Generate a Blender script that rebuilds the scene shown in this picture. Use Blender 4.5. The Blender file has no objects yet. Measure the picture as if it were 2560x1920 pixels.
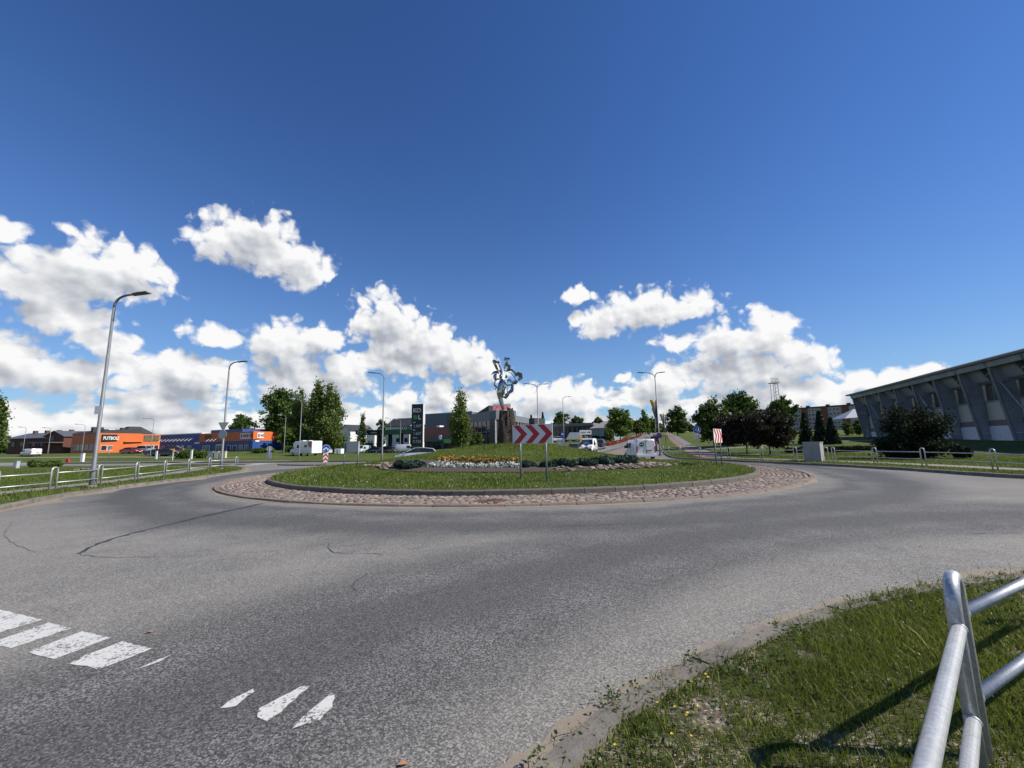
import bpy, math, random
import numpy as np
from mathutils import Vector, Matrix
from mathutils.geometry import delaunay_2d_cdt
R = math.radians
random.seed(7)
S = bpy.context.scene
COL = S.collection

# ------------------------------------------------------------------ camera
CAM_H, CAM_F, CAM_P, CAM_R = 1.7, 1030.0, 0.1455, -0.0175      # metres, pixels of a 2560 wide frame, pitch, roll
cam = bpy.data.cameras.new('camera'); camo = bpy.data.objects.new('camera', cam); COL.objects.link(camo)
cam.sensor_width = 36.0; cam.lens = 36.0 * CAM_F / 2560.0; cam.clip_start = 0.05; cam.clip_end = 9000
_U = Vector((0, -math.sin(CAM_P), math.cos(CAM_P))); _Fw = Vector((0, math.cos(CAM_P), math.sin(CAM_P))); _X = Vector((1, 0, 0))
_rt = math.cos(CAM_R) * _X + math.sin(CAM_R) * _U
_up = -math.sin(CAM_R) * _X + math.cos(CAM_R) * _U
camo.matrix_world = Matrix(((_rt.x, _up.x, -_Fw.x, 0), (_rt.y, _up.y, -_Fw.y, 0), (_rt.z, _up.z, -_Fw.z, CAM_H), (0, 0, 0, 1)))
S.camera = camo

# ------------------------------------------------------------------ sun
SUN_AZ, SUN_EL = R(97), R(41)           # azimuth clockwise from +Y
sun = bpy.data.lights.new('sun', 'SUN'); suno = bpy.data.objects.new('sun', sun); COL.objects.link(suno)
sun.energy = 5.0; sun.angle = R(0.55); sun.color = (1.0, 0.94, 0.84)
_sd = Vector((math.sin(SUN_AZ) * math.cos(SUN_EL), math.cos(SUN_AZ) * math.cos(SUN_EL), math.sin(SUN_EL)))
suno.rotation_euler = _sd.to_track_quat('Z', 'Y').to_euler()
suno.location = (60, 0, 60)

# ------------------------------------------------------------------ exposure
S.view_settings.view_transform = 'Standard'; S.view_settings.look = 'None'
S.view_settings.exposure = 0.28; S.view_settings.gamma = 1.0
S.view_settings.use_curve_mapping = False

# ------------------------------------------------------------------ sky
W = bpy.data.worlds.new('World'); S.world = W; W.use_nodes = True
W.cycles.sampling_method = 'NONE'
S.cycles.max_bounces = 6; S.cycles.diffuse_bounces = 2; S.cycles.glossy_bounces = 3; S.cycles.transmission_bounces = 4; S.cycles.transparent_max_bounces = 6
CLOUDS = [(-0.5858,0.3958,0.0997,0.0693,0.0312),
    (-0.6389,0.3968,0.0541,0.0379,0.0257),
    (-0.5195,0.3861,0.0807,0.0546,0.0373),
    (-0.5627,0.4322,0.0645,0.0416,0.0445),
    (-0.4817,0.3717,0.054,0.0236,0.0191),
    (-0.8179,0.2922,0.095,0.0637,0.0459),
    (-0.8721,0.2475,0.0538,0.0359,0.0436),
    (-0.7605,0.3235,0.0563,0.0394,0.032),
    (-0.844,0.224,0.0727,0.0298,0.0263),
    (-0.9155,0.3347,0.027,0.0234,0.0168),
    (-0.8632,0.3575,0.0153,0.0127,0.0106),
    (-0.8941,0.1586,0.0386,0.0353,0.0355),
    (-0.7907,0.1894,0.043,0.0285,0.0254),
    (-0.6443,0.215,0.0556,0.024,0.0174),
    (-0.8344,0.126,0.0884,0.0341,0.0288),
    (-0.6779,0.14,0.1219,0.0438,0.0351),
    (-0.5183,0.2181,0.0654,0.0532,0.0782),
    (-0.4365,0.2287,0.0569,0.0424,0.061),
    (-0.3955,0.1718,0.0681,0.0517,0.0623),
    (-0.4785,0.1419,0.1032,0.0698,0.0599),
    (-0.2993,0.2827,0.0795,0.0678,0.0638),
    (-0.2369,0.2409,0.1032,0.0624,0.0598),
    (-0.1536,0.2069,0.0949,0.0496,0.0388),
    (-0.2737,0.1963,0.1059,0.0431,0.0324),
    (-0.0859,0.1772,0.0701,0.0369,0.0336),
    (-0.1752,0.1258,0.0417,0.0465,0.0332),
    (-0.1087,0.0991,0.1,0.0424,0.0445),
    (-0.2449,0.085,0.1162,0.0435,0.0433),
    (0.0489,0.1047,0.0809,0.0538,0.0503),
    (0.1496,0.1074,0.0749,0.0511,0.0498),
    (0.1709,0.3478,0.0477,0.0232,0.0192),
    (0.3169,0.2974,0.1152,0.0495,0.0377),
    (0.4183,0.2879,0.0699,0.0399,0.0242),
    (0.2346,0.2765,0.0635,0.0299,0.0323),
    (0.1606,0.2947,0.0249,0.0216,0.0196),
    (0.5615,0.2096,0.0577,0.0489,0.057),
    (0.4822,0.2027,0.0721,0.0473,0.0497),
    (0.6147,0.1624,0.061,0.0402,0.0459),
    (0.5127,0.1426,0.1424,0.0537,0.044),
    (0.3936,0.2232,0.0588,0.0206,0.0186),
    (0.3522,0.1302,0.0549,0.0505,0.0526),
    (0.5897,0.081,0.1246,0.0391,0.0417),
    (0.7106,0.1031,0.0293,0.0229,0.0297),
    (0.7458,0.1033,0.0275,0.0206,0.033),
    (0.7865,0.1096,0.0272,0.0206,0.0317),
    (0.2657,0.1517,0.019,0.0184,0.013)]

def cloud_field(soft, a0, a1):
    """node group: (azimuth, elevation, 0) -> cloud density and billow; the soft one leaves the fine billows out"""
    g = bpy.data.node_groups.new('cloud_field', 'ShaderNodeTree')
    g.interface.new_socket('P', in_out='INPUT', socket_type='NodeSocketVector')
    g.interface.new_socket('D', in_out='OUTPUT', socket_type='NodeSocketFloat')
    g.interface.new_socket('N', in_out='OUTPUT', socket_type='NodeSocketFloat')
    n, l = g.nodes, g.links
    gi, go = n.new('NodeGroupInput'), n.new('NodeGroupOutput')
    def vm(op, a, b=None, c=None):
        x = n.new('ShaderNodeVectorMath'); x.operation = op
        for i, v in enumerate((a, b, c)):
            if v is None: continue
            if isinstance(v, tuple): x.inputs[i].default_value = v
            else: l.new(v, x.inputs[i])
        return x.outputs['Value'] if op in ('DOT_PRODUCT', 'LENGTH') else x.outputs[0]
    def mt(op, a, b=None, c=None, cl=False):
        x = n.new('ShaderNodeMath'); x.operation = op; x.use_clamp = cl
        for i, v in enumerate((a, b, c)):
            if v is None: continue
            if isinstance(v, (int, float)): x.inputs[i].default_value = v
            else: l.new(v, x.inputs[i])
        return x.outputs[0]
    def nz2(vec, scale, detail, rough=.5, out=0):
        x = n.new('ShaderNodeTexNoise'); x.noise_dimensions = '2D'; l.new(vec, x.inputs['Vector'])
        x.inputs['Scale'].default_value = scale; x.inputs['Detail'].default_value = detail; x.inputs['Roughness'].default_value = rough; return x.outputs[out]
    P = gi.outputs[0]
    wv = vm('MULTIPLY_ADD', nz2(P, 12, 2, out=1), (.044, .036, 0), (-.022, -.018, 0))
    Pw = vm('ADD', P, wv)
    sp = n.new('ShaderNodeSeparateXYZ'); l.new(Pw, sp.inputs[0])
    cb = n.new('ShaderNodeCombineXYZ')
    l.new(sp.outputs[0], cb.inputs[0]); l.new(sp.outputs[1], cb.inputs[1]); l.new(mt('MULTIPLY', sp.outputs[1], -1), cb.inputs[2])
    V = cb.outputs[0]
    best = None
    for a, e, rx, ru, rd in CLOUDS:
        if a + 2 * rx + .06 < a0 or a - 2 * rx - .06 > a1: continue
        q = vm('MULTIPLY_ADD', V, (1 / rx, 1 / ru, 1 / rd), (-a / rx, -e / ru, e / rd))
        q = vm('MAXIMUM', q, (-99, 0, 0))
        d = vm('DOT_PRODUCT', q, q)
        best = d if best is None else mt('MINIMUM', best, d)
    B = mt('SUBTRACT', 1, mt('SQRT', best))                  # 1 in a heart, 0 at the rim
    # banks of cloud low over the whole horizon, thinning out upwards
    sp2 = n.new('ShaderNodeSeparateXYZ'); l.new(P, sp2.inputs[0])
    low = nz2(vm('MULTIPLY', P, (5.0, 17.0, 1)), 1.0, 2 if soft else 4, .55)
    azc = mt('MINIMUM', mt('MAXIMUM', sp2.outputs[0], -1.2), 1.2)
    band = mt('SUBTRACT', mt('MULTIPLY', low, 4.2), mt('MULTIPLY_ADD', sp2.outputs[1], 13.0, mt('MULTIPLY_ADD', azc, .42, .86)))
    # loose cumulus elsewhere round the sky, outside the view
    out = mt('MULTIPLY', mt('SUBTRACT', mt('ABSOLUTE', sp2.outputs[0]), 1.0), 6, cl=True)
    rest = mt('MULTIPLY_ADD', mt('SUBTRACT', nz2(P, 3.1, 2), .53), 6, mt('MULTIPLY_ADD', out, 2.4, -3.0))
    rest = mt('SUBTRACT', rest, mt('MULTIPLY', mt('MAXIMUM', mt('SUBTRACT', sp2.outputs[1], .42), 0), 9))
    F = mt('MAXIMUM', mt('MAXIMUM', mt('MAXIMUM', B, -1.3), band), rest)
    if soft:
        D = mt('MULTIPLY_ADD', mt('SUBTRACT', nz2(P, 15, 2), .5), .8, F)
        l.new(D, go.inputs[0])
    else:
        b1 = nz2(vm('MULTIPLY', P, (1, 1.2, 1)), 13, 8, .55)
        vo = n.new('ShaderNodeTexVoronoi'); vo.voronoi_dimensions = '2D'; vo.feature = 'F1'; vo.inputs['Scale'].default_value = 30
        vo.inputs['Detail'].default_value = 1.0; vo.inputs['Roughness'].default_value = .55
        l.new(vm('ADD', Pw, vm('MULTIPLY_ADD', nz2(P, 60, 3, .6, 1), (.016, .016, 0), (-.008, -.008, 0))), vo.inputs['Vector'])
        N = mt('ADD', mt('SUBTRACT', b1, .5), mt('MULTIPLY', mt('SUBTRACT', .42, vo.outputs['Distance']), .62))
        l.new(mt('MULTIPLY_ADD', N, 1.12, mt('ADD', F, .30)), go.inputs[0])
        # relief of the billows: how much denser it gets towards the sun
        rel = mt('SUBTRACT', nz2(vm('ADD', vm('MULTIPLY', P, (1, 1.25, 1)), (.0075, .012, 0)), 15, 3, .5), nz2(vm('MULTIPLY', P, (1, 1.25, 1)), 15, 3, .5))
        l.new(mt('MULTIPLY_ADD', rel, 1.5, mt('MULTIPLY', N, -.30)), go.inputs[1])
    return g

def build_world():
    nt = W.node_tree; n, l = nt.nodes, nt.links; n.clear()
    out = n.new('ShaderNodeOutputWorld'); bg = n.new('ShaderNodeBackground'); bg.inputs[1].default_value = .080
    l.new(bg.outputs[0], out.inputs[0])
    sky = n.new('ShaderNodeTexSky'); sky.sky_type = 'NISHITA'; sky.sun_disc = False
    sky.sun_elevation = SUN_EL; sky.sun_rotation = SUN_AZ; sky.altitude = 100
    sky.air_density = 1.0; sky.dust_density = .05; sky.ozone_density = 2.6
    tc = n.new('ShaderNodeTexCoord'); sp = n.new('ShaderNodeSeparateXYZ'); l.new(tc.outputs['Generated'], sp.inputs[0])
    def mt(op, a, b=None, c=None, cl=False):
        x = n.new('ShaderNodeMath'); x.operation = op; x.use_clamp = cl
        for i, v in enumerate((a, b, c)):
            if v is None: continue
            if isinstance(v, (int, float)): x.inputs[i].default_value = v
            else: l.new(v, x.inputs[i])
        return x.outputs[0]
    az = mt('ARCTAN2', sp.outputs[0], sp.outputs[1]); el = mt('ARCSINE', sp.outputs[2])
    cb = n.new('ShaderNodeCombineXYZ'); l.new(az, cb.inputs[0]); l.new(el, cb.inputs[1])
    gm = n.new('ShaderNodeGamma'); gm.inputs[1].default_value = 1.45; l.new(sky.outputs[0], gm.inputs[0])      # deeper, clearer blue
    sm = n.new('ShaderNodeVectorMath'); sm.operation = 'MULTIPLY'; sm.inputs[1].default_value = (.60, .76, .90); l.new(gm.outputs[0], sm.inputs[0])
    ss = n.new('ShaderNodeSeparateXYZ'); l.new(sm.outputs[0], ss.inputs[0])
    sq = n.new('ShaderNodeVectorMath'); sq.operation = 'SCALE'; l.new(sm.outputs[0], sq.inputs[0]); l.new(mt('DIVIDE', 1.16, mt('MULTIPLY_ADD', ss.outputs[2], .075, 1)), sq.inputs[3]); sm = sq   # roll the brightest blue off
    hz = n.new('ShaderNodeMix'); hz.data_type = 'RGBA'; l.new(mt('MULTIPLY', mt('EXPONENT', mt('MULTIPLY', mt('MAXIMUM', el, 0), -6.5)), .8), hz.inputs[0])      # hazier, paler air low down
    l.new(sm.outputs[0], hz.inputs[6]); hz.inputs[7].default_value = (3.9, 5.5, 8.1, 1); sky_col = hz.outputs[2]
    l.new(sky_col, bg.inputs[0]); last = bg.outputs[0]
    # clouds, worked out sector by sector so that each direction only meets the clouds near it
    lim = [-9, -.72, -.42, -.1, .3, .56, 9]
    for k, (a0, a1) in enumerate(zip(lim, lim[1:])):
        def field(soft, off):
            v = n.new('ShaderNodeVectorMath'); v.operation = 'ADD'; l.new(cb.outputs[0], v.inputs[0]); v.inputs[1].default_value = off
            x = n.new('ShaderNodeGroup'); x.node_tree = cloud_field(soft, a0, a1); l.new(v.outputs[0], x.inputs[0]); return x.outputs
        d0, bil = field(False, (k * 1e-6, 0, 0))[:2]; d1 = field(True, (.014 + k * 1e-6, .038, 0))[0]     # the tiny shifts keep the sectors apart
        mr = n.new('ShaderNodeMapRange'); mr.interpolation_type = 'SMOOTHSTEP'; l.new(d0, mr.inputs[0])
        mr.inputs[1].default_value = -.06; mr.inputs[2].default_value = .44
        # lit where the cloud thins out towards the sun, grey-blue where more cloud stands in the way
        sh = mt('ADD', bil, mt('MULTIPLY', mt('ADD', d1, .04), .92), cl=True)
        cr = n.new('ShaderNodeValToRGB'); l.new(sh, cr.inputs[0])
        e = cr.color_ramp.elements
        e[0].position = 0; e[0].color = (9.9, 9.9, 9.9, 1)
        e[1].position = 1; e[1].color = (4.2, 4.5, 5.15, 1)
        m = cr.color_ramp.elements.new(.45); m.color = (7.2, 7.38, 7.7, 1)
        mx = n.new('ShaderNodeMix'); mx.data_type = 'RGBA'
        l.new(mr.outputs[0], mx.inputs[0]); l.new(sky_col, mx.inputs[6]); l.new(cr.outputs[0], mx.inputs[7])
        b2 = n.new('ShaderNodeBackground'); b2.inputs[1].default_value = .080; l.new(mx.outputs[2], b2.inputs[0])
        here = mt('MULTIPLY', mt('MULTIPLY', mt('GREATER_THAN', az, a0), mt('LESS_THAN', az, a1 + 1e-6)), mt('MULTIPLY', mt('GREATER_THAN', el, -.02), mt('LESS_THAN', el, .62)))
        ms = n.new('ShaderNodeMixShader'); l.new(here, ms.inputs[0]); l.new(last, ms.inputs[1]); l.new(b2.outputs[0], ms.inputs[2]); last = ms.outputs[0]
    l.new(last, out.inputs[0])
build_world()

# ------------------------------------------------------------------ helpers
def link(o, parent=None):
    COL.objects.link(o)
    if parent is not None: o.parent = parent
    return o
def tag(o, label=None, cat=None, group=None, kind=None):
    if label: o['label'] = label
    if cat: o['category'] = cat
    if group: o['group'] = group
    if kind: o['kind'] = kind
    return o
def empty(name, loc=(0, 0, 0), rz=0.0, parent=None, **k):
    o = bpy.data.objects.new(name, None); o.empty_display_size = .2
    o.location = loc; o.rotation_euler = (0, 0, rz); link(o, parent); return tag(o, **k)

class MB:
    """collects shapes; build() links them as one mesh object"""
    def __init__(s): s.v = []; s.f = []
    def add(s, vs, fs):
        b = len(s.v); s.v += [tuple(v) for v in vs]; s.f += [tuple(i + b for i in f) for f in fs]; return s
    def box(s, x0, x1, y0, y1, z0, z1):
        return s.add([(x0, y0, z0), (x1, y0, z0), (x1, y1, z0), (x0, y1, z0), (x0, y0, z1), (x1, y0, z1), (x1, y1, z1), (x0, y1, z1)],
                     [(3, 2, 1, 0), (4, 5, 6, 7), (0, 1, 5, 4), (1, 2, 6, 5), (2, 3, 7, 6), (3, 0, 4, 7)])
    def hexa(s, p):   # eight points ordered as box
        return s.add(p, [(3, 2, 1, 0), (4, 5, 6, 7), (0, 1, 5, 4), (1, 2, 6, 5), (2, 3, 7, 6), (3, 0, 4, 7)])
    def prism(s, poly, axis, a, b):
        """poly in the plane across axis ('x': (y,z), 'y': (x,z), 'z': (x,y)), from a to b"""
        def mk(p, t): return (t, p[0], p[1]) if axis == 'x' else (p[0], t, p[1]) if axis == 'y' else (p[0], p[1], t)
        n = len(poly)
        vs = [mk(p, a) for p in poly] + [mk(p, b) for p in poly]
        return s.add(vs, [tuple(range(n))[::-1], tuple(range(n, 2 * n))] + [(i, (i + 1) % n, n + (i + 1) % n, n + i) for i in range(n)])
    def tube(s, pts, r, n=10, cap=True):
        pts = [Vector(p) for p in pts]; m = len(pts)
        rr = r if isinstance(r, (list, tuple)) else [r] * m
        ring = []; prev = None
        for i, p in enumerate(pts):
            t = (pts[min(i + 1, m - 1)] - pts[max(i - 1, 0)]).normalized()
            if prev is None:
                a = Vector((0, 0, 1)) if abs(t.z) < .9 else Vector((1, 0, 0)); u = t.cross(a).normalized()
            else:
                u = (prev - t * prev.dot(t)).normalized()
            prev = u; w = t.cross(u)
            ring.append([p + rr[i] * (math.cos(2 * math.pi * k / n) * u + math.sin(2 * math.pi * k / n) * w) for k in range(n)])
        vs = [v for rg in ring for v in rg]; fs = []
        for i in range(m - 1):
            for k in range(n): fs.append((i * n + k, i * n + (k + 1) % n, (i + 1) * n + (k + 1) % n, (i + 1) * n + k))
        if cap: fs.append(tuple(range(n))[::-1]); fs.append(tuple(range((m - 1) * n, m * n)))
        return s.add(vs, fs)
    def disc(s, c, r, nrm, th, n=24):
        nrm = Vector(nrm).normalized(); c = Vector(c)
        return s.tube([c - nrm * th / 2, c + nrm * th / 2], r, n)
    def lathe(s, prof, c=(0, 0, 0), n=16, sx=1, sy=1):
        vs = []; m = len(prof)
        for r, z in prof:
            for k in range(n): vs.append((c[0] + sx * r * math.cos(2 * math.pi * k / n), c[1] + sy * r * math.sin(2 * math.pi * k / n), c[2] + z))
        fs = [(i * n + k, i * n + (k + 1) % n, (i + 1) * n + (k + 1) % n, (i + 1) * n + k) for i in range(m - 1) for k in range(n)]
        fs += [tuple(range(n))[::-1], tuple(range((m - 1) * n, m * n))]
        return s.add(vs, fs)
    def loft(s, rings, cap=True):
        n = len(rings[0]); vs = [p for r in rings for p in r]; m = len(rings)
        fs = [(i * n + k, i * n + (k + 1) % n, (i + 1) * n + (k + 1) % n, (i + 1) * n + k) for i in range(m - 1) for k in range(n)]
        if cap: fs += [tuple(range(n))[::-1], tuple(range((m - 1) * n, m * n))]
        return s.add(vs, fs)
    def mesh(s, name, mat, smooth=False):
        me = bpy.data.meshes.new(name); me.from_pydata(s.v, [], s.f)
        if mat is not None: me.materials.append(mat)
        if smooth: me.shade_smooth()
        me.update(); return me
    def build(s, name, mat, parent=None, smooth=False, bevel=0, autos=None, **k):
        o = bpy.data.objects.new(name, s.mesh(name, mat, smooth or autos is not None)); link(o, parent)
        if autos is not None: o.data.set_sharp_from_angle(angle=R(autos))
        if bevel:
            b = o.modifiers.new('bevel', 'BEVEL'); b.width = bevel; b.segments = 2; b.limit_method = 'ANGLE'
        return tag(o, **k)

def np_mesh(name, verts, faces, mat, parent=None, smooth=False, **k):
    """fast mesh from numpy: verts (n,3), faces (m,3|4)"""
    me = bpy.data.meshes.new(name); nv, nf, w = len(verts), len(faces), faces.shape[1]
    me.vertices.add(nv); me.vertices.foreach_set('co', np.ascontiguousarray(verts, dtype=np.float32).ravel())
    me.loops.add(nf * w); me.loops.foreach_set('vertex_index', np.ascontiguousarray(faces, dtype=np.int32).ravel())
    me.polygons.add(nf); me.polygons.foreach_set('loop_start', np.arange(0, nf * w, w, dtype=np.int32))
    if smooth: me.polygons.foreach_set('use_smooth', np.ones(nf, dtype=bool))
    me.update(calc_edges=True); me.materials.append(mat)
    o = bpy.data.objects.new(name, me); link(o, parent); return tag(o, **k)

def copy_tree(o, parent=None):
    c = o.copy(); COL.objects.link(c); c.parent = parent
    for ch in list(o.children): copy_tree(ch, c)
    return c

# ------------------------------------------------------------------ materials
MATS = {}
class NT:
    def __init__(s, name):
        s.m = bpy.data.materials.new(name); s.m.use_nodes = True; s.t = s.m.node_tree; s.n = s.t.nodes; s.l = s.t.links
        s.b = s.n['Principled BSDF']; s.out = s.n['Material Output']
    def set(s, **k):
        for a, v in k.items():
            i = s.b.inputs[a.replace('_', ' ')]
            if hasattr(v, 'is_output') or isinstance(v, bpy.types.NodeSocket): s.l.new(v, i)
            else: i.default_value = v
    def inp(s, x, i, v):
        if v is None: return
        if isinstance(v, bpy.types.NodeSocket): s.l.new(v, x.inputs[i])
        else: x.inputs[i].default_value = v
    def math(s, op, a, b=None, c=None, cl=False):
        x = s.n.new('ShaderNodeMath'); x.operation = op; x.use_clamp = cl
        for i, v in enumerate((a, b, c)): s.inp(x, i, v)
        return x.outputs[0]
    def vmath(s, op, a, b=None, c=None):
        x = s.n.new('ShaderNodeVectorMath'); x.operation = op
        for i, v in enumerate((a, b, c)): s.inp(x, i, v)
        return x.outputs['Value'] if op in ('LENGTH', 'DOT_PRODUCT', 'DISTANCE') else x.outputs[0]
    def noise(s, vec, scale, detail=4, rough=.55, dist=0, col=False):
        x = s.n.new('ShaderNodeTexNoise'); s.inp(x, 'Vector', vec); s.inp(x, 'Scale', scale); s.inp(x, 'Detail', detail)
        s.inp(x, 'Roughness', rough); s.inp(x, 'Distortion', dist); return x.outputs[1 if col else 0]
    def voro(s, vec, scale, feat='F1', out='Distance', rnd=1):
        x = s.n.new('ShaderNodeTexVoronoi'); x.feature = feat; s.inp(x, 'Vector', vec); s.inp(x, 'Scale', scale); s.inp(x, 'Randomness', rnd)
        return x.outputs[out]
    def ramp(s, v, *stops, interp='LINEAR'):
        x = s.n.new('ShaderNodeValToRGB'); s.inp(x, 0, v); cr = x.color_ramp; cr.interpolation = interp
        while len(cr.elements) < len(stops): cr.elements.new(.5)
        for e, (p, c) in zip(cr.elements, stops):
            e.position = p; e.color = (c, c, c, 1) if isinstance(c, (int, float)) else (c[0], c[1], c[2], 1)
        return x.outputs[0]
    def mr(s, v, a, b, c=0.0, d=1.0, smooth=True):
        x = s.n.new('ShaderNodeMapRange'); x.interpolation_type = 'SMOOTHSTEP' if smooth else 'LINEAR'
        for i, q in enumerate((v, a, b, c, d)): s.inp(x, i, q)
        return x.outputs[0]
    def mix(s, f, a, b, mode='MIX'):
        x = s.n.new('ShaderNodeMix'); x.data_type = 'RGBA'; x.blend_type = mode; s.inp(x, 0, f)
        for i, v in ((6, a), (7, b)):
            if isinstance(v, tuple) and len(v) == 3: v = (*v, 1)
            s.inp(x, i, v)
        return x.outputs[2]
    def pos(s): return s.n.new('ShaderNodeNewGeometry').outputs['Position']
    def obj(s): return s.n.new('ShaderNodeTexCoord').outputs['Object']
    def island(s): return s.n.new('ShaderNodeNewGeometry').outputs['Random Per Island']
    def objrand(s): return s.n.new('ShaderNodeObjectInfo').outputs['Random']
    def bump(s, h, strength=.5, dist=.01):
        x = s.n.new('ShaderNodeBump'); s.inp(x, 'Height', h); x.inputs['Strength'].default_value = strength; x.inputs['Distance'].default_value = dist
        s.l.new(x.outputs[0], s.b.inputs['Normal']); return x

def plain(name, col, rough=.6, metal=0.0, var=.12, scale=3.0, spec=.5, bumps=0.0, emit=None, coat=0):
    """a base colour broken up by weathering noise"""
    if name in MATS: return MATS[name]
    t = NT(name); p = t.obj()
    nz = t.noise(p, scale, 6, .6)
    c = t.mix(t.ramp(nz, (.3, 0.0), (.7, 1.0)), tuple(max(0, q * (1 - var)) for q in col), tuple(min(1, q * (1 + var)) for q in col))
    t.set(Base_Color=c, Roughness=t.math('MULTIPLY_ADD', nz, .2, rough - .1), Metallic=metal, Specular_IOR_Level=spec)
    if coat: t.set(Coat_Weight=coat, Coat_Roughness=.08)
    if bumps: t.bump(t.noise(p, scale * 12, 5, .6), bumps, .01)
    if emit: t.set(Emission_Color=(*emit[:3], 1), Emission_Strength=emit[3])
    MATS[name] = t.m; return t.m

# ------------------------------------------------------------------ the lie of the land
def sst(a, b, x):
    t = np.clip((x - a) / (b - a), 0, 1); return t * t * (3 - 2 * t)
CX, CY, R_IN, R_OUT = 0.0, 27.8, 14.05, 16.15
def gz(x, y):
    """ground height: level round the circle, rising along the avenue, to the sports hall and to the shops on the left"""
    x = np.asarray(x, float); y = np.asarray(y, float); q = x / np.maximum(y, 1)
    z = .029 * (np.sqrt(np.maximum(y - 44, 0) ** 2 + 36) - 6) * sst(-.27, -.09, q) * sst(40, 48, y)
    z = z + .95 * sst(27, 52, x) * sst(10, 36, y)
    z = z + 1.25 * sst(76, 106, y) * sst(-.44, -.53, q)
    return np.minimum(z, 11)
def gzf(x, y): return float(gz(x, y))
def gup(x, y):
    """how far the grass stands above the road: a kerb's height, nearly flush by the near verge"""
    return .05 + .085 * sst(6.5, 10.5, np.hypot(np.asarray(x, float) * .45 - 1.5, np.asarray(y, float)))
def gup1(x, y): return float(gup(x, y))
def ray(u, v):
    x = (u - 1280) / CAM_F; y = -(v - 960) / CAM_F
    return (_rt * x + _up * y + _Fw)
def at(u, v, Y):
    d = ray(u, v); return Vector((0, 0, CAM_H)) + d * (Y / d.y)
def hit(u, v, up=.12, f=gzf):
    d = ray(u, v); lo = None; t = 1.5
    while t < 600:
        p = Vector((0, 0, CAM_H)) + d * t
        if p.z <= f(p.x, p.y) + up:
            a, b = t / 1.03, t
            for _ in range(30):
                m = (a + b) / 2; p = Vector((0, 0, CAM_H)) + d * m
                if p.z <= f(p.x, p.y) + up: b = m
                else: a = m
            return Vector((0, 0, CAM_H)) + d * b
        t *= 1.03
    return Vector((0, 0, CAM_H)) + d * 300
def mound(x, y):
    """surface of the planted island"""
    r2 = ((x - .3) / (8.6 if x < .3 else 6.6)) ** 2 + ((y - 28.2) / 6.3) ** 2
    e = math.hypot(x - CX, y - CY)
    return .19 + .06 * min(1, max(0, (R_IN - e) / 2)) + 1.53 * math.exp(-r2)
# ------------------------------------------------------------------ surface materials
def asphalt_mat():
    t = NT('asphalt'); p = t.pos()
    flat = t.vmath('MULTIPLY', p, (1, 1, 0))
    rad = t.vmath('DISTANCE', flat, (CX, CY, 0))
    big = t.noise(flat, .22, 5, .6); mid = t.noise(flat, 1.3, 6, .65)
    # aggregate: pale chips in dark binder
    chip = t.voro(flat, 92, out='Color'); cs = t.n.new('ShaderNodeSeparateColor'); t.l.new(chip, cs.inputs[0])
    fine = t.noise(flat, 150, 3, .7)
    spec = t.math('MULTIPLY_ADD', cs.outputs[0], .65, t.math('MULTIPLY', fine, .5))
    base = t.ramp(spec, (.12, (.020, .020, .0195)), (.42, (.070, .069, .066)), (.66, (.145, .142, .135)), (.95, (.38, .37, .35)))
    # wear: lanes rubbed dark by tyres (round the circle, and out to the lower left), dust and sand where nobody drives
    wob = t.math('MULTIPLY', t.math('SUBTRACT', big, .5), 2.6)
    r1 = t.math('ADD', rad, wob); r2 = t.math('ADD', t.vmath('DISTANCE', flat, (10, -6, 0)), t.math('MULTIPLY', wob, .28))
    ln1 = t.math('MULTIPLY', t.mr(r1, 16.3, 17.3), t.mr(r1, 20.8, 19.2)); ln2 = t.math('MULTIPLY', t.mr(r2, 13.2, 14.2), t.mr(r2, 17.9, 16.2))
    lane = t.math('MAXIMUM', ln1, ln2)
    nzl = t.math('MULTIPLY', t.noise(flat, .8, 5, .62), .9)
    tr2 = t.math('MULTIPLY_ADD', t.math('SINE', t.math('MULTIPLY', r2, 3.4)), .16, nzl); tr1 = t.math('MULTIPLY_ADD', t.math('SINE', t.math('MULTIPLY', r1, 3.1)), .16, nzl)
    dark = t.math('MAXIMUM', t.math('MULTIPLY', ln2, t.mr(tr2, .05, .6)), t.math('MULTIPLY', ln1, t.mr(tr1, .05, .6)), cl=True)
    tex = t.mix(t.math('MULTIPLY', dark, .66), base, t.mix(spec, (.018, .018, .019), (.100, .098, .096)))
    dusty = t.math('MULTIPLY', t.math('SUBTRACT', 1, lane), t.mr(t.math('ADD', t.math('MULTIPLY', big, .7), t.math('MULTIPLY', mid, .5)), .30, .74))
    sand = t.mix(spec, (.122, .113, .097), (.38, .355, .31))
    c = t.mix(t.math('MULTIPLY', dusty, .72), tex, sand)
    c = t.mix(t.mr(rad, 16.0, 16.6, .5, 0.0), c, (.24, .205, .16))
    # beyond eyesight of single chips the colour settles to its mean
    dist = t.vmath('LENGTH', p)
    c = t.mix(t.mr(dist, 10, 26, 0, .5), c, t.mix(dusty, t.mix(dark, (.116, .114, .109), (.060, .061, .062)), (.172, .163, .146)))
    t.set(Base_Color=c, Roughness=t.math('MULTIPLY_ADD', spec, -.12, .88), Specular_IOR_Level=.32)
    t.bump(t.math('ADD', spec, t.math('MULTIPLY', mid, .25)), .55, .006)
    return t.m
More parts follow.
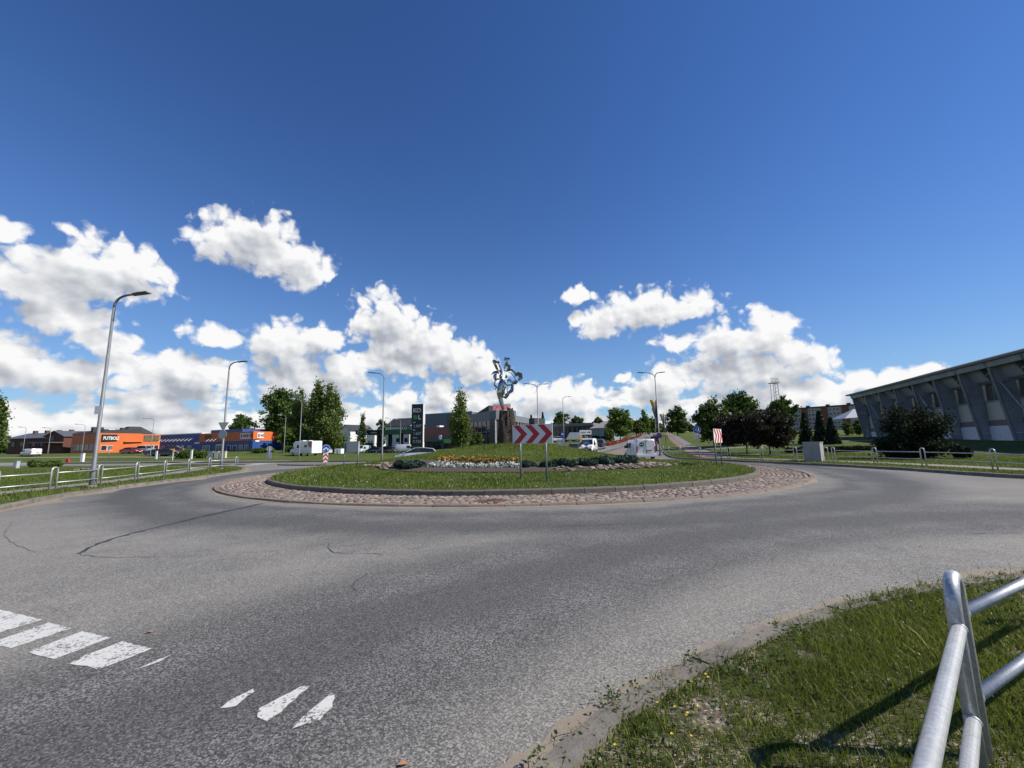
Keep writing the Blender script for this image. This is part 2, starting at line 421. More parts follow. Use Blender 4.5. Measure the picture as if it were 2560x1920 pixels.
def ground_mat():
    t = NT('meadow_ground'); p = t.pos(); f = t.vmath('MULTIPLY', p, (1, 1, 0))
    a = t.noise(f, .09, 4, .6); b = t.noise(f, .9, 6, .68); c3 = t.noise(f, 14, 5, .75); c4 = t.noise(t.vmath('MULTIPLY', f, (1, .6, 1)), 60, 3, .7)
    col = t.ramp(b, (.28, (.050, .078, .013)), (.5, (.095, .130, .024)), (.7, (.155, .168, .042)), (.84, (.22, .20, .08)))
    col = t.mix(t.mr(a, .42, .68), col, t.ramp(c3, (.3, (.030, .055, .011)), (.7, (.120, .130, .042))))
    col = t.mix(t.math('MULTIPLY', c4, .55), col, t.ramp(c3, (.3, (.020, .036, .008)), (.75, (.11, .145, .04))))
    t.set(Base_Color=col, Roughness=.95, Specular_IOR_Level=.12)
    t.bump(t.math('ADD', c3, t.math('MULTIPLY', c4, .6)), .9, .06)
    return t.m
def verge_soil_mat():
    t = NT('verge_soil'); p = t.pos(); f = t.vmath('MULTIPLY', p, (1, 1, 0))
    b = t.noise(f, 2.2, 6, .65); g = t.voro(f, 48, out='Color'); s = t.n.new('ShaderNodeSeparateColor'); t.l.new(g, s.inputs[0])
    n2 = t.noise(f, 22, 5, .7)
    grit = t.ramp(s.outputs[0], (.1, (.085, .068, .050)), (.6, (.20, .165, .125)), (.95, (.42, .37, .31)))
    turf = t.ramp(n2, (.3, (.030, .034, .012)), (.65, (.070, .078, .024)), (.8, (.12, .10, .05)))
    k = t.mr(t.math('ADD', b, t.math('MULTIPLY', t.noise(f, .45, 3), .6)), .74, .92)
    t.set(Base_Color=t.mix(k, turf, grit), Roughness=.95, Specular_IOR_Level=.15)
    t.bump(t.math('ADD', s.outputs[0], n2), .7, .015); return t.m
def concrete_mat(name, dark, light, scale=6.0, speck=60):
    t = NT(name); p = t.pos(); rnd = t.objrand()
    o = t.vmath('ADD', p, t.vmath('MULTIPLY', (1, 1, 1), 0.0) if False else (0, 0, 0))
    a = t.noise(o, scale, 7, .68); b = t.noise(o, speck, 4, .7)
    c = t.mix(t.ramp(a, (.25, 0.0), (.75, 1.0)), dark, light)
    c = t.mix(t.math('MULTIPLY', t.ramp(b, (.35, 0.0), (.75, 1.0)), .4), c, tuple(q * .55 for q in dark))
    c = t.mix(t.math('MULTIPLY', rnd, .28), c, tuple(q * .62 for q in light))
    t.set(Base_Color=c, Roughness=.88, Specular_IOR_Level=.25); t.bump(t.math('ADD', a, b), .45, .012); return t.m
def cobble_mat():
    t = NT('fieldstone'); p = t.pos(); i = t.island(); r = t.objrand()
    k = t.math('FRACT', t.math('ADD', i, t.math('MULTIPLY', r, 7.31)))
    c = t.ramp(k, (.0, (.15, .125, .11)), (.18, (.24, .17, .135)), (.36, (.19, .155, .13)), (.52, (.28, .21, .165)), (.66, (.12, .112, .108)), (.8, (.31, .255, .205)), (.92, (.25, .135, .105)), interp='CONSTANT')
    n1 = t.noise(p, 38, 5, .7)
    c = t.mix(t.math('MULTIPLY', n1, .55), c, t.mix(k, (.15, .12, .10), (.38, .32, .27)))
    t.set(Base_Color=c, Roughness=.85, Specular_IOR_Level=.3); t.bump(n1, .4, .01); return t.m
def mortar_mat():
    t = NT('sandy_joint'); p = t.pos(); n1 = t.noise(p, 7, 6, .7); n2 = t.noise(p, 90, 3, .7)
    t.set(Base_Color=t.mix(n1, (.17, .135, .10), (.34, .28, .215)), Roughness=.97); t.bump(t.math('ADD', n1, n2), .6, .02); return t.m
def pave_mat(name, c0, c1, tile=0):
    t = NT(name); p = t.pos(); n1 = t.noise(p, 1.6, 6, .65); n2 = t.noise(p, 60, 3, .7)
    c = t.mix(t.ramp(n1, (.3, 0.), (.7, 1.)), c0, c1); c = t.mix(t.math('MULTIPLY', n2, .35), c, tuple(q * .6 for q in c0))
    t.set(Base_Color=c, Roughness=.92); t.bump(n2, .4, .008); return t.m
def leafmat(name, cols, trans=.35, rough=.6):
    """leaf colour varies leaf by leaf; light passes through thin leaves"""
    t = NT(name); i = t.island(); r = t.objrand(); p = t.obj()
    k = t.math('FRACT', t.math('ADD', i, r)); clump = t.noise(p, .55, 3, .6)
    k = t.math('ADD', t.math('MULTIPLY', k, .55), t.math('MULTIPLY', t.mr(clump, .3, .7), .45))
    c = t.ramp(k, *[(j / max(1, len(cols) - 1), q) for j, q in enumerate(cols)])
    t.set(Base_Color=c, Roughness=rough, Specular_IOR_Level=.25)
    tr = t.n.new('ShaderNodeBsdfTranslucent'); t.l.new(t.mix(.35, c, (.22, .30, .03)), tr.inputs[0])
    ms = t.n.new('ShaderNodeMixShader'); ms.inputs[0].default_value = trans
    t.l.new(t.b.outputs[0], ms.inputs[1]); t.l.new(tr.outputs[0], ms.inputs[2]); t.l.new(ms.outputs[0], t.out.inputs[0]); return t.m
def galv_mat():
    t = NT('galvanised_steel'); p = t.obj()
    a = t.voro(t.vmath('ADD', t.vmath('MULTIPLY', p, (1, 1, .6)), t.vmath('MULTIPLY', t.noise(p, 30, 2, .5, col=True), (.03, .03, .03))), 75, out='Color'); s = t.n.new('ShaderNodeSeparateColor'); t.l.new(a, s.inputs[0])
    b = t.noise(p, 4, 6, .6); sc = t.noise(t.vmath('MULTIPLY', p, (9, 9, 1.2)), 14, 4, .7)
    v = t.math('MULTIPLY_ADD', s.outputs[0], .30, t.math('MULTIPLY_ADD', b, .5, t.math('MULTIPLY', sc, .35)))
    t.set(Base_Color=t.ramp(v, (.3, (.33, .345, .36)), (.6, (.47, .485, .50)), (.85, (.62, .635, .65))), Metallic=.55, Roughness=t.math('MULTIPLY_ADD', v, -.18, .56))
    t.bump(t.math('ADD', s.outputs[0], sc), .12, .003); return t.m
def paint_mat():
    t = NT('worn_road_paint'); p = t.pos(); f = t.vmath('MULTIPLY', p, (1, 1, 0))
    a = t.noise(f, 5, 6, .7); b = t.noise(f, 55, 4, .75); ch = t.voro(f, 62, out='Color'); s = t.n.new('ShaderNodeSeparateColor'); t.l.new(ch, s.inputs[0])
    w = t.math('ADD', t.math('MULTIPLY', a, .75), t.math('ADD', t.math('MULTIPLY', b, .35), t.math('MULTIPLY', s.outputs[0], .22)))
    c = t.mix(b, (.50, .49, .46), (.66, .65, .61))
    t.set(Base_Color=t.mix(t.mr(w, .70, .80), c, (.115, .112, .108)), Roughness=.7); t.bump(s.outputs[0], .4, .004); return t.m
M_ASPH = asphalt_mat(); M_GRND = ground_mat(); M_SOIL = verge_soil_mat()
M_KERB = concrete_mat('kerb_concrete', (.11, .098, .084), (.30, .27, .23), 3.5, 45); M_KERBD = concrete_mat('island_kerb_concrete', (.10, .092, .080), (.21, .19, .165))
M_KERBP = concrete_mat('apron_kerb_concrete', (.17, .135, .11), (.29, .235, .195))
M_COB = cobble_mat(); M_JOINT = mortar_mat(); M_GALV = galv_mat(); M_PAINT = paint_mat()
M_PAVE = pave_mat('footway_paving', (.20, .175, .15), (.31, .275, .24)); M_PAVER = pave_mat('red_cycleway', (.20, .115, .095), (.28, .165, .14)); M_PAVEG = pave_mat('grey_footway', (.15, .145, .145), (.23, .22, .215))
M_GRASS = leafmat('grass_blades', [(.048, .078, .011), (.092, .135, .020), (.135, .172, .030), (.21, .205, .065)], .3)
M_GRASSN = leafmat('verge_grass_blades', [(.052, .078, .011), (.115, .150, .020), (.185, .210, .034), (.29, .255, .10)], .3)
M_DRY = leafmat('dry_stems', [(.22, .16, .07), (.33, .25, .12), (.42, .33, .18)], .2)
M_TAR = plain('tar_seal', (.018, .018, .020), .55, var=.3)

# ------------------------------------------------------------------ roads (plan view, metres)
def arc(cx, cy, r, a0, a1, n): return [(cx + r * math.sin(R(a0 + (a1 - a0) * i / n)), cy + r * math.cos(R(a0 + (a1 - a0) * i / n))) for i in range(n + 1)]
def smooth(pts, it=2):
    for _ in range(it):
        q = [pts[0]]
        for a, b in zip(pts, pts[1:]): q += [(a[0] * .75 + b[0] * .25, a[1] * .75 + b[1] * .25), (a[0] * .25 + b[0] * .75, a[1] * .25 + b[1] * .75)]
        pts = q + [pts[-1]]
    return pts
def resample(pts, step):
    out = [pts[0]]; acc = 0
    for a, b in zip(pts, pts[1:]):
        L = math.hypot(b[0] - a[0], b[1] - a[1]); d = step - acc
        while d <= L: out.append((a[0] + (b[0] - a[0]) * d / L, a[1] + (b[1] - a[1]) * d / L)); d += step
        acc = (acc + L) % step if L > 0 else acc
        acc = L - (d - step)
    if math.hypot(out[-1][0] - pts[-1][0], out[-1][1] - pts[-1][1]) > .3 * step: out.append(pts[-1])
    else: out[-1] = pts[-1]
    return out
K_NEAR = smooth([(-6.5, -30), (-4.6, -9), (-2.4, -2.2), (-1.1, .95), (.06, 2.46), (.97, 3.22), (2.73, 4.26), (4.53, 4.95), (7.2, 5.45), (11, 5.0), (20, 3.2), (60, -6)])
K_RIGHT = smooth([(60, 4.5), (30, 10), (23.5, 12.2), (20.6, 14.6), (19.9, 17.2), (20.45, 21.5), (19.8, 26.2), (18.8, 31), (17.2, 35.6), (15.9, 40.5), (17.4, 47.0), (20.8, 58.5), (52, 150), (105, 303)])
K_BACK = smooth([(97, 306), (43, 153), (9.5, 62), (5.2, 52), (1.5, 48.9), (-4, 47.9), (-9, 48.3), (-16, 48.6), (-26, 50.2), (-45, 56), (-75, 64), (-150, 84)])
K_LEFT = smooth([(-153, 74), (-77, 55), (-45, 46.5), (-31, 42), (-25.5, 38.6), (-21.9, 34.6), (-19.6, 29.8), (-18.6, 24.5), (-18.1, 20), (-17.0, 15.6), (-14.9, 12.0), (-13.0, 8.2), (-12.2, 2), (-13.5, -9), (-16.5, -30)])
ROAD = K_NEAR + K_RIGHT + K_BACK + K_LEFT
def inside(poly, x, y):
    px = np.array([p[0] for p in poly]); py = np.array([p[1] for p in poly]); qx, qy = np.roll(px, -1), np.roll(py, -1)
    x = np.asarray(x)[:, None]; y = np.asarray(y)[:, None]
    c = ((py > y) != (qy > y)) & (x < (qx - px) * (y - py) / np.where(qy == py, 1e-9, qy - py) + px)
    return c.sum(1) % 2 == 1
def build_ground():
    edge = resample(ROAD + [ROAD[0]], 1.0)[:-1]
    pts = [Vector(p) for p in edge]; ne = len(pts)
    edges = [(i, (i + 1) % ne) for i in range(ne)]
    rg = random.Random(3); ex = np.array(edge)
    def put(x, y, lim):
        if np.min((ex[:, 0] - x) ** 2 + (ex[:, 1] - y) ** 2) > lim: pts.append(Vector((x, y)))
    for s, x0, x1, y0, y1 in ((1.2, -32, 32, -6, 56), (5, -170, 110, -35, 150), (14, -320, 260, -60, 330)):
        x = x0
        while x <= x1:
            y = y0
            while y <= y1:
                if s == 1.2 or (s == 5 and not (-32 < x < 32 and -6 < y < 56)) or (s == 14 and not (-170 < x < 110 and -35 < y < 150)):
                    put(x + rg.uniform(-.2, .2) * s, y + rg.uniform(-.2, .2) * s, (.3 * s) ** 2)
                y += s
            x += s
    for r in (500, 900, 1800, 4000):
        for k in range(24): pts.append(Vector((r * math.sin(k * math.pi / 12), 100 + r * math.cos(k * math.pi / 12))))
    v, e, f, *_ = delaunay_2d_cdt(pts, edges, [], 0, 1e-5)
    V = np.array([(p.x, p.y) for p in v]); T = np.array([t for t in f if len(t) == 3], dtype=np.int32)
    c = V[T].mean(1); road = inside(edge, c[:, 0], c[:, 1]); Z = gz(V[:, 0], V[:, 1])
    near = ~road & (c[:, 0] > -4) & (c[:, 0] < 15) & (c[:, 1] > -6) & (c[:, 1] < 9)
    for name, sel, dz, mat, kd in (('verge', near, gup(V[:, 0], V[:, 1]), M_SOIL, 'structure'), ('ground', ~road & ~near, gup(V[:, 0], V[:, 1]), M_GRND, 'structure'), ('road', road, 0.0, M_ASPH, 'structure')):
        tt = T[sel]; u, inv = np.unique(tt, return_inverse=True); inv = inv.reshape(tt.shape)
        o = np_mesh(name, np.column_stack([V[u], Z[u] + (dz[u] if hasattr(dz, 'shape') else dz)]), inv, mat, smooth=True, kind=kd)
        if name == 'ground': tag(o, 'mown grass and meadow around the roundabout and its four roads', 'grass')
        elif name == 'verge': tag(o, 'gritty soil of the near verge under the turf', 'soil')
        else: tag(o, 'worn grey asphalt circling the planted island', 'road')
    return bpy.data.objects['road']
ROADO = build_ground()

# ------------------------------------------------------------------ kerbs: stone by stone
def kerb_run(name, pts, step, width, top, depth, mat, label, side=1, gap=.012, jit=.012, slope=.02, zf=gzf, parent=None, rg=random.Random(5)):
    """stones laid end to end along pts; side=+1: body to the left of the walking direction"""
    root = empty(name, (0, 0, 0), label=label, kind='structure')
    pts = resample(pts, step)
    for a, b in zip(pts, pts[1:]):
        L = math.hypot(b[0] - a[0], b[1] - a[1])
        if L < .15: continue
        ux, uy = (b[0] - a[0]) / L, (b[1] - a[1]) / L; nx, ny = -uy * side, ux * side
        za, zb = zf(*a), zf(*b); t = top + rg.uniform(-jit, jit); j0 = rg.uniform(-jit, jit) * .8; j1 = j0 + rg.uniform(-jit, jit) * .6
        g0, g1 = gap * rg.uniform(.3, 1.6), gap * rg.uniform(.3, 1.6)
        m = MB(); ch = .022
        prof = [(0, -depth), (0, t - slope - ch), (ch, t - .004), (width, t + .004), (width, -depth)]
        rings = []
        for (q, z, g, s, j) in ((a, za, g0, 1, j0), (b, zb, g1, -1, j1)):
            rings.append([(q[0] - a[0] + ux * g * s + nx * (w + j), q[1] - a[1] + uy * g * s + ny * (w + j), z - za + h) for w, h in prof])
        m.loft(rings); o = m.build('kerb_stone', mat, root); o.location = (a[0], a[1], za)
    return root
kerb_run('kerb', [p for p in K_NEAR if -3.5 < p[1] and p[0] < 24], 1.0, .17, .078, .2, M_KERB, 'weathered concrete kerb curving past the near grass verge', side=-1, jit=.014)
kerb_run('kerb', [p for p in K_RIGHT if p[0] < 30 and p[1] < 60], 1.0, .16, .15, .1, M_KERB, 'dark concrete kerb along the far right verge', side=-1)
kerb_run('kerb', [p for p in K_BACK if -80 < p[0] < 11 and p[1] < 66], 1.3, .16, .14, .1, M_KERB, 'kerb beyond the island in front of the filling station', side=-1)
kerb_run('kerb', [p for p in K_LEFT if -46 < p[0] and p[1] > -3], 1.0, .16, .15, .1, M_KERB, 'pale concrete kerb along the left verge', side=-1)

# ------------------------------------------------------------------ the island
def ring_pts(r, n): return [(CX + r * math.sin(2 * math.pi * i / n), CY + r * math.cos(2 * math.pi * i / n)) for i in range(n + 1)]
kerb_run('apron_kerb', ring_pts(R_OUT, 400), 1.0, .18, .075, .1, M_KERBP, 'low pinkish kerb round the cobbled apron of the roundabout', side=-1, slope=.03, zf=lambda x, y: 0.0)
kerb_run('island_kerb', ring_pts(R_IN, 400), 1.1, .20, .235, .1, M_KERBD, 'dark upright kerb round the lawn of the roundabout', side=-1, slope=.015, zf=lambda x, y: 0.0, jit=.01)
def build_apron():
    n = 180; vs = []; fs = []
    for r in (R_IN - .1, R_OUT - .05):
        for i in range(n): vs.append((CX + r * math.sin(2 * math.pi * i / n), CY + r * math.cos(2 * math.pi * i / n), .035 if r > 15 else .055))
    for i in range(n): fs.append((i, (i + 1) % n, n + (i + 1) % n, n + i))
    base = MB().add(vs, fs).build('apron', M_JOINT, kind='structure', label='ring of fieldstone cobbles between lawn kerb and road')
    # cobbles, laid in wandering rows; six shapes of stone shared by all
    rg = random.Random(11); shapes = []
    for s in range(6):
        m = MB(); nn = 8; rr = [rg.uniform(.82, 1.08) for _ in range(nn)]
        rings = []
        for z, k in ((-.5, 1.0), (.35, .97), (.8, .72)):
            rings.append([(k * rr[i] * math.cos(2 * math.pi * i / nn), k * rr[i] * math.sin(2 * math.pi * i / nn), z + rg.uniform(-.05, .05)) for i in range(nn)])
        m.loft(rings); me = m.mesh('cobblestone', M_COB, True); shapes.append((me, np.array(m.v), m.f))
    stones = []
    r = R_IN + .13
    while r < R_OUT - .22:
        a = rg.uniform(0, 1); w = rg.uniform(.15, .21)
        while a < 2 * math.pi + 0:
            L = rg.uniform(.13, .30); rj = r + rg.uniform(-.03, .03)
            stones.append((CX + rj * math.sin(a), CY + rj * math.cos(a), -a + rg.uniform(-.25, .25), L * .54, w * .56 * rg.uniform(.85, 1.12), rg.uniform(.022, .042), rg.randrange(6), .035 + (.02 * (R_OUT - rj) / 2.7)))
            a += (L + .012) / rj
            if a > 6.28: break
        r += w + .005
    stones.sort(key=lambda s: s[0] ** 2 + s[1] ** 2)
    near = [s for s in stones]
    for s in near[:300]:
        o = bpy.data.objects.new('cobblestone', shapes[s[6]][0]); link(o, base)
        o.location = (s[0], s[1], s[7] + .004); o.rotation_euler = (0, 0, s[2]); o.scale = (s[3], s[4], s[5])
    V, Fc = [], []; off = 0
    for s in near[300:]:
        vv = shapes[s[6]][1] * np.array([s[3], s[4], s[5]]); c, q = math.cos(s[2]), math.sin(s[2])
        V.append(np.column_stack([vv[:, 0] * c - vv[:, 1] * q + s[0], vv[:, 0] * q + vv[:, 1] * c + s[1], vv[:, 2] + s[7] + .004]))
        for f in shapes[s[6]][2]:
            if len(f) == 4: Fc.append([i + off for i in f])
            else:
                Fc += [[f[0] + off, f[1] + off, f[2] + off, f[3] + off], [f[0] + off, f[3] + off, f[4] + off, f[5] + off], [f[0] + off, f[5] + off, f[6] + off, f[7] + off]]
        off += len(vv)
    np_mesh('cobblestones', np.concatenate(V), np.array(Fc), M_COB, base, True, kind='stuff')
    # manhole cover let into the cobbles
    mh = empty('manhole_cover', (-.67, 12.6, .055), label='rusty round manhole cover set in the cobbled apron', cat='manhole')
    MB().lathe([(.52, -.06), (.52, .012), (.44, .016), (.43, .004)], n=32).build('frame_ring', plain('rusty_iron', (.12, .075, .055), .8, .3, .35, 9), mh)
    lid = MB().lathe([(.425, -.05), (.425, .012), (.40, .020)], n=32); lid.build('lid', plain('rusty_iron', (.12, .075, .055)), mh)
    kn = MB()
    for k in range(10):
        for q in range(3):
            r0 = .10 + q * .11; a0 = k * 2 * math.pi / 10 + q * .3; kn.box(r0 * math.cos(a0) - .018, r0 * math.cos(a0) + .018, r0 * math.sin(a0) - .018, r0 * math.sin(a0) + .018, .02, .03)
    kn.build('tread_studs', plain('rusty_iron', (.12, .075, .055)), mh, kind='stuff')
build_apron()
def build_lawn():
    n, m = 120, 34; vs = [(CX, CY, mound(CX, CY))]; fs = []
    for j in range(1, m + 1):
        r = (R_IN - .17) * j / m
        for i in range(n):
            x, y = CX + r * math.sin(2 * math.pi * i / n), CY + r * math.cos(2 * math.pi * i / n); vs.append((x, y, mound(x, y) + .02 * math.sin(3 * x + y) * math.cos(2.1 * y)))
    for i in range(n): fs.append((0, 1 + (i + 1) % n, 1 + i))
    for j in range(m - 1):
        for i in range(n): a, b = 1 + j * n + i, 1 + j * n + (i + 1) % n; fs.append((a, b, b + n, a + n))
    return MB().add(vs, fs).build('island_lawn', M_GRND, smooth=True, kind='structure', label='raised grassy mound in the middle of the roundabout')
build_lawn()

# ------------------------------------------------------------------ footways
def strip(name, mid, w0, mat, label, dz, wr=None, up=.0, parent=None):
    """a paved strip draped over the ground"""
    mid = resample(mid, 1.5); vs = []; fs = []
    for i, p in enumerate(mid):
        a, b = mid[max(0, i - 1)], mid[min(len(mid) - 1, i + 1)]; L = math.hypot(b[0] - a[0], b[1] - a[1]) or 1
        nx, ny = -(b[1] - a[1]) / L, (b[0] - a[0]) / L
        for k in range(3):
            s = (-w0 + (w0 + (wr if wr is not None else w0)) * k / 2); x, y = p[0] + nx * s, p[1] + ny * s; vs.append((x, y, gzf(x, y) + gup1(x, y) + up + dz))
    for i in range(len(mid) - 1):
        for k in range(2): a = 3 * i + k; fs.append((a, a + 3, a + 4, a + 1))
    return MB().add(vs, fs).build(name, mat, parent, smooth=True, kind='structure' if parent is None else None, label=label)
FENCE_L = smooth([(-17.8, 7), (-18.8, 12), (-19.6, 16.5), (-19.9, 19.8), (-20.6, 23), (-21.9, 27.0), (-23.7, 31.5), (-25.2, 34.5)], 2)
strip('footway', [(x - .75, y + .05) for x, y in FENCE_L] + [(-28, 37.5), (-34, 41)], .62, M_PAVE, 'narrow paved footway behind the left railing', .012)
FENCE_R = smooth([(27.5, 10.5), (24.4, 14.0), (22.5, 18.3), (22.6, 22.3), (22.4, 26.6), (21.2, 31.0), (19.4, 35.6), (18.4, 38.6), (18.0, 41.2)], 2)
strip('footway', [(x + .95, y + .15) for x, y in FENCE_R if y < 39.5], .75, M_PAVE, 'paved footway behind the right railing', .012)
PATH = [(19.0, 38.6), (21.2, 46), (25.2, 58), (40.2, 103), (62, 165), (92, 250)]
strip('cycleway', [(x - .1, y) for x, y in smooth(PATH)], 0.0, M_PAVER, 'red cycleway strip leading away beside the avenue', .020, wr=1.25)
strip('walkway', [(x, y) for x, y in smooth(PATH)], 1.55, M_PAVEG, 'grey walkway strip beside the red cycleway', .016, wr=0.0)
strip('footway', [(24, 63), (45, 60), (70, 57)], .8, M_PAVE, 'pale cross path between lawn and dark trees', .024)
strip('footway', smooth([(-14, 50.2), (-6, 50.4), (0, 51.2), (5, 54.5), (9, 64), (25, 109), (42, 158)]), .9, M_PAVE, 'pale footway left of the avenue', .012)
strip('footway', smooth([(-28, 52.4), (-45, 58.6), (-75, 67), (-130, 81)]), .8, M_PAVE, 'pale footway beyond the left road', .012)
strip('footway', smooth([(-42, 76), (-62, 82), (-85, 88), (-120, 91)]), .9, M_PAVE, 'pale path on the grass bank before the shops', .012)

# ------------------------------------------------------------------ markings and cracks on the asphalt
def flat(name, pts, mat, dz, label=None, parent=ROADO):
    m = MB().add([(x, y, gzf(x, y) + dz) for x, y in pts], [tuple(range(len(pts)))]); return m.build(name, mat, parent, label=label)
def rough_quad(a, b, c, d, seed, n=9, j=.009):
    rg = random.Random(seed); o = []
    for p, q in ((a, b), (b, c), (c, d), (d, a)):
        for i in range(n): t = i / n; o.append((p[0] + (q[0] - p[0]) * t + rg.uniform(-j, j), p[1] + (q[1] - p[1]) * t + rg.uniform(-j, j)))
    return o
def gp(u, v): p = hit(u, v, 0.0); return (p.x, p.y)
MARKS = [((-75, 1548), (0, 1525), (106, 1550), (0, 1582), (-70, 1604)), ((-30, 1612), (0, 1600), (122, 1557), (179, 1571), (30, 1621)), ((67, 1631), (207, 1578), (275, 1595), (134, 1650)), ((171, 1661), (215, 1638), (305, 1604), (378, 1623), (240, 1678), (225, 1668)),
         ((344, 1673), (395, 1650), (431, 1636), (400, 1655)), ((549, 1773), (566, 1757), (632, 1722), (636, 1730), (590, 1765)), ((640, 1795), (650, 1772), (757, 1715), (772, 1718), (700, 1782), (667, 1806)), ((732, 1822), (748, 1802), (828, 1735), (836, 1738), (832, 1768), (800, 1800))]
def rough_poly(pts, seed, j=.007):
    rg = random.Random(seed); o = []
    for p, q in zip(pts, pts[1:] + pts[:1]):
        n = max(2, int(math.hypot(q[0] - p[0], q[1] - p[1]) / .045))
        for i in range(n): t = i / n; o.append((p[0] + (q[0] - p[0]) * t + rg.uniform(-j, j), p[1] + (q[1] - p[1]) * t + rg.uniform(-j, j)))
    return o
for i, mk in enumerate(MARKS): flat('road_marking', rough_poly([gp(*q) for q in mk], i), M_PAINT, .004)
def crack(pts, w0, w1, seed, name='tar_seam'):
    rg = random.Random(seed); pts = resample(smooth(pts, 1), .18); n = len(pts); L = []; Rr = []
    for i, p in enumerate(pts):
        a, b = pts[max(0, i - 1)], pts[min(n - 1, i + 1)]; d = math.hypot(b[0] - a[0], b[1] - a[1]) or 1; nx, ny = -(b[1] - a[1]) / d, (b[0] - a[0]) / d
        k_ = .5 if max(w0, w1) < .06 else 1; w = k_ * (w0 + (w1 - w0) * i / n) * rg.uniform(.3, 1.5) / 2; o = rg.uniform(-.03, .03)
        L.append((p[0] + nx * (w + o), p[1] + ny * (w + o))); Rr.append((p[0] + nx * (o - w), p[1] + ny * (o - w)))
    vs = [(x, y, .004) for x, y in L] + [(x, y, .004) for x, y in Rr]
    return MB().add(vs, [(i, i + 1, n + i + 1, n + i) for i in range(n - 1)]).build(name, M_TAR, ROADO)
crack([(-7.35, 7.25), (-7.95, 8.3), (-8.05, 10.4), (-7.9, 13.3)], .05, .17, 1)
crack([(-7.35, 7.25), (-6.6, 6.95), (-5.3, 7.0), (-3.9, 7.25)], .025, .012, 2)
crack([(-3.9, 7.3), (-2.3, 7.7)], .012, .02, 3); crack([(-3.3, 7.7), (-3.1, 7.1), (-2.5, 6.95), (-2.1, 6.9)], .03, .02, 4)
crack([(-2.0, 5.9), (-2.1, 5.5), (-1.9, 5.2)], .02, .012, 5); crack([(-12.5, 10.6), (-10.3, 8.6), (-8.2, 7.4)], .012, .02, 6)
crack([(-1.8, 7.2), (-1.2, 7.6), (.2, 7.4)], .02, .01, 7); crack([(-8.1, 13.1), (-6.0, 11.9)], .01, .02, 8)
crack([(7.6, 7.6), (10.5, 7.6), (13.5, 7.0)], .025, .04, 9); crack([(.8, 8.9), (3.4, 9.1), (7.2, 9.0)], .03, .015, 10)
for k in range(7):   # crossing on the right-hand road
    x = 19.3 + k * .55; y = 14.9 - k * .95; flat('crossing_stripe', rough_quad((x, y), (x + 2.6, y - .9), (x + 2.45, y - 1.35), (x - .15, y - .45), seed=40 + k), M_PAINT, .004)
for k in range(5):   # crossing on the left-hand road
    x, y = -27.2 - k * .12, 43.6 + k * 1.2; flat('crossing_stripe', rough_quad((x, y), (x - 3, y + .9), (x - 3.1, y + 1.5), (x - .1, y + .6), seed=60 + k), M_PAINT, .004)
for k in range(5):
    a = R(-62 + k * 5.2); flat('dashed_line', rough_quad(*[(CX + (19.3 + dr) * math.sin(a + da), CY + (19.3 + dr) * math.cos(a + da)) for dr, da in ((0, 0), (0, .04), (.25, .04), (.25, 0))], seed=80 + k), M_PAINT, .004)
# ------------------------------------------------------------------ street furniture
GUP = .135
M_LAMP = plain('lamp_grey_steel', (.20, .21, .22), .6, .35, .2, 2); M_LED = plain('lamp_lens', (.62, .64, .66), .2, 0, .05)
M_DARKP = plain('dark_lamp_head', (.10, .095, .09), .5, .2); M_SIGNB = plain('sign_back_aluminium', (.40, .42, .43), .45, .5, .1)
M_WHITE = plain('white_sheeting', (.72, .72, .71), .5, 0, .05); M_RED = plain('red_sheeting', (.46, .018, .024), .5, 0, .08); M_BLUE = plain('blue_sheeting', (.012, .07, .36), .45, 0, .08)
M_BLACK = plain('black_paint', (.012, .012, .013), .45, 0, .2); M_POST = plain('sign_post_steel', (.22, .245, .255), .5, .5, .15)

def pt(u, v, up=GUP): return hit(u, v, up)
def hoop(root, x, y, z, ax, ay, w=.13, h=1.0, r=.030, parent=None):
    m = MB(); rr = w; pts = [(x - ax * w, y - ay * w, z - .15)]
    pts += [(x - ax * w * math.cos(t), y - ay * w * math.cos(t), z + h - w - r + w * math.sin(t) * 1.0) for t in np.linspace(0, math.pi, 11)]
    pts += [(x + ax * w, y + ay * w, z - .15)]
    return m.tube(pts, r, 12).build('hoop_post', M_GALV, root, smooth=True)
def railing(label, posts, rails=(.75, .36), w=.13, h=1.0, group='hooped steel railings', ext0=None, ext1=None):
    """posts: (x, y, z); hoops stand along the line, two rails run from hoop to hoop"""
    p0 = posts[0]; root = empty('railing', p0, label=label, cat='railing', group=group)
    P = [(x - p0[0], y - p0[1], z - p0[2]) for x, y, z in posts]; n = len(P); ax = []
    for i in range(n):
        a, b = P[max(0, i - 1)], P[min(n - 1, i + 1)]; L = math.hypot(b[0] - a[0], b[1] - a[1]); ax.append(((b[0] - a[0]) / L, (b[1] - a[1]) / L))
        hoop(root, *P[i], *ax[i], w=w, h=h)
    for i in range(n - 1):
        for rh in rails:
            a, b = P[i], P[i + 1]
            MB().tube([(a[0] + ax[i][0] * w, a[1] + ax[i][1] * w, a[2] + rh), (b[0] - ax[i + 1][0] * w, b[1] - ax[i + 1][1] * w, b[2] + rh)], .025, 10).build('rail', M_GALV, root, smooth=True)
    return root
LP = [pt(-190, 1268)] + [pt(u, v) for u, v in ((-20, 1247), (130, 1230), (246, 1216.5), (340, 1203.5), (411, 1193.5), (471, 1185), (523, 1178.5), (590, 1172.5))]
railing('hooped steel railing running beside the left footway', [tuple(p) for p in LP])
RP = [pt(u, v) for u, v in ((2700, 1192), (2489, 1176), (2311, 1164.5), (2190, 1158.8), (2086, 1153.5))]
railing('hooped steel railing right of the grey cabinet', [tuple(p) for p in RP])
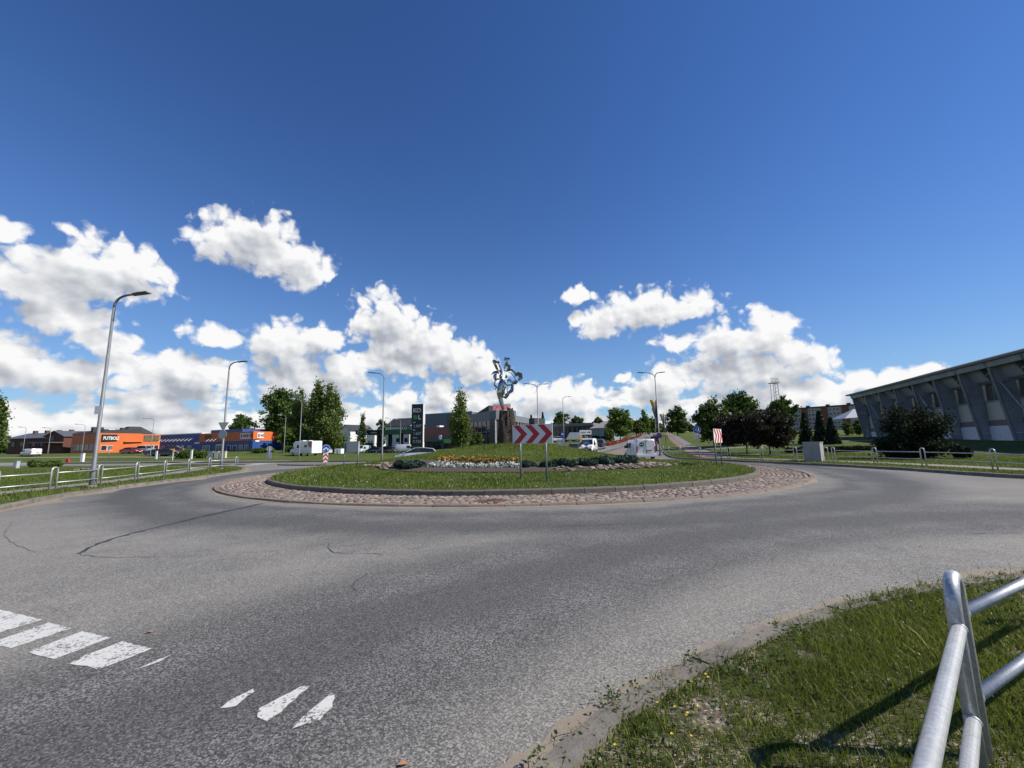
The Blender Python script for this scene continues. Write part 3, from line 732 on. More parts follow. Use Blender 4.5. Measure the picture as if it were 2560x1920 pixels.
RP = [pt(u, v) for u, v in ((2014, 1151.6), (1990, 1150.2), (1905, 1148), (1823, 1146.5), (1751, 1144), (1702, 1141.6), (1673, 1138.2), (1659, 1135.5))]
railing('hooped steel railing between grey cabinet and avenue', [tuple(p) for p in RP])
hp = pt(2067, 1152.5); hr = empty('hoop_barrier', hp, label='single steel hoop close beside the grey cabinet', cat='barrier'); hoop(hr, 0, 0, 0, .7, -.7)
# the railing in the foreground turns a corner at its hoop
nr = empty('railing', (2.31, 2.31, .05), label='close-up galvanised railing with hoop at lower right', cat='railing', group='hooped steel railings')
hoop(nr, 0, 0, 0, .775, .632, w=.125, h=.95, r=.0315)
for zr, q0, q1 in ((.70, (-.115, -.105), (-2.85, -2.42)), (.285, (-.125, -.11), (-2.85, -2.42))):
    MB().tube([(q0[0], q0[1], zr), (q1[0], q1[1], zr)], .0285, 16).build('rail', M_GALV, nr, smooth=True)
for zr in (.70, .285):
    MB().tube([(.115, .095, zr), (2.75, 1.42, zr)], .0285, 16).build('rail', M_GALV, nr, smooth=True)
for wx, wy, wz, wd in ((-.108, -.099, .70, (-.73, -.66, 0)), (-.118, -.104, .285, (-.73, -.66, 0)), (.12, .098, .70, (.89, .455, 0)), (.12, .098, .285, (.89, .455, 0))): MB().disc((wx, wy, wz), .033, wd, .014, 16).build('weld_bead', M_GALV, nr, smooth=True)
hoop(nr, 2.85, 1.47, 0, .89, .455, w=.125, h=.95, r=.0315); hoop(nr, -2.98, -2.52, 0, .72, .69, w=.125, h=.95, r=.0315)

def lamp(label, base, h, arms, head=1.0, r=.085, mat=M_LAMP, headmat=M_DARKP, group='street lamps', cobra=False):
    """arms: list of (direction in degrees clockwise from +Y, length)"""
    root = empty('street_lamp', base, label=label, cat='street lamp', group=group)
    MB().tube([(0, 0, -.3), (0, 0, .9), (0, 0, .95), (0, 0, h * .93)], [r, r, r * .82, r * .55], 12).build('pole', mat, root, smooth=True)
    MB().lathe([(r * 1.9, -.25), (r * 1.9, .05), (r * 1.5, .09)], n=14).build('foot', M_KERB, root)
    for a, L in arms:
        dx, dy = math.sin(R(a)), math.cos(R(a)); pts = []
        for t in np.linspace(0, 1, 9):
            s = L * (t ** 1.9); z = h * .93 + (h * .07) * (1 - (1 - t) ** 2.2); pts.append((dx * s, dy * s, z))
        MB().tube(pts, [r * .52] * 9, 8).build('arm', mat, root, smooth=True)
        c = Vector(pts[-1]); hl = .62 * head; m = MB(); u = Vector((dx, dy, .08)).normalized(); w = Vector((-dy, dx, 0)); up = u.cross(w) * -1
        def q(s, b, z): return tuple(c + u * s + w * b + up * z)
        k = .15 * head; th = .10 * head if cobra else .05 * head
        m.hexa([q(-.08, -k * .5, -th), q(hl, -k, -th * .6), q(hl, k, -th * .6), q(-.08, k * .5, -th), q(-.08, -k * .4, th), q(hl, -k * .7, th * .3), q(hl, k * .7, th * .3), q(-.08, k * .4, th)])
        hd = m.build('lamp_head', headmat, root)
        MB().hexa([q(.12, -k * .6, -th - .02), q(hl * .95, -k * .75, -th * .6 - .02), q(hl * .95, k * .75, -th * .6 - .02), q(.12, k * .6, -th - .02), q(.12, -k * .6, -th + .01), q(hl * .95, -k * .75, -th * .6 + .01), q(hl * .95, k * .75, -th * .6 + .01), q(.12, k * .6, -th + .01)]).build('lens', M_LED, hd)
    return root
M_PALEH = plain('pale_lamp_head', (.62, .63, .63), .4, .1, .06)
L1 = lamp('tall grey street lamp behind the left railing, nearest of all', pt(228, 1218), 8.95, [(92, .95)], head=1.1, r=.10)
MB().box(-.17, .17, -.13, -.12, 3.25, 3.62).build('notice', M_WHITE, L1)
L2 = lamp('street lamp carrying the backs of two traffic signs', pt(552, 1173.5), 8.7, [(84, .75)], r=.10)
lamp('slim street lamp standing left of the tall price sign', (-13.7, 43.6, .13), 9.4, [(-95, 1.05)], r=.10)
L4 = lamp('two-armed street lamp with a long banner beside the avenue', pt(1650.6, 1136), 9.95, [(-88, 1.5), (80, .75)], r=.10)
lamp('two-armed street lamp rising behind the arrow board', (3.4, 55.5, .4), 9.4, [(-92, 1.2), (70, 1.1)], r=.09)
lamp('single-armed street lamp right of the two-armed one', (10.2, 83, 1.2), 9.9, [(74, 1.2)], r=.09)
for lb, u, v, Y, h, a, L, cob in (
    ('lamp with a big pale head left of the birches', 747, 1148, 55, 8.0, -88, 1.1, True),
    ('lamp in front of the blue and orange shop corner', 708.5, 1146, 78, 8.1, -90, 1.0, True),
    ('lamp standing among the birches behind the motorhome', 761, 1125, 112, 8.4, 85, 1.3, True),
    ('lamp on the kerb before the black cars', 374, 1152, 78, 7.9, -90, 1.6, True),
    ('lamp before the left wing of the football shop', 204, 1135, 104, 7.4, -95, 1.8, True),
    ('lamp right of the white delivery van', 118, 1142, 98, 6.8, -95, 1.3, True),
    ('lamp left of the white delivery van', 56, 1135, 101, 6.5, -95, 1.2, True),
    ('lamp at the edge of the filling station forecourt', 1000, 1130, 88, 6.9, -80, .9, True),
    ('lamp beside the lime trees on the avenue', 1537, 1103, 130, 8.2, 80, .9, True),
    ('lamp behind the white house by the filling station', 975, 1112, 118, 7.6, -80, 1.0, True),
    ('distant lamp over the roof of the blue shop', 651, 1115, 135, 7.2, -85, .9, True),
    ('distant lamp left of the tall banner', 1640, 1090, 120, 8.5, 85, .9, True)):
    p = at(u, v, Y); p.z = gzf(p.x, p.y) + .1; t = at(u, v, Y).z
    lamp(lb, p, h + t - p.z, [(a, L)], r=.075, cobra=cob, headmat=M_PALEH)

def sign_disc(root, c, r, nrm, mat, name='sign_face', rim=None):
    nrm = Vector(nrm).normalized(); c = Vector(c)
    o = MB().disc(c, r, nrm, .02, 28).build(name, mat, root)
    if rim is not None: MB().disc(c - nrm * .004, r * 1.09, nrm, .016, 28).build('rim', rim, o)
    return o
# backs of signs on the second lamp
MB().disc((0, -.14, 2.75), .36, (.1, 1, 0), .02).build('round_sign_back', M_SIGNB, L2)
MB().add([(-.42, -.15, 3.72), (.42, -.13, 3.72), (0, -.14, 3.0), (-.42, -.12, 3.72), (.42, -.10, 3.72), (0, -.11, 3.0)], [(0, 1, 2), (5, 4, 3), (0, 3, 4, 1), (1, 4, 5, 2), (2, 5, 3, 0)]).build('triangle_sign_back', M_SIGNB, L2)
# no-stopping sign on the two-armed lamp
ns = sign_disc(L4, (-.02, -.13, 2.22), .30, (-.3, -1, 0), M_BLUE, rim=M_RED)
for a in (45, -45): MB().hexa([(-.02 + s1 * .28 * math.cos(R(a)) + s2 * .035 * math.sin(R(a)), -.155 + dy, 2.22 + s1 * .28 * math.sin(R(a)) - s2 * .035 * math.cos(R(a))) for dy in (0, .01) for s1, s2 in ((-1, -1), (1, -1), (1, 1), (-1, 1))]).build('bar', M_RED, ns)
def banner(root, x, z0, z1, w, mat, lean=0):
    m = MB(); n = 8; vs = []
    for i in range(n + 1):
        t = i / n; ww = w * t; z = z0 + (z1 - z0) * t; vs += [(x, -.02 + .05 * math.sin(3 * t), z), (x - ww * .55, -.05 + .09 * math.sin(5 * t), z), (x - ww, -.02 + .06 * math.sin(4 * t + 1), z)]
    fs = [(3 * i + k, 3 * i + k + 1, 3 * i + k + 4, 3 * i + k + 3) for i in range(n) for k in range(2)]
    o = m.add(vs, fs).build('banner', mat, root, smooth=True); sm_ = o.modifiers.new('th', 'SOLIDIFY'); sm_.thickness = .012; return o
def banner_mat():
    t = NT('banner_cloth'); p = t.obj(); s = t.n.new('ShaderNodeSeparateXYZ'); t.l.new(p, s.inputs[0])
    n1 = t.noise(p, 1.7, 5, .65, .6)
    t.set(Base_Color=t.mix(t.mr(t.math('ADD', t.math('MULTIPLY', s.outputs[0], -.9), t.math('MULTIPLY', n1, .9)), .55, .85), (.035, .06, .19), (.42, .30, .06)), Roughness=.7); return t.m
M_BAN = banner_mat()
banner(L4, -.06, 3.4, 6.55, .80, M_BAN)
for k, (u, v, Y) in enumerate(((1650, 1110, 62), (1664, 1098, 85), (1668, 1092, 110))):
    p = at(u, v, Y); p.z = gzf(p.x, p.y) + .1; f = empty('banner_pole', p, label=('banner pole beside the avenue, nearest behind the no-stopping sign', 'banner pole beside the avenue, middle of three', 'banner pole beside the avenue, farthest and smallest')[k], cat='flagpole', group='banner poles')
    MB().tube([(0, 0, -.2), (0, 0, 6.4)], [.06, .04], 8).build('pole', M_LAMP, f, smooth=True); banner(f, -.05, 3.0, 6.2, .9, M_BAN)

def chevron_board(label, c, ang, z0, L=2.36, H=.75, posts=.78, zb=0, back=False):
    """red and white arrow board facing the local -Y side; ang turns it"""
    root = empty('chevron_board', c, R(ang), label=label, cat='road sign', group='chevron boards on the island')
    pn = MB().box(-L / 2, L / 2, -.012, .012, z0, z0 + H).build('panel', M_WHITE if not back else M_WHITE, root, bevel=.004)
    zc = z0 + H / 2; w = L / 6.4; h2 = H / 2 - .012
    for k in range(3):
        x0 = -L / 2 + .035 + k * (2 * w)
        m = MB(); y = -.018
        poly = [(x0, zc + h2), (x0 + w, zc + h2), (x0 + w + .36, zc), (x0 + w, zc - h2), (x0, zc - h2), (x0 + .36, zc)]
        vs = [(px, y, pz) for px, pz in poly] + [(px, y + .008, pz) for px, pz in poly]
        m.add(vs, [(5, 0, 1, 2), (5, 2, 3, 4)] + [(i, (i + 1) % 6, 6 + (i + 1) % 6, 6 + i) for i in range(6)]).build('chevron', M_RED, pn)
    MB().box(-L / 2 + .01, L / 2 - .01, .0125, .016, z0 + .01, z0 + H - .01).build('back_plate', M_SIGNB, pn)
    for s in (-1, 1):
        MB().tube([(s * posts, .05, -.3), (s * posts, .05, z0 + H - .04)], .038, 10).build('post', M_POST, root, smooth=True)
    return root
def isl(u, v): return hit(u, v, 0, mound)
a, b = isl(1301, 1199), isl(1366, 1202)
mid_ = (a + b) / 2; dd = b - a
chevron_board('large red and white arrow board in front of the sculpture', (mid_.x, mid_.y, mid_.z - .02), math.degrees(math.atan2(dd.y, dd.x)), at(1333, 1107.5, mid_.y).z - mid_.z, L=dd.length * 1.56, posts=dd.length / 2)
a = isl(1802, 1166.5); chevron_board('narrow-looking arrow board seen almost edge-on at the right of the island', (a.x + .25, a.y + .55, mound(a.x, a.y)), 51, 1.30, L=1.8, H=.78, posts=.62)
a = isl(862, 1167); b = isl(896, 1166); chevron_board('arrow board seen from its grey back, left on the island', ((a.x + b.x) / 2, (a.y + b.y) / 2, a.z), 180 + math.degrees(math.atan2(b.y - a.y, b.x - a.x)), at(878, 1131, a.y).z - a.z, L=1.55, H=.66, posts=(b - a).length / 2)

def arrow_sign(label, p, zc, turn=0):
    root = empty('direction_sign', p, R(turn), label=label, cat='road sign', group='blue arrow signs on the splitter islands')
    MB().tube([(0, .04, -.3), (0, .04, zc + .3)], .03, 8).build('post', M_POST, root, smooth=True)
    f = sign_disc(root, (0, 0, zc), .31, (0, -1, 0), M_BLUE, rim=M_WHITE)
    m = MB()
    for s in (-1, 1):
        pts = [(s * .02, zc + .10), (s * .12, zc + .02), (s * .17, zc - .12)]
        m.add([(s * .0, -.016, zc + .14), (s * .0, -.016, zc + .05), (s * .09, -.016, zc - .06), (s * .17, -.016, zc - .02)], [(0, 1, 2, 3)][::s])
        m.add([(s * .05, -.016, zc - .13), (s * .22, -.016, zc - .15), (s * .20, -.016, zc + .03)], [(0, 1, 2)])
    m.build('arrows', M_WHITE, f)
    pn = MB().box(-.20, .20, -.012, .012, zc - 1.18, zc - .40).build('chevron_panel', M_WHITE, root)
    for z in (zc - 1.10, zc - .74):
        MB().add([(-.19, -.016, z - .06), (0, -.016, z + .16), (.19, -.016, z - .06), (.19, -.016, z + .12), (0, -.016, z + .34), (-.19, -.016, z + .12)], [(0, 1, 4, 5), (1, 2, 3, 4)]).build('chevron', M_RED, pn)
    return root
p = hit(813, 1165.5, .1); arrow_sign('blue round arrow sign with chevron before the motorhome', p, at(817, 1121.5, p.y).z - p.z, 22)
p = at(1465.5, 1107, 45.5); zc = p.z; p.z = .05; arrow_sign('blue round arrow sign with chevron before the oncoming white van', p, zc - .05, -8)
def sign_back(label, p, zc, plate=True):
    root = empty('road_sign', p, label=label, cat='road sign')
    MB().tube([(0, .03, -.3), (0, .03, zc + .25)], .03, 8).build('post', M_POST, root, smooth=True)
    MB().disc((0, .07, zc), .32, (.2, -1, 0), .02).build('round_back', M_SIGNB, root)
    if plate: MB().box(-.30, .30, .05, .065, zc - 1.12, zc - .38).build('plate_back', M_SIGNB, root)
    return root
p = hit(670.5, 1156.5, .1); sign_back('grey back of a round sign with plate, before the blue shop', p, at(671.5, 1122, p.y).z - p.z)
p = hit(270, 1153, .1); sign_back('small grey sign back on the bank before the football shop', p, at(272, 1119, p.y).z - p.z, False)
p = at(1748, 1143, 41.5); p.z = gzf(p.x, p.y) + GUP; bs = empty('cycle_path_sign', p, R(-8), label='round blue cyclist and walker sign with white plate', cat='road sign')
zc = at(1746.6, 1074.5, 41.5).z - p.z
MB().tube([(0, .04, -.3), (0, .04, zc + .3)], .03, 8).build('post', M_POST, bs, smooth=True)
f = sign_disc(bs, (0, 0, zc), .34, (0, -1, 0), M_BLUE, rim=M_WHITE)
MB().box(-.012, .012, -.018, -.010, zc - .3, zc + .3).build('divider', M_WHITE, f)
MB().tube([(.14, -.017, zc + .17), (.14, -.017, zc + .10)], .032, 8).tube([(.14, -.017, zc + .10), (.14, -.017, zc - .06)], .03, 6).tube([(.14, -.017, zc - .06), (.07, -.017, zc - .2)], .018, 6).tube([(.14, -.017, zc - .06), (.2, -.017, zc - .2)], .018, 6).build('walker_symbol', M_WHITE, f)
m = MB()
for cx in (-.22, -.09): m.tube([(cx + .05 * math.cos(t), -.017, zc - .04 + .05 * math.sin(t)) for t in np.linspace(0, 2 * math.pi, 13)], .010, 5)
m.tube([(-.22, -.017, zc - .04), (-.17, -.017, zc + .05), (-.10, -.017, zc + .05), (-.09, -.017, zc - .04)], .010, 5).build('bicycle_symbol', M_WHITE, f)
pl = MB().box(-.36, .36, -.012, .012, zc - .78, zc - .44).build('plate', M_WHITE, bs)

def text(body, size, mat, parent, loc, rot=(R(90), 0, 0), bold=.0, name='lettering', ext=.015, align='LEFT', sx=1.0):
    cu = bpy.data.curves.new('t', 'FONT'); cu.body = body; cu.size = size; cu.extrude = ext; cu.offset = bold; cu.align_x = align; cu.resolution_u = 3
    o = bpy.data.objects.new('t', cu); COL.objects.link(o)
    dg = bpy.context.evaluated_depsgraph_get(); me = bpy.data.meshes.new_from_object(o.evaluated_get(dg))
    bpy.data.objects.remove(o); bpy.data.curves.remove(cu)
    me.materials.clear(); me.materials.append(mat)
    q = bpy.data.objects.new(name, me); link(q, parent); q.location = loc; q.rotation_euler = rot; q.scale = (sx, 1, 1); return q
text('E-mc 1', .26, M_BLACK, pl, (-.33, -.014, zc - .70), ext=.002)

# grey utility cabinet
p = pt(2036, 1154); cbn = empty('utility_cabinet', p, R(-50), label='pale grey concrete utility cabinet between the right railings', cat='cabinet')
M_CAB = concrete_mat('cabinet_concrete', (.30, .30, .29), (.42, .42, .41), 2.0, 40)
MB().box(-.5, .5, -.3, .5, -.2, 1.30).build('body', M_CAB, cbn, bevel=.015); MB().box(-.53, .53, -.33, .53, 1.305, 1.36).build('lid', M_CAB, cbn, bevel=.012)
MB().box(-.45, -.03, -.318, -.302, .15, 1.15).build('door', M_CAB, cbn, bevel=.004); MB().box(.01, .43, -.318, -.302, .15, 1.15).build('door', M_CAB, cbn, bevel=.004)
def cabinet(label, u, v, Y, w, h, mat, d=.4):
    p = at(u, v, Y); p.z = gzf(p.x, p.y) + .1; r_ = empty('junction_box', p, label=label, cat='cabinet', group='small boxes on the left grass')
    MB().box(-w / 2, w / 2, -d / 2, d / 2, -.3, h).build('case', mat, r_, bevel=.01); MB().box(-w / 2 - .02, w / 2 + .02, -d / 2 - .02, d / 2 + .02, h + .002, h + .05).build('cap', mat, r_)
    MB().box(-w / 2 + .05, w / 2 - .05, -d / 2 - .012, -d / 2 - .002, .12, h - .1).build('door', mat, r_)
M_CREAM = plain('cream_steel', (.58, .55, .40), .5); M_PBLUE = plain('pale_blue_steel', (.36, .43, .45), .5); M_GREYC = plain('grey_steel', (.30, .32, .33), .5)
cabinet('cream box on the grass left of the bush', 205, 1156, 66, .42, 1.35, M_WHITE, .3)
cabinet('pale blue box on the left lawn', 40, 1172, 44, .36, .72, M_PBLUE, .3)
cabinet('grey cabinet left of two cream ones', 527, 1136, 76, .95, 1.25, M_GREYC)
cabinet('cream cabinet between grey cabinet and lamp', 542, 1136, 76, .75, 1.25, M_CREAM); cabinet('cream cabinet right of the lamp with sign backs', 558, 1135, 76, 1.1, 1.25, M_CREAM)
cabinet('white marker column on the kerb before the black cars', 390, 1147, 77, .3, 1.5, M_WHITE, .2); cabinet('white marker column right of the big bush', 478, 1144, 72, .3, 1.6, M_WHITE, .2)
p = at(431, 1152, 66); p.z = .1; yp = empty('marker_post', p, label='thin white post with a yellow head on the left grass', cat='post')
MB().tube([(0, 0, -.2), (0, 0, 1.3)], .05, 8).build('stake', M_WHITE, yp); MB().box(-.10, .10, -.05, .05, 1.302, 1.85).build('head', plain('yellow_plastic', (.72, .42, .03), .5), yp)
p = at(169, 1156, 64); p.z = .1; rb = empty('road_barrier', p, label='small red plastic barrier at the edge of the left road', cat='barrier'); MB().prism([(-.25, -.1), (.25, -.1), (.17, .55), (-.17, .55)], 'y', -.15, .15).build('body', plain('red_plastic', (.42, .03, .035), .5), rb); MB().box(-.13, .13, -.1, .1, .552, .62).build('grip', M_RED, rb)
p = at(216, 1180, 37); hs = empty('stone_pile', (p.x, p.y, gzf(p.x, p.y) + .1), label='low heap of pale stones on the left lawn', cat='stones')
rg = random.Random(4)
for k in range(22):
    x, y, s = rg.uniform(-.9, .9), rg.uniform(-.4, .4), rg.uniform(.10, .22); o = bpy.data.objects.new('stone', bpy.data.meshes['cobblestone']); link(o, hs); o.location = (x, y, .03 + .08 * max(0, 1 - abs(x))); o.scale = (s, s * .8, s * .6); o.rotation_euler = (0, 0, x * 9)

# splitter islands
def splitter(poly, label, name='splitter_island'):
    root = empty(name, (0, 0, 0), label=label, kind='structure')
    m = MB(); n = len(poly); c = (sum(p[0] for p in poly) / n, sum(p[1] for p in poly) / n)
    vs = [(x, y, gzf(x, y) + .10) for x, y in poly] + [(c[0], c[1], gzf(*c) + .13)]
    m.add(vs, [(i, (i + 1) % n, n) for i in range(n)]).build('cobbled_top', M_COBF, root)
    pts = resample(list(poly) + [poly[0]], 1.0)
    for a, b in zip(pts, pts[1:]):
        L = math.hypot(b[0] - a[0], b[1] - a[1])
        if L < .2: continue
        ux, uy = (b[0] - a[0]) / L, (b[1] - a[1]) / L; z = gzf(*a)
        MB().hexa([(a[0] + ux * t - uy * w, a[1] + uy * t + ux * w, z + h) for h in (-.1, .115) for t, w in ((.008, -.07), (L - .008, -.07), (L - .008, .07), (.008, .07))]).build('kerb_stone', M_KERB, root)
def cobf():
    t = NT('far_cobbles'); p = t.pos(); a = t.voro(p, 4.6, out='Color'); s = t.n.new('ShaderNodeSeparateColor'); t.l.new(a, s.inputs[0]); d = t.voro(p, 4.6)
    c = t.ramp(s.outputs[0], (.0, (.16, .135, .12)), (.4, (.29, .22, .18)), (.7, (.22, .19, .165)), (1., (.40, .33, .27)))
    t.set(Base_Color=t.mix(t.mr(d, .3, .55), c, (.16, .125, .095)), Roughness=.9); t.bump(t.math('MULTIPLY', d, -1), .8, .05); return t.m
M_COBF = cobf()
splitter(smooth([(-17.4, 41.0), (-19.0, 39.8), (-23.6, 42.3), (-24.6, 43.6), (-23.2, 44.2), (-19.6, 43.6), (-17.4, 41.0)], 1), 'cobbled splitter island beside the blue arrow sign on the left')
splitter(smooth([(-28.5, 44.6), (-34, 46.4), (-42, 49), (-42, 50), (-34, 48.6), (-28.6, 46.4), (-28.5, 44.6)], 1), 'cobbled splitter island beyond the left crossing')
splitter([(7.6, 46.6), (9.8, 46.2), (12.6, 48.2), (16.9, 59), (27.6, 90), (45.5, 141), (44.4, 141.4), (25.8, 90.5), (13.9, 60), (9.6, 50.4)], 'paved central reserve carrying the avenue railing')
# railing and flower boxes along the central reserve
M_FLOW = leafmat('red_begonias', [(.10, .012, .012), (.22, .02, .018), (.36, .05, .03), (.42, .11, .05), (.05, .07, .02)], .15)
mr_ = empty('median_railing', (9.5, 48.2, 0), label='long steel railing down the middle of the avenue', cat='railing')
q0, q1 = Vector((9.5, 48.2)), Vector((44.9, 141)); n = 34; prev = None
for i in range(n + 1):
    t = i / n; p = q0.lerp(q1, t); 
    if t < .35: p = p + Vector((.9, -.0)) * math.sin(t / .35 * math.pi) * .6
    z = gzf(p.x, p.y) + .1; L = Vector((p.x - 9.5, p.y - 48.2, z))
    MB().tube([(L.x, L.y, z - .2), (L.x, L.y, z + .95)], .03, 6).build('post', M_GALV, mr_)
    if prev is not None:
        for h in (.92, .5): MB().tube([(prev.x, prev.y, prev.z + h), (L.x, L.y, z + h)], .022, 6).build('rail', M_GALV, mr_)
    prev = L
def leaf_cloud(cent, spread, size, rg, flat=0.0):
    """(n,3) centres -> quads of random attitude"""
    n = len(cent); a = rg.normal(size=(n, 3)); a[:, 2] *= (1 - flat); a /= np.linalg.norm(a, axis=1)[:, None]
    b = np.cross(a, rg.normal(size=(n, 3))); b /= np.linalg.norm(b, axis=1)[:, None] + 1e-9
    s = size * rg.uniform(.6, 1.35, size=(n, 1)); w = s * rg.uniform(.45, .75, size=(n, 1))
    V = np.stack([cent - a * s, cent - b * w + a * s * .1, cent + a * s, cent + b * w + a * s * .1], 1).reshape(-1, 3)
    F = np.arange(4 * n).reshape(n, 4); return V, F
rgn = np.random.default_rng(5)
fb0 = None
for i in range(16):
    t = .10 + .72 * (i / 15) ** 1.25; p = q0.lerp(q1, t); 
    if t < .35: p = p + Vector((.9, 0)) * math.sin(t / .35 * math.pi) * .6
    z = gzf(p.x, p.y) + .1
    fb = empty('flower_box', (p.x - .25, p.y, z + .95), R(-20), label='box of red flowers hanging on the avenue railing, one of a long row', cat='flower box', group='red flower boxes on the avenue railing')
    MB().box(-.12, .12, -.75, .75, -.12, .06).build('trough', plain('dark_trough', (.03, .03, .03), .7), fb)
    c = np.column_stack([rgn.normal(0, .17, 260), rgn.uniform(-.95, .95, 260), np.abs(rgn.normal(.18, .17, 260))])
    V, F = leaf_cloud(c, 0, .10, rgn); np_mesh('flowers', V, F, M_FLOW, fb)
# ------------------------------------------------------------------ trees and shrubs
M_BARK = plain('dark_bark', (.055, .045, .036), .9, 0, .35, 6, bumps=.6)
def birch_bark():
    t = NT('birch_bark'); p = t.obj(); n1 = t.noise(t.vmath('MULTIPLY', p, (1, 1, 5)), 2.2, 5, .7)
    t.set(Base_Color=t.ramp(n1, (.36, (.05, .045, .04)), (.46, (.55, .53, .50)), (.8, (.68, .66, .62))), Roughness=.8); return t.m
M_BIRB = birch_bark()
M_LDARK = leafmat('dark_oak_leaves', [(0.0204, 0.0449, 0.0102), (0.0408, 0.0816, 0.0163), (0.0694, 0.1224, 0.0224), (0.1122, 0.1734, 0.0367)], .22)
M_LMID = leafmat('linden_leaves', [(0.0300, 0.0638, 0.0112), (0.0638, 0.1162, 0.0187), (0.1050, 0.1650, 0.0281), (0.1594, 0.2156, 0.0450)], .28)
M_LBIR = leafmat('birch_leaves', [(0.0421, 0.0737, 0.0175), (0.0772, 0.1193, 0.0264), (0.1229, 0.1685, 0.0386), (0.1843, 0.2246, 0.0632)], .3)
M_LPALE = leafmat('willow_leaves', [(.045, .062, .014), (.085, .110, .022), (.135, .155, .035)], .35)
M_LCOP = leafmat('copper_leaves', [(.009, .008, .008), (.016, .012, .011), (.028, .019, .016), (.044, .028, .022)], .10)
M_LSPR = leafmat('spruce_needles', [(0.0102, 0.0272, 0.0153), (0.0204, 0.0442, 0.0221), (0.0374, 0.0714, 0.0306)], .08)
M_LPINE = leafmat('pine_needles', [(.005, .011, .006), (.010, .020, .009), (.020, .036, .015)], .05, .9)
M_LJUN = leafmat('juniper_needles', [(.016, .040, .030), (.030, .066, .050), (.052, .100, .078), (.085, .140, .110)], .12)
M_LBUSH = leafmat('bush_leaves', [(0.0338, 0.0675, 0.0150), (0.0656, 0.1125, 0.0225), (0.1162, 0.1688, 0.0375)], .25)

def limbs(root, h, r, zc, spread, mat, rg, n=6, name='trunk'):
    m = MB(); lean = rg.normal(0, .01, 2) * h
    m.tube([(0, 0, -.4), (lean[0] * .2, lean[1] * .2, h * .25), (lean[0] * .6, lean[1] * .6, h * .6), (lean[0], lean[1], h * .93)], [r * 1.25, r, r * .65, r * .12], 8)
    for k in range(n):
        a = k * 2.4 + rg.uniform(0, .6); z0 = h * (.22 + .5 * k / n); L = spread * rg.uniform(.6, .9); t = z0 / h
        m.tube([(lean[0] * t, lean[1] * t, z0), (L * .5 * math.cos(a), L * .5 * math.sin(a), z0 + L * .32), (L * math.cos(a), L * math.sin(a), z0 + L * .7)], [r * .45, r * .28, r * .06], 5)
    return m.build(name, mat, root, smooth=True)
def crown_pts(kind, h, z0, w, n, rg):
    """leaf positions; w = crown radius, from height z0 to h"""
    if kind in ('round', 'maple'):
        nb = 16; bl = []
        for k in range(nb):
            t = (k + .5) / nb; zz = z0 + (h - z0) * (.10 + .80 * t); prof = math.sin(math.pi * min(1, .12 + .80 * t)) ** (.55 if kind == 'round' else .38)
            a = k * 2.39996 + rg.uniform(-.3, .3); d = w * prof * rg.uniform(.30, .66); bl.append((d * math.cos(a), d * math.sin(a), zz, w * rg.uniform(.34, .50) * (.55 + .45 * prof), (h - z0) * rg.uniform(.13, .19)))
        bl.append((0, 0, (z0 + h) / 2, w * .5, (h - z0) * .42))
    elif kind == 'birch':
        bl = []; nb = 26
        for k in range(nb):
            t = (k + .5) / nb; zz = z0 + (h - z0) * t; prof = (1 - t) ** .62 * min(1, .45 + 2.6 * t); a = k * 2.39996
            d = w * prof * rg.uniform(.2, .72); bl.append((d * math.cos(a), d * math.sin(a), zz, w * (.10 + .24 * prof), (h - z0) * .085))
    c = []
    wt = np.array([b[3] ** 2 * b[4] for b in bl]); wt /= wt.sum()
    ncl = max(40, n // 34); cl = []
    for _ in range(ncl):
        b = bl[rg.choice(len(bl), p=wt)]; v = rg.normal(size=3); v /= np.linalg.norm(v); v *= rg.uniform(.45, 1.0) ** .5
        cl.append((b[0] + v[0] * b[3], b[1] + v[1] * b[3], b[2] + v[2] * b[4]))
    cl = np.array(cl); pick = rg.integers(0, ncl, n); sd = np.array([w * .10, w * .10, (h - z0) * (.030 if kind != 'birch' else .045)]) + .04
    return cl[pick] + rg.normal(size=(n, 3)) * sd * rg.uniform(.5, 1.2, size=(ncl, 1))[pick]
def conifer_pts(h, z0, w, n, rg, tiers=13):
    t = rg.uniform(0, 1, n) ** 1.25; tier = np.floor(t * tiers) / tiers; f = t * tiers - np.floor(t * tiers)
    rmax = w * (1 - tier) ** .9 * (1 - .35 * f) + .05; a = rg.uniform(0, 2 * math.pi, n); nbr = 11
    a = np.round(a * nbr / (2 * math.pi) + tier * 7.7) * (2 * math.pi / nbr) + rg.normal(0, .12, n); r = rmax * np.sqrt(rg.uniform(.03, 1, n))
    z = z0 + (h - z0) * (tier + f * .9 / tiers) - r * .22
    return np.column_stack([r * np.cos(a), r * np.sin(a), z])
def tree(name, label, kind, base, h, w, mat, n, leaf, seed, z0=.22, tr=.14, bark=None, group=None, cat='tree', rz=0.0):
    rg = np.random.default_rng(seed); root = empty(name, base, rz, label=label, cat=cat, group=group)
    limbs(root, h, tr, 0, w * .8, bark or M_BARK, rg, 3 if kind in ('spruce', 'birch') else 6)
    c = conifer_pts(h, h * z0, w, n, rg) if kind == 'spruce' else crown_pts(kind, h, h * z0, w, n, rg)
    V, F = leaf_cloud(c, 0, leaf, rg); np_mesh('crown', V, F, mat, root); return root
def ptree(name, label, kind, u, vb, vt, hw, Y, mat, n, leaf, seed, **k):
    """a tree whose foot, top and half-width are given as seen in the photograph, at distance Y"""
    b = at(u, vb, Y); b.z = gzf(b.x, b.y) + .08; top = at(u, vt, Y); return tree(name, label, kind, b, top.z - b.z, hw * Y / CAM_F, mat, n, leaf, seed, **k)
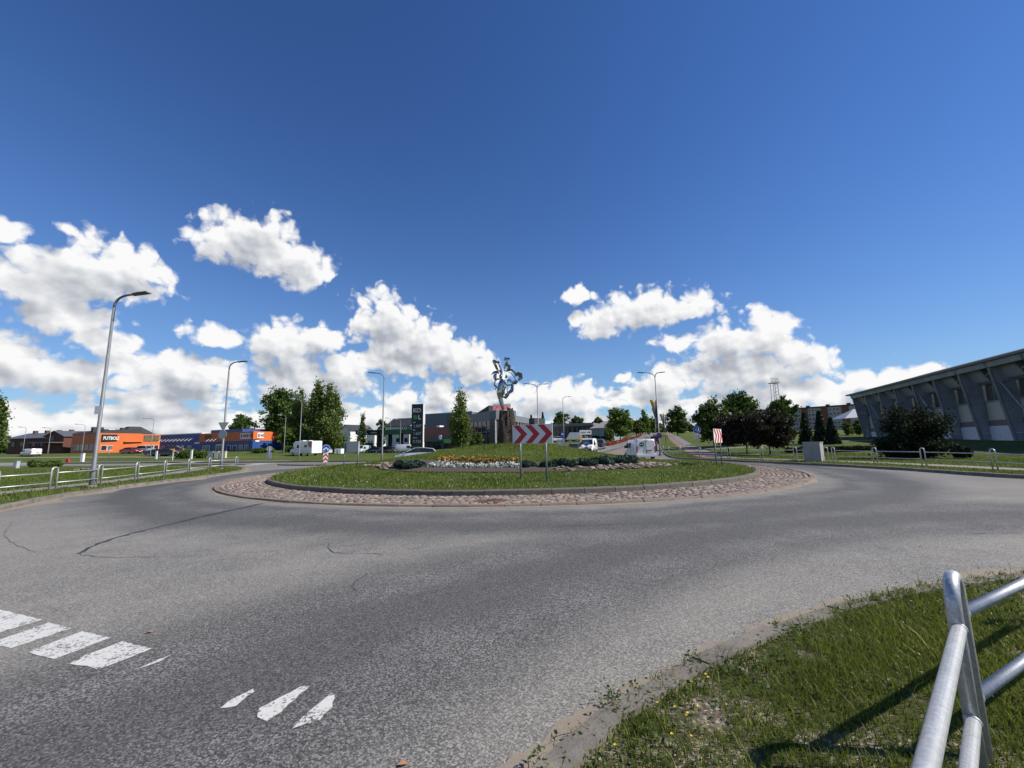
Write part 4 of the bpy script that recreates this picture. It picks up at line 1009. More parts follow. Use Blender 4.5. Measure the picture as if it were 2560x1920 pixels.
ptree('birch_tree', 'birch at the left edge beside the brick house', 'birch', -18, 1130, 998, 34, 88, M_LBIR, 3600, .26, 1, z0=.2, bark=M_BIRB)
ptree('broadleaf_tree', 'round dark tree behind the blue and orange shop', 'round', 608, 1118, 1039, 42, 128, M_LDARK, 5500, .34, 2, z0=.1)
ptree('broadleaf_tree', 'tall dark broadleaf tree behind the shop corner', 'round', 694, 1126, 970, 48, 112, M_LDARK, 12000, .33, 3, z0=.1, tr=.3)
ptree('birch_tree', 'slim birch between the dark tree and the taller birches', 'birch', 744, 1128, 980, 38, 106, M_LBIR, 8500, .26, 4, z0=.06, bark=M_BIRB)
ptree('birch_tree', 'tall birch above the motorhome, left of a pair', 'birch', 789, 1130, 964, 44, 103, M_LBIR, 11000, .28, 5, z0=.05, bark=M_BIRB)
ptree('birch_tree', 'broad birch above the motorhome, right of a pair', 'birch', 822, 1130, 975, 56, 103, M_LBIR, 12500, .28, 6, z0=.03, bark=M_BIRB)
ptree('small_tree', 'low tree filling the gap under the birches', 'round', 722, 1132, 1066, 30, 101, M_LMID, 4500, .24, 7, z0=.04)
ptree('birch_tree', 'conical birch standing before the glass shop front', 'birch', 1153, 1122, 980, 43, 72, M_LBIR, 8200, .165, 8, z0=.13, bark=M_BIRB, tr=.11)
ptree('small_tree', 'low rounded tree right of the conical birch', 'round', 1192, 1120, 1082, 20, 76, M_LMID, 2200, .17, 9, z0=.1)
ptree('poplar_tree', 'small pointed tree above the filling station sign', 'birch', 905, 1112, 1036, 15, 150, M_LDARK, 3000, .3, 10, z0=.05)
ptree('broadleaf_tree', 'small round tree left of the white house roof', 'round', 953, 1112, 1045, 17, 165, M_LDARK, 2600, .34, 11, z0=.1)
ptree('spruce_tree', 'little spruce left of the two-armed lamp', 'spruce', 1329, 1085, 1037, 9, 150, M_LSPR, 1500, .28, 12)
ptree('spruce_tree', 'little spruce right of the two-armed lamp', 'spruce', 1358, 1085, 1030, 9, 165, M_LSPR, 1500, .3, 13)
ptree('broadleaf_tree', 'broad dark tree behind the low car showroom', 'round', 1402, 1085, 1031, 26, 172, M_LDARK, 5000, .4, 14, z0=.1)
ptree('broadleaf_tree', 'dark tree behind the right end of the car showroom', 'round', 1445, 1085, 1038, 19, 172, M_LDARK, 3600, .4, 15, z0=.1)
ptree('broadleaf_tree', 'dark tree behind the pale roofed house', 'round', 1497, 1080, 1041, 20, 165, M_LDARK, 3000, .38, 16, z0=.1)
ptree('linden_tree', 'large lime tree on the left of the avenue', 'round', 1551, 1099, 1020, 36, 112, M_LMID, 8500, .28, 17, z0=.16)
ptree('small_tree', 'young tree before the lime tree', 'round', 1524, 1104, 1070, 13, 100, M_LMID, 1800, .2, 18, z0=.2)
ptree('willow_tree', 'pale green willow beside the avenue', 'round', 1592, 1096, 1050, 19, 150, M_LPALE, 3600, .3, 19, z0=.15)
ptree('broadleaf_tree', 'thin crowned tree far along the avenue', 'birch', 1614, 1090, 1026, 22, 185, M_LMID, 3000, .36, 20, z0=.1)
ptree('broadleaf_tree', 'tree at the far end of the avenue', 'round', 1633, 1088, 1042, 15, 230, M_LMID, 2400, .5, 21, z0=.1)
ptree('linden_tree', 'round dark lime tree right of the avenue', 'round', 1694, 1085, 1020, 30, 135, M_LDARK, 6500, .32, 22, z0=.1)
ptree('broadleaf_tree', 'dark green tree at the left of the park group', 'round', 1786, 1116, 1003, 44, 62, M_LDARK, 9000, .2, 23, z0=.14, tr=.12)
ptree('broadleaf_tree', 'tallest dark green tree of the park group', 'round', 1862, 1122, 982, 46, 66, M_LDARK, 11000, .22, 24, z0=.12, tr=.16)
ptree('copper_maple', 'copper leaved maple left of two, beneath the tallest tree', 'maple', 1868, 1133, 1034, 48, 47, M_LCOP, 9000, .16, 25, z0=.25, tr=.07)
ptree('copper_maple', 'copper leaved maple nearest to the grey cabinet', 'maple', 1926, 1141, 1027, 58, 42.5, M_LCOP, 10500, .15, 26, z0=.24, tr=.07)
ptree('small_tree', 'slim trunked dark tree left of the copper maples', 'maple', 1822, 1128, 1040, 34, 52, M_LCOP, 6000, .17, 27, z0=.22, tr=.06)
ptree('broadleaf_tree', 'dark green tree beneath the floodlight mast', 'round', 1961, 1105, 996, 34, 78, M_LDARK, 6500, .24, 28, z0=.3, tr=.14)
ptree('spruce_tree', 'dark spruce left of a row of three', 'spruce', 2017, 1105, 1031, 20, 60, M_LSPR, 4200, .17, 29, z0=.04)
ptree('spruce_tree', 'dark spruce in the middle of a row of three', 'spruce', 2056, 1107, 1027, 22, 58, M_LSPR, 4500, .17, 30, z0=.04)
ptree('spruce_tree', 'dark spruce right of a row of three', 'spruce', 2083, 1108, 1044, 20, 56, M_LSPR, 4000, .17, 31, z0=.04)
for k, (u, vb, vt, hw, Y, lb) in enumerate(((2150, 1092, 1052, 16, 92, 'yellow-green shrub under the corner of the sports hall'), (2122, 1092, 1056, 14, 96, 'olive shrub left of the sports hall corner'))):
    ptree('shrub', lb, 'round', u, vb, vt, hw, Y, M_LPALE if k == 0 else M_LMID, 1800, .2, 40 + k, z0=.02, tr=.06, cat='shrub')
def bush(name, label, base, rx, ry, h, mat, n, leaf, seed, lumps=9, cat='bush', group=None, upright=0.0):
    rg = np.random.default_rng(seed); root = empty(name, base, label=label, cat=cat, group=group); bl = []
    for k in range(lumps):
        a = rg.uniform(0, 6.28); d = rg.uniform(0, .72) ** .6; bl.append((d * rx * math.cos(a), d * ry * math.sin(a), h * rg.uniform(.25, .62) * (1 - .35 * d), rx * rg.uniform(.22, .42), h * rg.uniform(.26, .42)))
    bl = np.array(bl); pk = rg.integers(0, lumps, n); v = rg.normal(size=(n, 3)); v /= np.linalg.norm(v, axis=1)[:, None]; v *= rg.uniform(.5, 1.05, size=(n, 1))
    c = bl[pk, :3] + v * np.column_stack([bl[pk, 3], bl[pk, 3] * ry / rx, bl[pk, 4]]); c[:, 2] = np.maximum(c[:, 2], .02)
    V, F = leaf_cloud(c, 0, leaf, rg); np_mesh('foliage', V, F, mat, root)
    m = MB()
    for k in range(5): a = k * 1.3; m.tube([(0, 0, -.1), (rx * .3 * math.cos(a), ry * .3 * math.sin(a), h * .35)], [.03, .012], 5)
    m.build('stems', M_BARK, root); return root
def pbush(name, label, u, v, Y, hw, hpx, mat, n, leaf, seed, **k):
    p = at(u, v, Y); p.z = gzf(p.x, p.y) + .08; s = Y / CAM_F; return bush(name, label, p, hw * s, hw * s * .7, hpx * s, mat, n, leaf, seed, **k)
pbush('bush', 'straggly bush on the left lawn before the road', 112, 1171, 46, 40, 22, M_LBUSH, 2600, .11, 51)
pbush('bush', 'large dark green bush in front of the blue shop', 490, 1139, 78, 46, 31, M_LBUSH, 4200, .17, 52, lumps=14)
pbush('bush', 'low bush before the white door of the shop corner', 655, 1127, 92, 28, 17, M_LBUSH, 2200, .17, 53)
pbush('bush', 'dark bush at the foot of the birches', 722, 1139, 92, 16, 22, M_LDARK, 2000, .18, 54)
pbush('juniper', 'low dark juniper hedge left of the big pine', 2120, 1120, 44, 62, 20, M_LPINE, 4200, .09, 55, lumps=16)
pbush('juniper', 'low dark juniper hedge behind the grey cabinet', 2010, 1118, 47, 48, 17, M_LPINE, 3600, .09, 56, lumps=14)
# the big dwarf pine before the hall
def big_pine():
    p = at(2290, 1150, 31); p.z = gzf(p.x, p.y) + .1; s = 31 / CAM_F; rg = np.random.default_rng(60); root = empty('dwarf_pine', p, label='wide dark pine spreading before the sports hall', cat='tree')
    m = MB(); tips = []
    for k in range(58):
        a = rg.uniform(0, 6.28); el = rg.uniform(.08, 1.35); L = rg.uniform(.7, 1.0) * (2.9 if el < .7 else 3.5); dx, dy, dz = math.cos(a) * math.cos(el) * .80, math.sin(a) * math.cos(el) * .8, math.sin(el) * 1.12
        e = Vector((dx * L, dy * L, max(.3, dz * L + .2))); m.tube([(0, 0, 0), tuple(e * .5 + Vector((0, 0, -.1))), tuple(e)], [.06, .035, .012], 5); tips.append(e)
    m.build('branches', M_BARK, root); C = []
    for e in tips:
        n = 420; t = rg.uniform(.25, 1.03, n) ** .8; c = np.outer(t, np.array(e)) + rg.normal(size=(n, 3)) * np.array([.25, .25, .19]); C.append(c)
    C = np.concatenate(C); C[:, 2] = np.maximum(C[:, 2], .03); V, F = leaf_cloud(C, 0, .085, rg); np_mesh('needles', V, F, M_LPINE, root)
big_pine()
pbush('thuja', 'small dark thuja right of the wide pine', 2408, 1149, 29, 20, 44, M_LPINE, 1800, .07, 61)
# woods that close the view
def far_wood(name, label, u0, u1, vt, Y, seed, mat):
    rg = np.random.default_rng(seed); C = []
    for u in np.arange(u0, u1, 9.0):
        t = at(u, vt + rg.uniform(-5, 6), Y); g = gzf(t.x, t.y); h = max(3, t.z - g); n = 240; a = rg.normal(size=(n, 3)); a /= np.linalg.norm(a, axis=1)[:, None]; rr = rg.uniform(.4, 1, (n, 1)) ** .4
        C.append(np.array([t.x, t.y + rg.uniform(-6, 6), g + h * .5]) + a * rr * np.array([Y * .0085, 6, h * .52]))
    V, F = leaf_cloud(np.concatenate(C), 0, Y / 330, rg); np_mesh(name, V, F, mat, label=label, cat='wood', kind='stuff')
far_wood('far_wood', 'belt of trees closing the horizon on the left', -140, 570, 1099, 330, 70, M_LDARK)
far_wood('far_wood', 'belt of trees behind the filling station', 840, 1340, 1086, 300, 71, M_LDARK)
far_wood('far_wood', 'belt of trees at the end of the avenue', 1440, 1980, 1064, 330, 72, M_LDARK)
far_wood('far_wood', 'belt of trees behind the sports hall', 1980, 2760, 1066, 330, 73, M_LDARK)

# ------------------------------------------------------------------ planting on the island
def soil_mat():
    t = NT('mulch_soil'); p = t.pos(); a = t.noise(p, 5, 6, .7); b = t.noise(p, 45, 4, .75)
    t.set(Base_Color=t.ramp(t.math('ADD', t.math('MULTIPLY', a, .5), t.math('MULTIPLY', b, .5)), (.3, (.045, .034, .027)), (.55, (.098, .076, .062)), (.75, (.19, .155, .13))), Roughness=.97); t.bump(b, 1.0, .05); return t.m
M_MULCH = soil_mat()
def bed_arc(r0, r1, a0, a1, n=60, m=6):
    vs = []; fs = []
    for i in range(n + 1):
        a = R(a0 + (a1 - a0) * i / n); f = min(1, 6 * i / n, 6 * (n - i) / n); c = (r0 + r1) / 2
        for k in range(m + 1):
            r = c + (r0 + (r1 - r0) * k / m - c) * (.25 + .75 * f ** .5) + .12 * math.sin(9 * a + k); x, y = .4 + 1.1 * r * math.sin(a), 28.2 + r * math.cos(a); vs.append((x, y, mound(x, y) + .035))
    for i in range(n):
        for k in range(m): q = i * (m + 1) + k; fs.append((q, q + 1, q + m + 2, q + m + 1))
    return MB().add(vs, fs)
bed_arc(6.6, 9.2, 118, 246).build('planting_bed', M_MULCH, smooth=True, kind='structure', label='brown mulched bed along the foot of the mound')
def bed_xy(a, r): return .4 + 1.1 * r * math.sin(R(a)), 28.2 + r * math.cos(R(a))
def flowers(name, label, a0, a1, r0, r1, n, hgt, leafm, petalm, seed, psize):
    rg = np.random.default_rng(seed); C = []; P = []
    for _ in range(n):
        a, r = rg.uniform(a0, a1), rg.uniform(r0, r1); x, y = bed_xy(a + .9 * math.sin(a * 1.7), r); z = mound(x, y); hh = hgt * rg.uniform(.5, 1.3)
        C.append(np.column_stack([rg.normal(x, .10, 14), rg.normal(y, .10, 14), z + rg.uniform(.02, hh * .85, 14)]))
        P.append(np.column_stack([rg.normal(x, .05, 7), rg.normal(y, .05, 7), z + hh + rg.normal(0, .025, 7)]))
    root = np_mesh(name, *leaf_cloud(np.concatenate(P), 0, psize, rg), petalm, label=label, cat='flowers', kind='stuff')
    np_mesh('flower_leaves', *leaf_cloud(np.concatenate(C), 0, .06, rg), leafm, root, kind='stuff')
M_ORG = leafmat('marigold_petals', [(.24, .09, .015), (.42, .19, .03), (.52, .30, .08), (.33, .13, .02)], .2); M_WHT = leafmat('white_petals', [(.55, .56, .53), (.70, .71, .69), (.62, .63, .62)], .2)
M_BRL = leafmat('bronze_leaves', [(.035, .022, .010), (.06, .04, .014), (.04, .05, .012)], .2); M_SIL = leafmat('silver_leaves', [(.30, .32, .30), (.44, .46, .44), (.10, .14, .08)], .2)
flowers('orange_flowers', 'band of orange flowers along the foot of the mound', 180.5, 214, 6.6, 7.45, 105, .30, M_BRL, M_ORG, 81, .050)
flowers('white_flowers', 'band of white flowers in front of the orange ones', 181, 213, 7.3, 7.95, 80, .17, M_SIL, M_WHT, 82, .055)
def juniper(label, u, v, hw, hpx, seed):
    p = hit(u, v, 0, mound); s = p.y / CAM_F; return bush('juniper', label, p, hw * s, hw * s * .75, hpx * s, M_LJUN, 3400, .062, seed, lumps=11, cat='juniper', group='blue-green junipers on the mound')
juniper('blue-green juniper at the left end of the flower bed', 1018, 1171, 50, 24, 91)
juniper('small juniper right of the flowers, left of the first sign post', 1312, 1167, 26, 17, 92); juniper('juniper between the two posts of the arrow board', 1366, 1167, 26, 20, 93)
juniper('juniper just right of the arrow board', 1412, 1167, 32, 24, 94); juniper('middle juniper of the right-hand row', 1463, 1164, 30, 23, 95)
juniper('large juniper second from the right end of the row', 1513, 1162, 36, 27, 96); juniper('juniper at the right end of the row', 1560, 1158, 34, 24, 97)
rk = empty('stone_edging', (0, 0, 0), label='loose pale stones edging the juniper bed', cat='stones'); rg = random.Random(9)
for k in range(150):
    a = rg.uniform(122, 172) if k < 115 else rg.uniform(222, 243); x, y = bed_xy(a, rg.uniform(8.0, 9.3)); o = bpy.data.objects.new('stone', bpy.data.meshes['cobblestone']); link(o, rk); s = rg.uniform(.07, .19)
    o.location = (x, y, mound(x, y) + .045); o.scale = (s, s * .75, s * .4); o.rotation_euler = (rg.uniform(-.3, .3), rg.uniform(-.3, .3), rg.uniform(0, 6))

# ------------------------------------------------------------------ rock and sculpture
def rock_mat():
    t = NT('dolomite_rock'); p = t.obj(); a = t.noise(p, 2.4, 7, .7, .8); b = t.noise(p, 16, 6, .7)
    t.set(Base_Color=t.ramp(t.math('ADD', t.math('MULTIPLY', a, .6), t.math('MULTIPLY', b, .4)), (.28, (.012, .009, .007)), (.5, (.055, .040, .030)), (.70, (.14, .105, .08))), Roughness=.93); t.bump(t.math('ADD', a, b), 1.0, .12); return t.m
M_ROCK = rock_mat()
RKX, RKY = -.42, 27.8; rkz = mound(RKX, RKY)
rr_ = empty('rock_plinth', (RKX, RKY, rkz), label='dark upright boulder carrying the steel sculpture', cat='boulder')
def slab(x0, x1, y0, y1, h, seed, skew, cut):
    rg = random.Random(seed); n = 18; rings = []
    for j in range(13):
        t = j / 12; z = -.3 + (h + .3) * t; k = 1 - .42 * max(0, t - .35) ** 1.5 * cut; ring = []
        for i in range(n):
            a = 2 * math.pi * i / n; c, s = math.cos(a), math.sin(a); sq = (abs(c) ** 3.2 + abs(s) ** 3.2) ** (-1 / 3.2)
            jx = 1 + .07 * math.sin(5 * a + 5 * t + seed) + rg.uniform(-.07, .07)
            ring.append(((x0 + x1) / 2 + skew * t + (x1 - x0) / 2 * sq * c * k * jx, (y0 + y1) / 2 + (y1 - y0) / 2 * sq * s * k * jx, z + (.22 * (-c) * skew * 3 if j == 12 else 0) + rg.uniform(-.03, .03)))
        rings.append(ring)
    return MB().loft(rings)
slab(-.60, .24, -.42, .48, 2.18, 2, .06, 1.0).build('left_slab', M_ROCK, rr_, autos=38); slab(-.02, .84, -.33, .52, 2.2, 5, -.26, 1.5).build('right_slab', M_ROCK, rr_, autos=38); slab(.02, .30, -.30, .30, 2.36, 8, .02, .9).build('centre_wedge', M_ROCK, rr_, autos=38)
def steel_mat():
    t = NT('polished_stainless'); p = t.obj(); a = t.noise(p, 3.0, 4, .6)
    t.set(Base_Color=t.mix(a, (.20, .20, .195), (.46, .46, .45)), Metallic=1.0, Roughness=t.math('MULTIPLY_ADD', a, .12, .07)); t.bump(t.noise(p, 1.6, 2, .5), .25, .05); return t.m
M_STEEL = steel_mat()
SK = .00277
sc = empty('steel_sculpture', (-.62, 27.8, rkz + 2.18), label='polished steel dancing figure with swirling ribbons on the boulder', cat='sculpture')
def zp(x, y, d=0.0): return ((x - 580) * SK, d, (1540 - y) * SK)
prof = [(1548, 566, 588), (1470, 532, 594), (1400, 506, 597), (1330, 484, 590), (1260, 466, 572), (1190, 446, 560), (1120, 424, 574), (1060, 420, 584), (1000, 434, 592), (950, 450, 604), (900, 458, 622), (850, 470, 632), (800, 492, 622), (770, 515, 590), (745, 528, 572)]
rings = []
for y, a, b in prof:
    cx, hw = (a + b) / 2, (b - a) / 2; c = zp(cx, y); n = 16; dd_ = .6 if y > 850 else .45
    rings.append([(c[0] + hw * SK * math.cos(2 * math.pi * i / n), hw * SK * dd_ * math.sin(2 * math.pi * i / n), c[2]) for i in range(n)])
MB().loft(rings).build('body', M_STEEL, sc, autos=60)
hd = zp(528, 685); MB().lathe([(.02, -.19), (.085, -.14), (.11, -.03), (.105, .07), (.06, .14), (.01, .165)], c=hd, n=14).build('head', M_STEEL, sc, smooth=True)
def ribbon(name, pts, w, d, depth=.0):
    """flat steel bar following pts (x, y in sculpture units, optional depth); w in the picture plane, d front to back"""
    w = [q * .95 for q in w]; P = [Vector(zp(q[0], q[1], (q[2] if len(q) > 2 else 0) + depth)) for q in pts]; n = len(P); ww = w if isinstance(w, (list, tuple)) else [w] * n; rings = []
    for i, p in enumerate(P):
        t = (P[min(i + 1, n - 1)] - P[max(i - 1, 0)]).normalized(); s = Vector((t.z, 0, -t.x)).normalized(); y = Vector((0, 1, 0)); tw = .5 * math.sin(i * 1.1); s2 = (s * math.cos(tw) + y * math.sin(tw)); y2 = (y * math.cos(tw) - s * math.sin(tw))
        rings.append([p + s2 * ww[i] / 2 + y2 * d / 2, p - s2 * ww[i] / 2 + y2 * d / 2, p - s2 * ww[i] / 2 - y2 * d / 2, p + s2 * ww[i] / 2 - y2 * d / 2])
    return MB().loft(rings).build(name, M_STEEL, sc)
ribbon('raised_ribbon', [(548, 640), (545, 560), (520, 460), (478, 360), (430, 320), (352, 300), (332, 312)], [.16, .14, .07, .07, .12, .26, .12], .16)
ribbon('raised_ribbon', [(352, 310), (400, 400), (440, 500), (470, 545), (520, 560)], [.14, .15, .12, .06, .05], .14, -.1); ribbon('curled_tip', [(440, 345), (470, 300), (505, 350)], [.05, .12, .05], .2)
ribbon('raised_ribbon', [(606, 545), (632, 440), (660, 390), (690, 330), (705, 245), (760, 240)], [.05, .08, .20, .13, .12, .05], .15); ribbon('curled_tip', [(640, 285), (650, 215), (690, 225)], [.13, .14, .06], .05)
ribbon('shoulder_ribbon', [(690, 380), (740, 440), (760, 500), (680, 520)], [.15, .22, .16, .09], .18); ribbon('wide_ribbon', [(610, 540), (720, 535), (800, 520), (870, 590), (905, 640)], [.03, .07, .12, .13, .12], .16, .05)
ribbon('folded_plate', [(890, 690), (960, 620), (1010, 650), (1020, 740), (960, 790)], [.12, .26, .34, .30, .12], .12, -.05); ribbon('wide_ribbon', [(905, 800), (860, 690), (780, 600), (700, 560), (610, 545)], [.05, .04, .03, .03, .03], .05, .12)
ribbon('raised_leg', [(690, 840), (700, 790), (735, 770), (790, 820), (850, 855), (925, 860)], [.05, .10, .13, .13, .13, .08], .16); ribbon('foot_plate', [(845, 800), (935, 815), (925, 850)], [.10, .12, .05], .15, .03)
ribbon('arm', [(600, 790), (640, 860), (670, 905), (760, 905), (820, 895)], [.12, .10, .08, .08, .10], .12); ribbon('lower_ribbon', [(815, 900), (805, 1000), (790, 1050), (720, 1100), (660, 1170), (640, 1215), (560, 1195)], [.16, .18, .18, .20, .26, .20, .06], .18, -.05)
ribbon('lower_ribbon', [(690, 930), (680, 1030), (690, 1080)], [.04, .03, .04], .08); ribbon('lower_ribbon', [(640, 930), (610, 1020), (600, 1090), (560, 1180)], [.14, .06, .14, .08], .12, .05)
ribbon('arm', [(510, 760), (450, 745), (420, 760), (385, 810), (368, 890), (430, 960), (380, 1010)], [.09, .05, .06, .09, .10, .10, .06], .12); ribbon('shoulder_plate', [(435, 620), (395, 640), (385, 700), (395, 780)], [.06, .20, .24, .12], .12, -.06)
ribbon('shoulder_plate', [(300, 628), (350, 575), (430, 560), (490, 600)], [.05, .12, .17, .10], .12, .12); ribbon('wing_plate', [(640, 720), (665, 640), (680, 700), (640, 730)], [.06, .10, .12, .06], .12)
# ------------------------------------------------------------------ buildings
def glass_mat(name, col, rough=.08):
    t = NT(name); p = t.obj(); n1 = t.noise(p, .7, 3, .5)
    t.set(Base_Color=t.mix(n1, tuple(c * .6 for c in col), col), Roughness=rough, Specular_IOR_Level=.35); return t.m
M_GLS = glass_mat('window_glass', (.035, .042, .048)); M_GLP = glass_mat('pale_window_glass', (.30, .36, .37), .2); M_FRM = plain('white_window_frame', (.78, .78, .76), .5, 0, .05)
M_ORA = plain('orange_cladding', (.60, .135, .028), .6, 0, .06, 1.2); M_BLU = plain('blue_cladding', (.020, .065, .24), .55, 0, .07, 1.0); M_DKG = plain('dark_grey_roof', (.035, .036, .040), .7, 0, .2, 1.5)
M_GRYW = plain('grey_wall_panel', (.155, .17, .182), .55, 0, .05, .8); M_WHW = plain('white_render', (.66, .65, .62), .8, 0, .06, .7); M_GREEN = plain('green_fascia', (.012, .14, .055), .5, 0, .06); M_LGREEN = plain('light_green_sign', (.10, .55, .10), .5); M_ORB = plain('brown_render', (.16, .085, .045), .8)
def brick_mat(name, c0, c1):
    t = NT(name); p = t.obj(); n1 = t.noise(p, 1.4, 5, .6); b = t.n.new('ShaderNodeTexBrick'); t.l.new(t.vmath('MULTIPLY', p, (1, 1, 1)), b.inputs['Vector']); b.inputs['Scale'].default_value = 4
    t.set(Base_Color=t.mix(n1, c0, c1), Roughness=.88); t.bump(t.noise(p, 18, 3, .6), .3, .02); return t.m
M_BRK = brick_mat('red_brick', (.14, .052, .036), (.24, .088, .058)); M_BRKD = brick_mat('dark_brick', (.085, .034, .026), (.14, .055, .04)); M_PBRK = brick_mat('pink_brick', (.24, .10, .085), (.33, .15, .125)); M_PANEL = plain('concrete_panel', (.38, .35, .30), .85, 0, .12, .6)

def facade(name, label, u0, Y0, u1, Y1, vt, cat='building', vref=None, z0=None):
    """Empty at the left foot of a front running from (u0,Y0) to (u1,Y1); returns root, width, height to picture row vt"""
    a, b = at(u0, vt, Y0), at(u1, vt, Y1); g = min(gzf(a.x, a.y), gzf(b.x, b.y)) if z0 is None else z0
    L = math.hypot(b.x - a.x, b.y - a.y); root = empty(name, (a.x, a.y, g), math.atan2(b.y - a.y, b.x - a.x), label=label, cat=cat)
    return root, L, a.z - g
def win(root, x0, x1, z0, z1, frame=None, glass=None, t=.07, y=-.03, bars=0, depth=.09):
    f = MB(); x0, x1 = min(x0, x1), max(x0, x1)
    for q in ((x0, x1, z0, z0 + t), (x0, x1, z1 - t, z1), (x0, x0 + t, z0 + t + .002, z1 - t - .002), (x1 - t, x1, z0 + t + .002, z1 - t - .002)): f.box(q[0], q[1], y - depth, y + .0, q[2], q[3])
    for k in range(bars): xm = x0 + (x1 - x0) * (k + 1) / (bars + 1); f.box(xm - t / 2, xm + t / 2, y - depth, y, z0 + t + .002, z1 - t - .002)
    w = f.build('window', frame or M_FRM, root); MB().box(x0 + t * .8, x1 - t * .8, y - depth * .55, y - depth * .35, z0 + t * .8, z1 - t * .8).build('pane', glass or M_GLS, w); return w
def gable(root, x0, x1, y0, y1, z0, zr, mat, over=.4, axis='x', th=.18, name='roof'):
    """pitched roof, ridge along axis"""
    m = MB()
    if axis == 'x':
        ym = (y0 + y1) / 2; m.prism([(y0 - over, z0 - .15), (ym, zr), (y1 + over, z0 - .15), (y1 + over, z0 - .15 + th), (ym, zr + th), (y0 - over, z0 - .15 + th)][::-1], 'x', x0 - over, x1 + over)
    else:
        xm = (x0 + x1) / 2; m.prism([(x0 - over, z0 - .15), (xm, zr), (x1 + over, z0 - .15), (x1 + over, z0 - .15 + th), (xm, zr + th), (x0 - over, z0 - .15 + th)], 'y', y0 - over, y1 + over)
    return m.build(name, mat, root)
def gable_wall(root, x0, x1, y0, y1, h, zr, mat, axis='x'):
    if axis == 'x': ym = (y0 + y1) / 2; MB().prism([(y0, -1.5), (y1, -1.5), (y1, h), (ym, zr - .02), (y0, h)], 'x', x0, x1).build('wall', mat, root)
    else: xm = (x0 + x1) / 2; MB().prism([(x0, -1.5), (x1, -1.5), (x1, h), (xm, zr - .02), (x0, h)][::-1], 'y', y0, y1).build('wall', mat, root)

# brick house at the far left
r, W_, H = facade('brick_house', 'dark brick house with grey roofs at the far left', 22, 122, 176, 117, 1097)
gable_wall(r, 0, W_ * .68, 0, 9, H, H + 1.5, M_BRKD, 'x'); rf = gable(r, 0, W_ * .68, 0, 9, H, H + 1.5, plain('grey_sheet_roof', (.115, .125, .135), .5, .2, .1), .5, 'x')
gable_wall(r, W_ * .69, W_ * .98, -1.2, 8, H + .3, H + 1.7, M_BRKD, 'y'); gable(r, W_ * .69, W_ * .98, -1.2, 8, H + .3, H + 1.7, plain('grey_sheet_roof', (.115, .125, .135)), .4, 'y')
for k in range(4): MB().box(W_ * (.08 + .2 * k), W_ * (.08 + .2 * k) + .7, 4.0, 4.9, H + 1.1, H + 2.4).build('chimney', M_BRKD, rf)
MB().box(W_ * .64, W_ * .99, -4.2, -1.3, H - 1.6, H - 1.35).build('porch_roof', plain('grey_sheet_roof', (.115, .125, .135)), r)
for k in range(3): MB().box(W_ * (.66 + .15 * k), W_ * (.66 + .15 * k) + .2, -4.0, -3.8, -1.5, H - 1.61).build('porch_post', M_DKG, r)
for x in (.06, .2, .4, .52): win(r, W_ * x, W_ * x + 1.5, H - 2.4, H - 1.0, M_DKG)
win(r, W_ * .78, W_ * .78 + 1.4, H - .9, H + .3, M_DKG, y=-1.23)

# football shop: shaded left wing, sunlit front, roof sign
r, W_, H = facade('football_shop', 'orange shop with black football signs and a dark hipped roof', 182, 114, 250, 108, 1083)
MB().box(0, W_, 0, 9, -2, H - .35).build('left_wing', M_ORA, r)
MB().prism([(-.3, H - .35), (9.3, H - .35), (8.6, H + .9), (1.4, H + .5)][::-1], 'x', -.25, W_ - .05).build('wing_roof', M_DKG, r)
for k in range(6): win(r, W_ * (.05 + .16 * k), W_ * (.05 + .16 * k) + W_ * .12, .85, 2.35)
r2, W2, H2 = facade('x', None, 250, 108, 402, 121, 1084); bx_ = r2.location.copy(); rz2 = r2.rotation_euler.z; bpy.data.objects.remove(r2)
fr = empty('front', (0, 0, 0), 0, r); M_ = r.matrix_world
loc = Matrix.Rotation(-r.rotation_euler.z, 4, 'Z') @ (bx_ - r.location); fr.location = (loc.x + .05, loc.y, 0); fr.rotation_euler = (0, 0, rz2 - r.rotation_euler.z)
MB().box(0, W2, 0, 1.2, -2, H2).build('front_wall', M_ORA, fr)
def fx(u): return W2 * (u - 250) / (402 - 250)
MB().box(fx(254), fx(303), -.16, -.02, H2 - 2.1, H2 - .22).build('sign_board', M_BLACK, fr); text('FUTBOLS', 1.15, M_WHITE, fr, (fx(257.5), -.17, H2 - 1.55), bold=.03, sx=.74)
for k in range(3): win(fr, fx(255) + k * fx(266) * .98, fx(255) + k * fx(266) * .98 + fx(264), .7, 2.05)
for k in range(3): win(fr, fx(306) + k * fx(266) * .98, fx(306) + k * fx(266) * .98 + fx(265), .3, 2.0, glass=M_GLP)
MB().box(fx(306), fx(353), -.9, -.02, H2 - 2.2, H2 - 2.05).build('awning', M_ORA, fr)
MB().box(fx(357), fx(398), -.16, -.02, H2 - 1.9, H2 - .3).build('sign_board', plain('olive_sign', (.11, .095, .045), .6, 0, .5, 1.6), fr)
for k in range(3): win(fr, fx(358) + k * fx(264), fx(358) + k * fx(264) + fx(262.5), .5, 2.05)
MB().box(fx(252), fx(345), .5, .75, H2 + .02, H2 + 1.15).build('roof_sign_board', M_BLACK, fr); text('VALMIERA FC', .86, M_WHITE, fr, (fx(289), .48, H2 + .22), bold=.025, sx=.78)
MB().add([(fx(272) + x, .47, H2 + .1 + z) for x, z in ((0, 1.15), (1.3, 1.15), (1.3, .45), (.65, -.1), (0, .45))], [(0, 4, 3, 2, 1)]).build('shield_emblem', M_WHITE, fr)
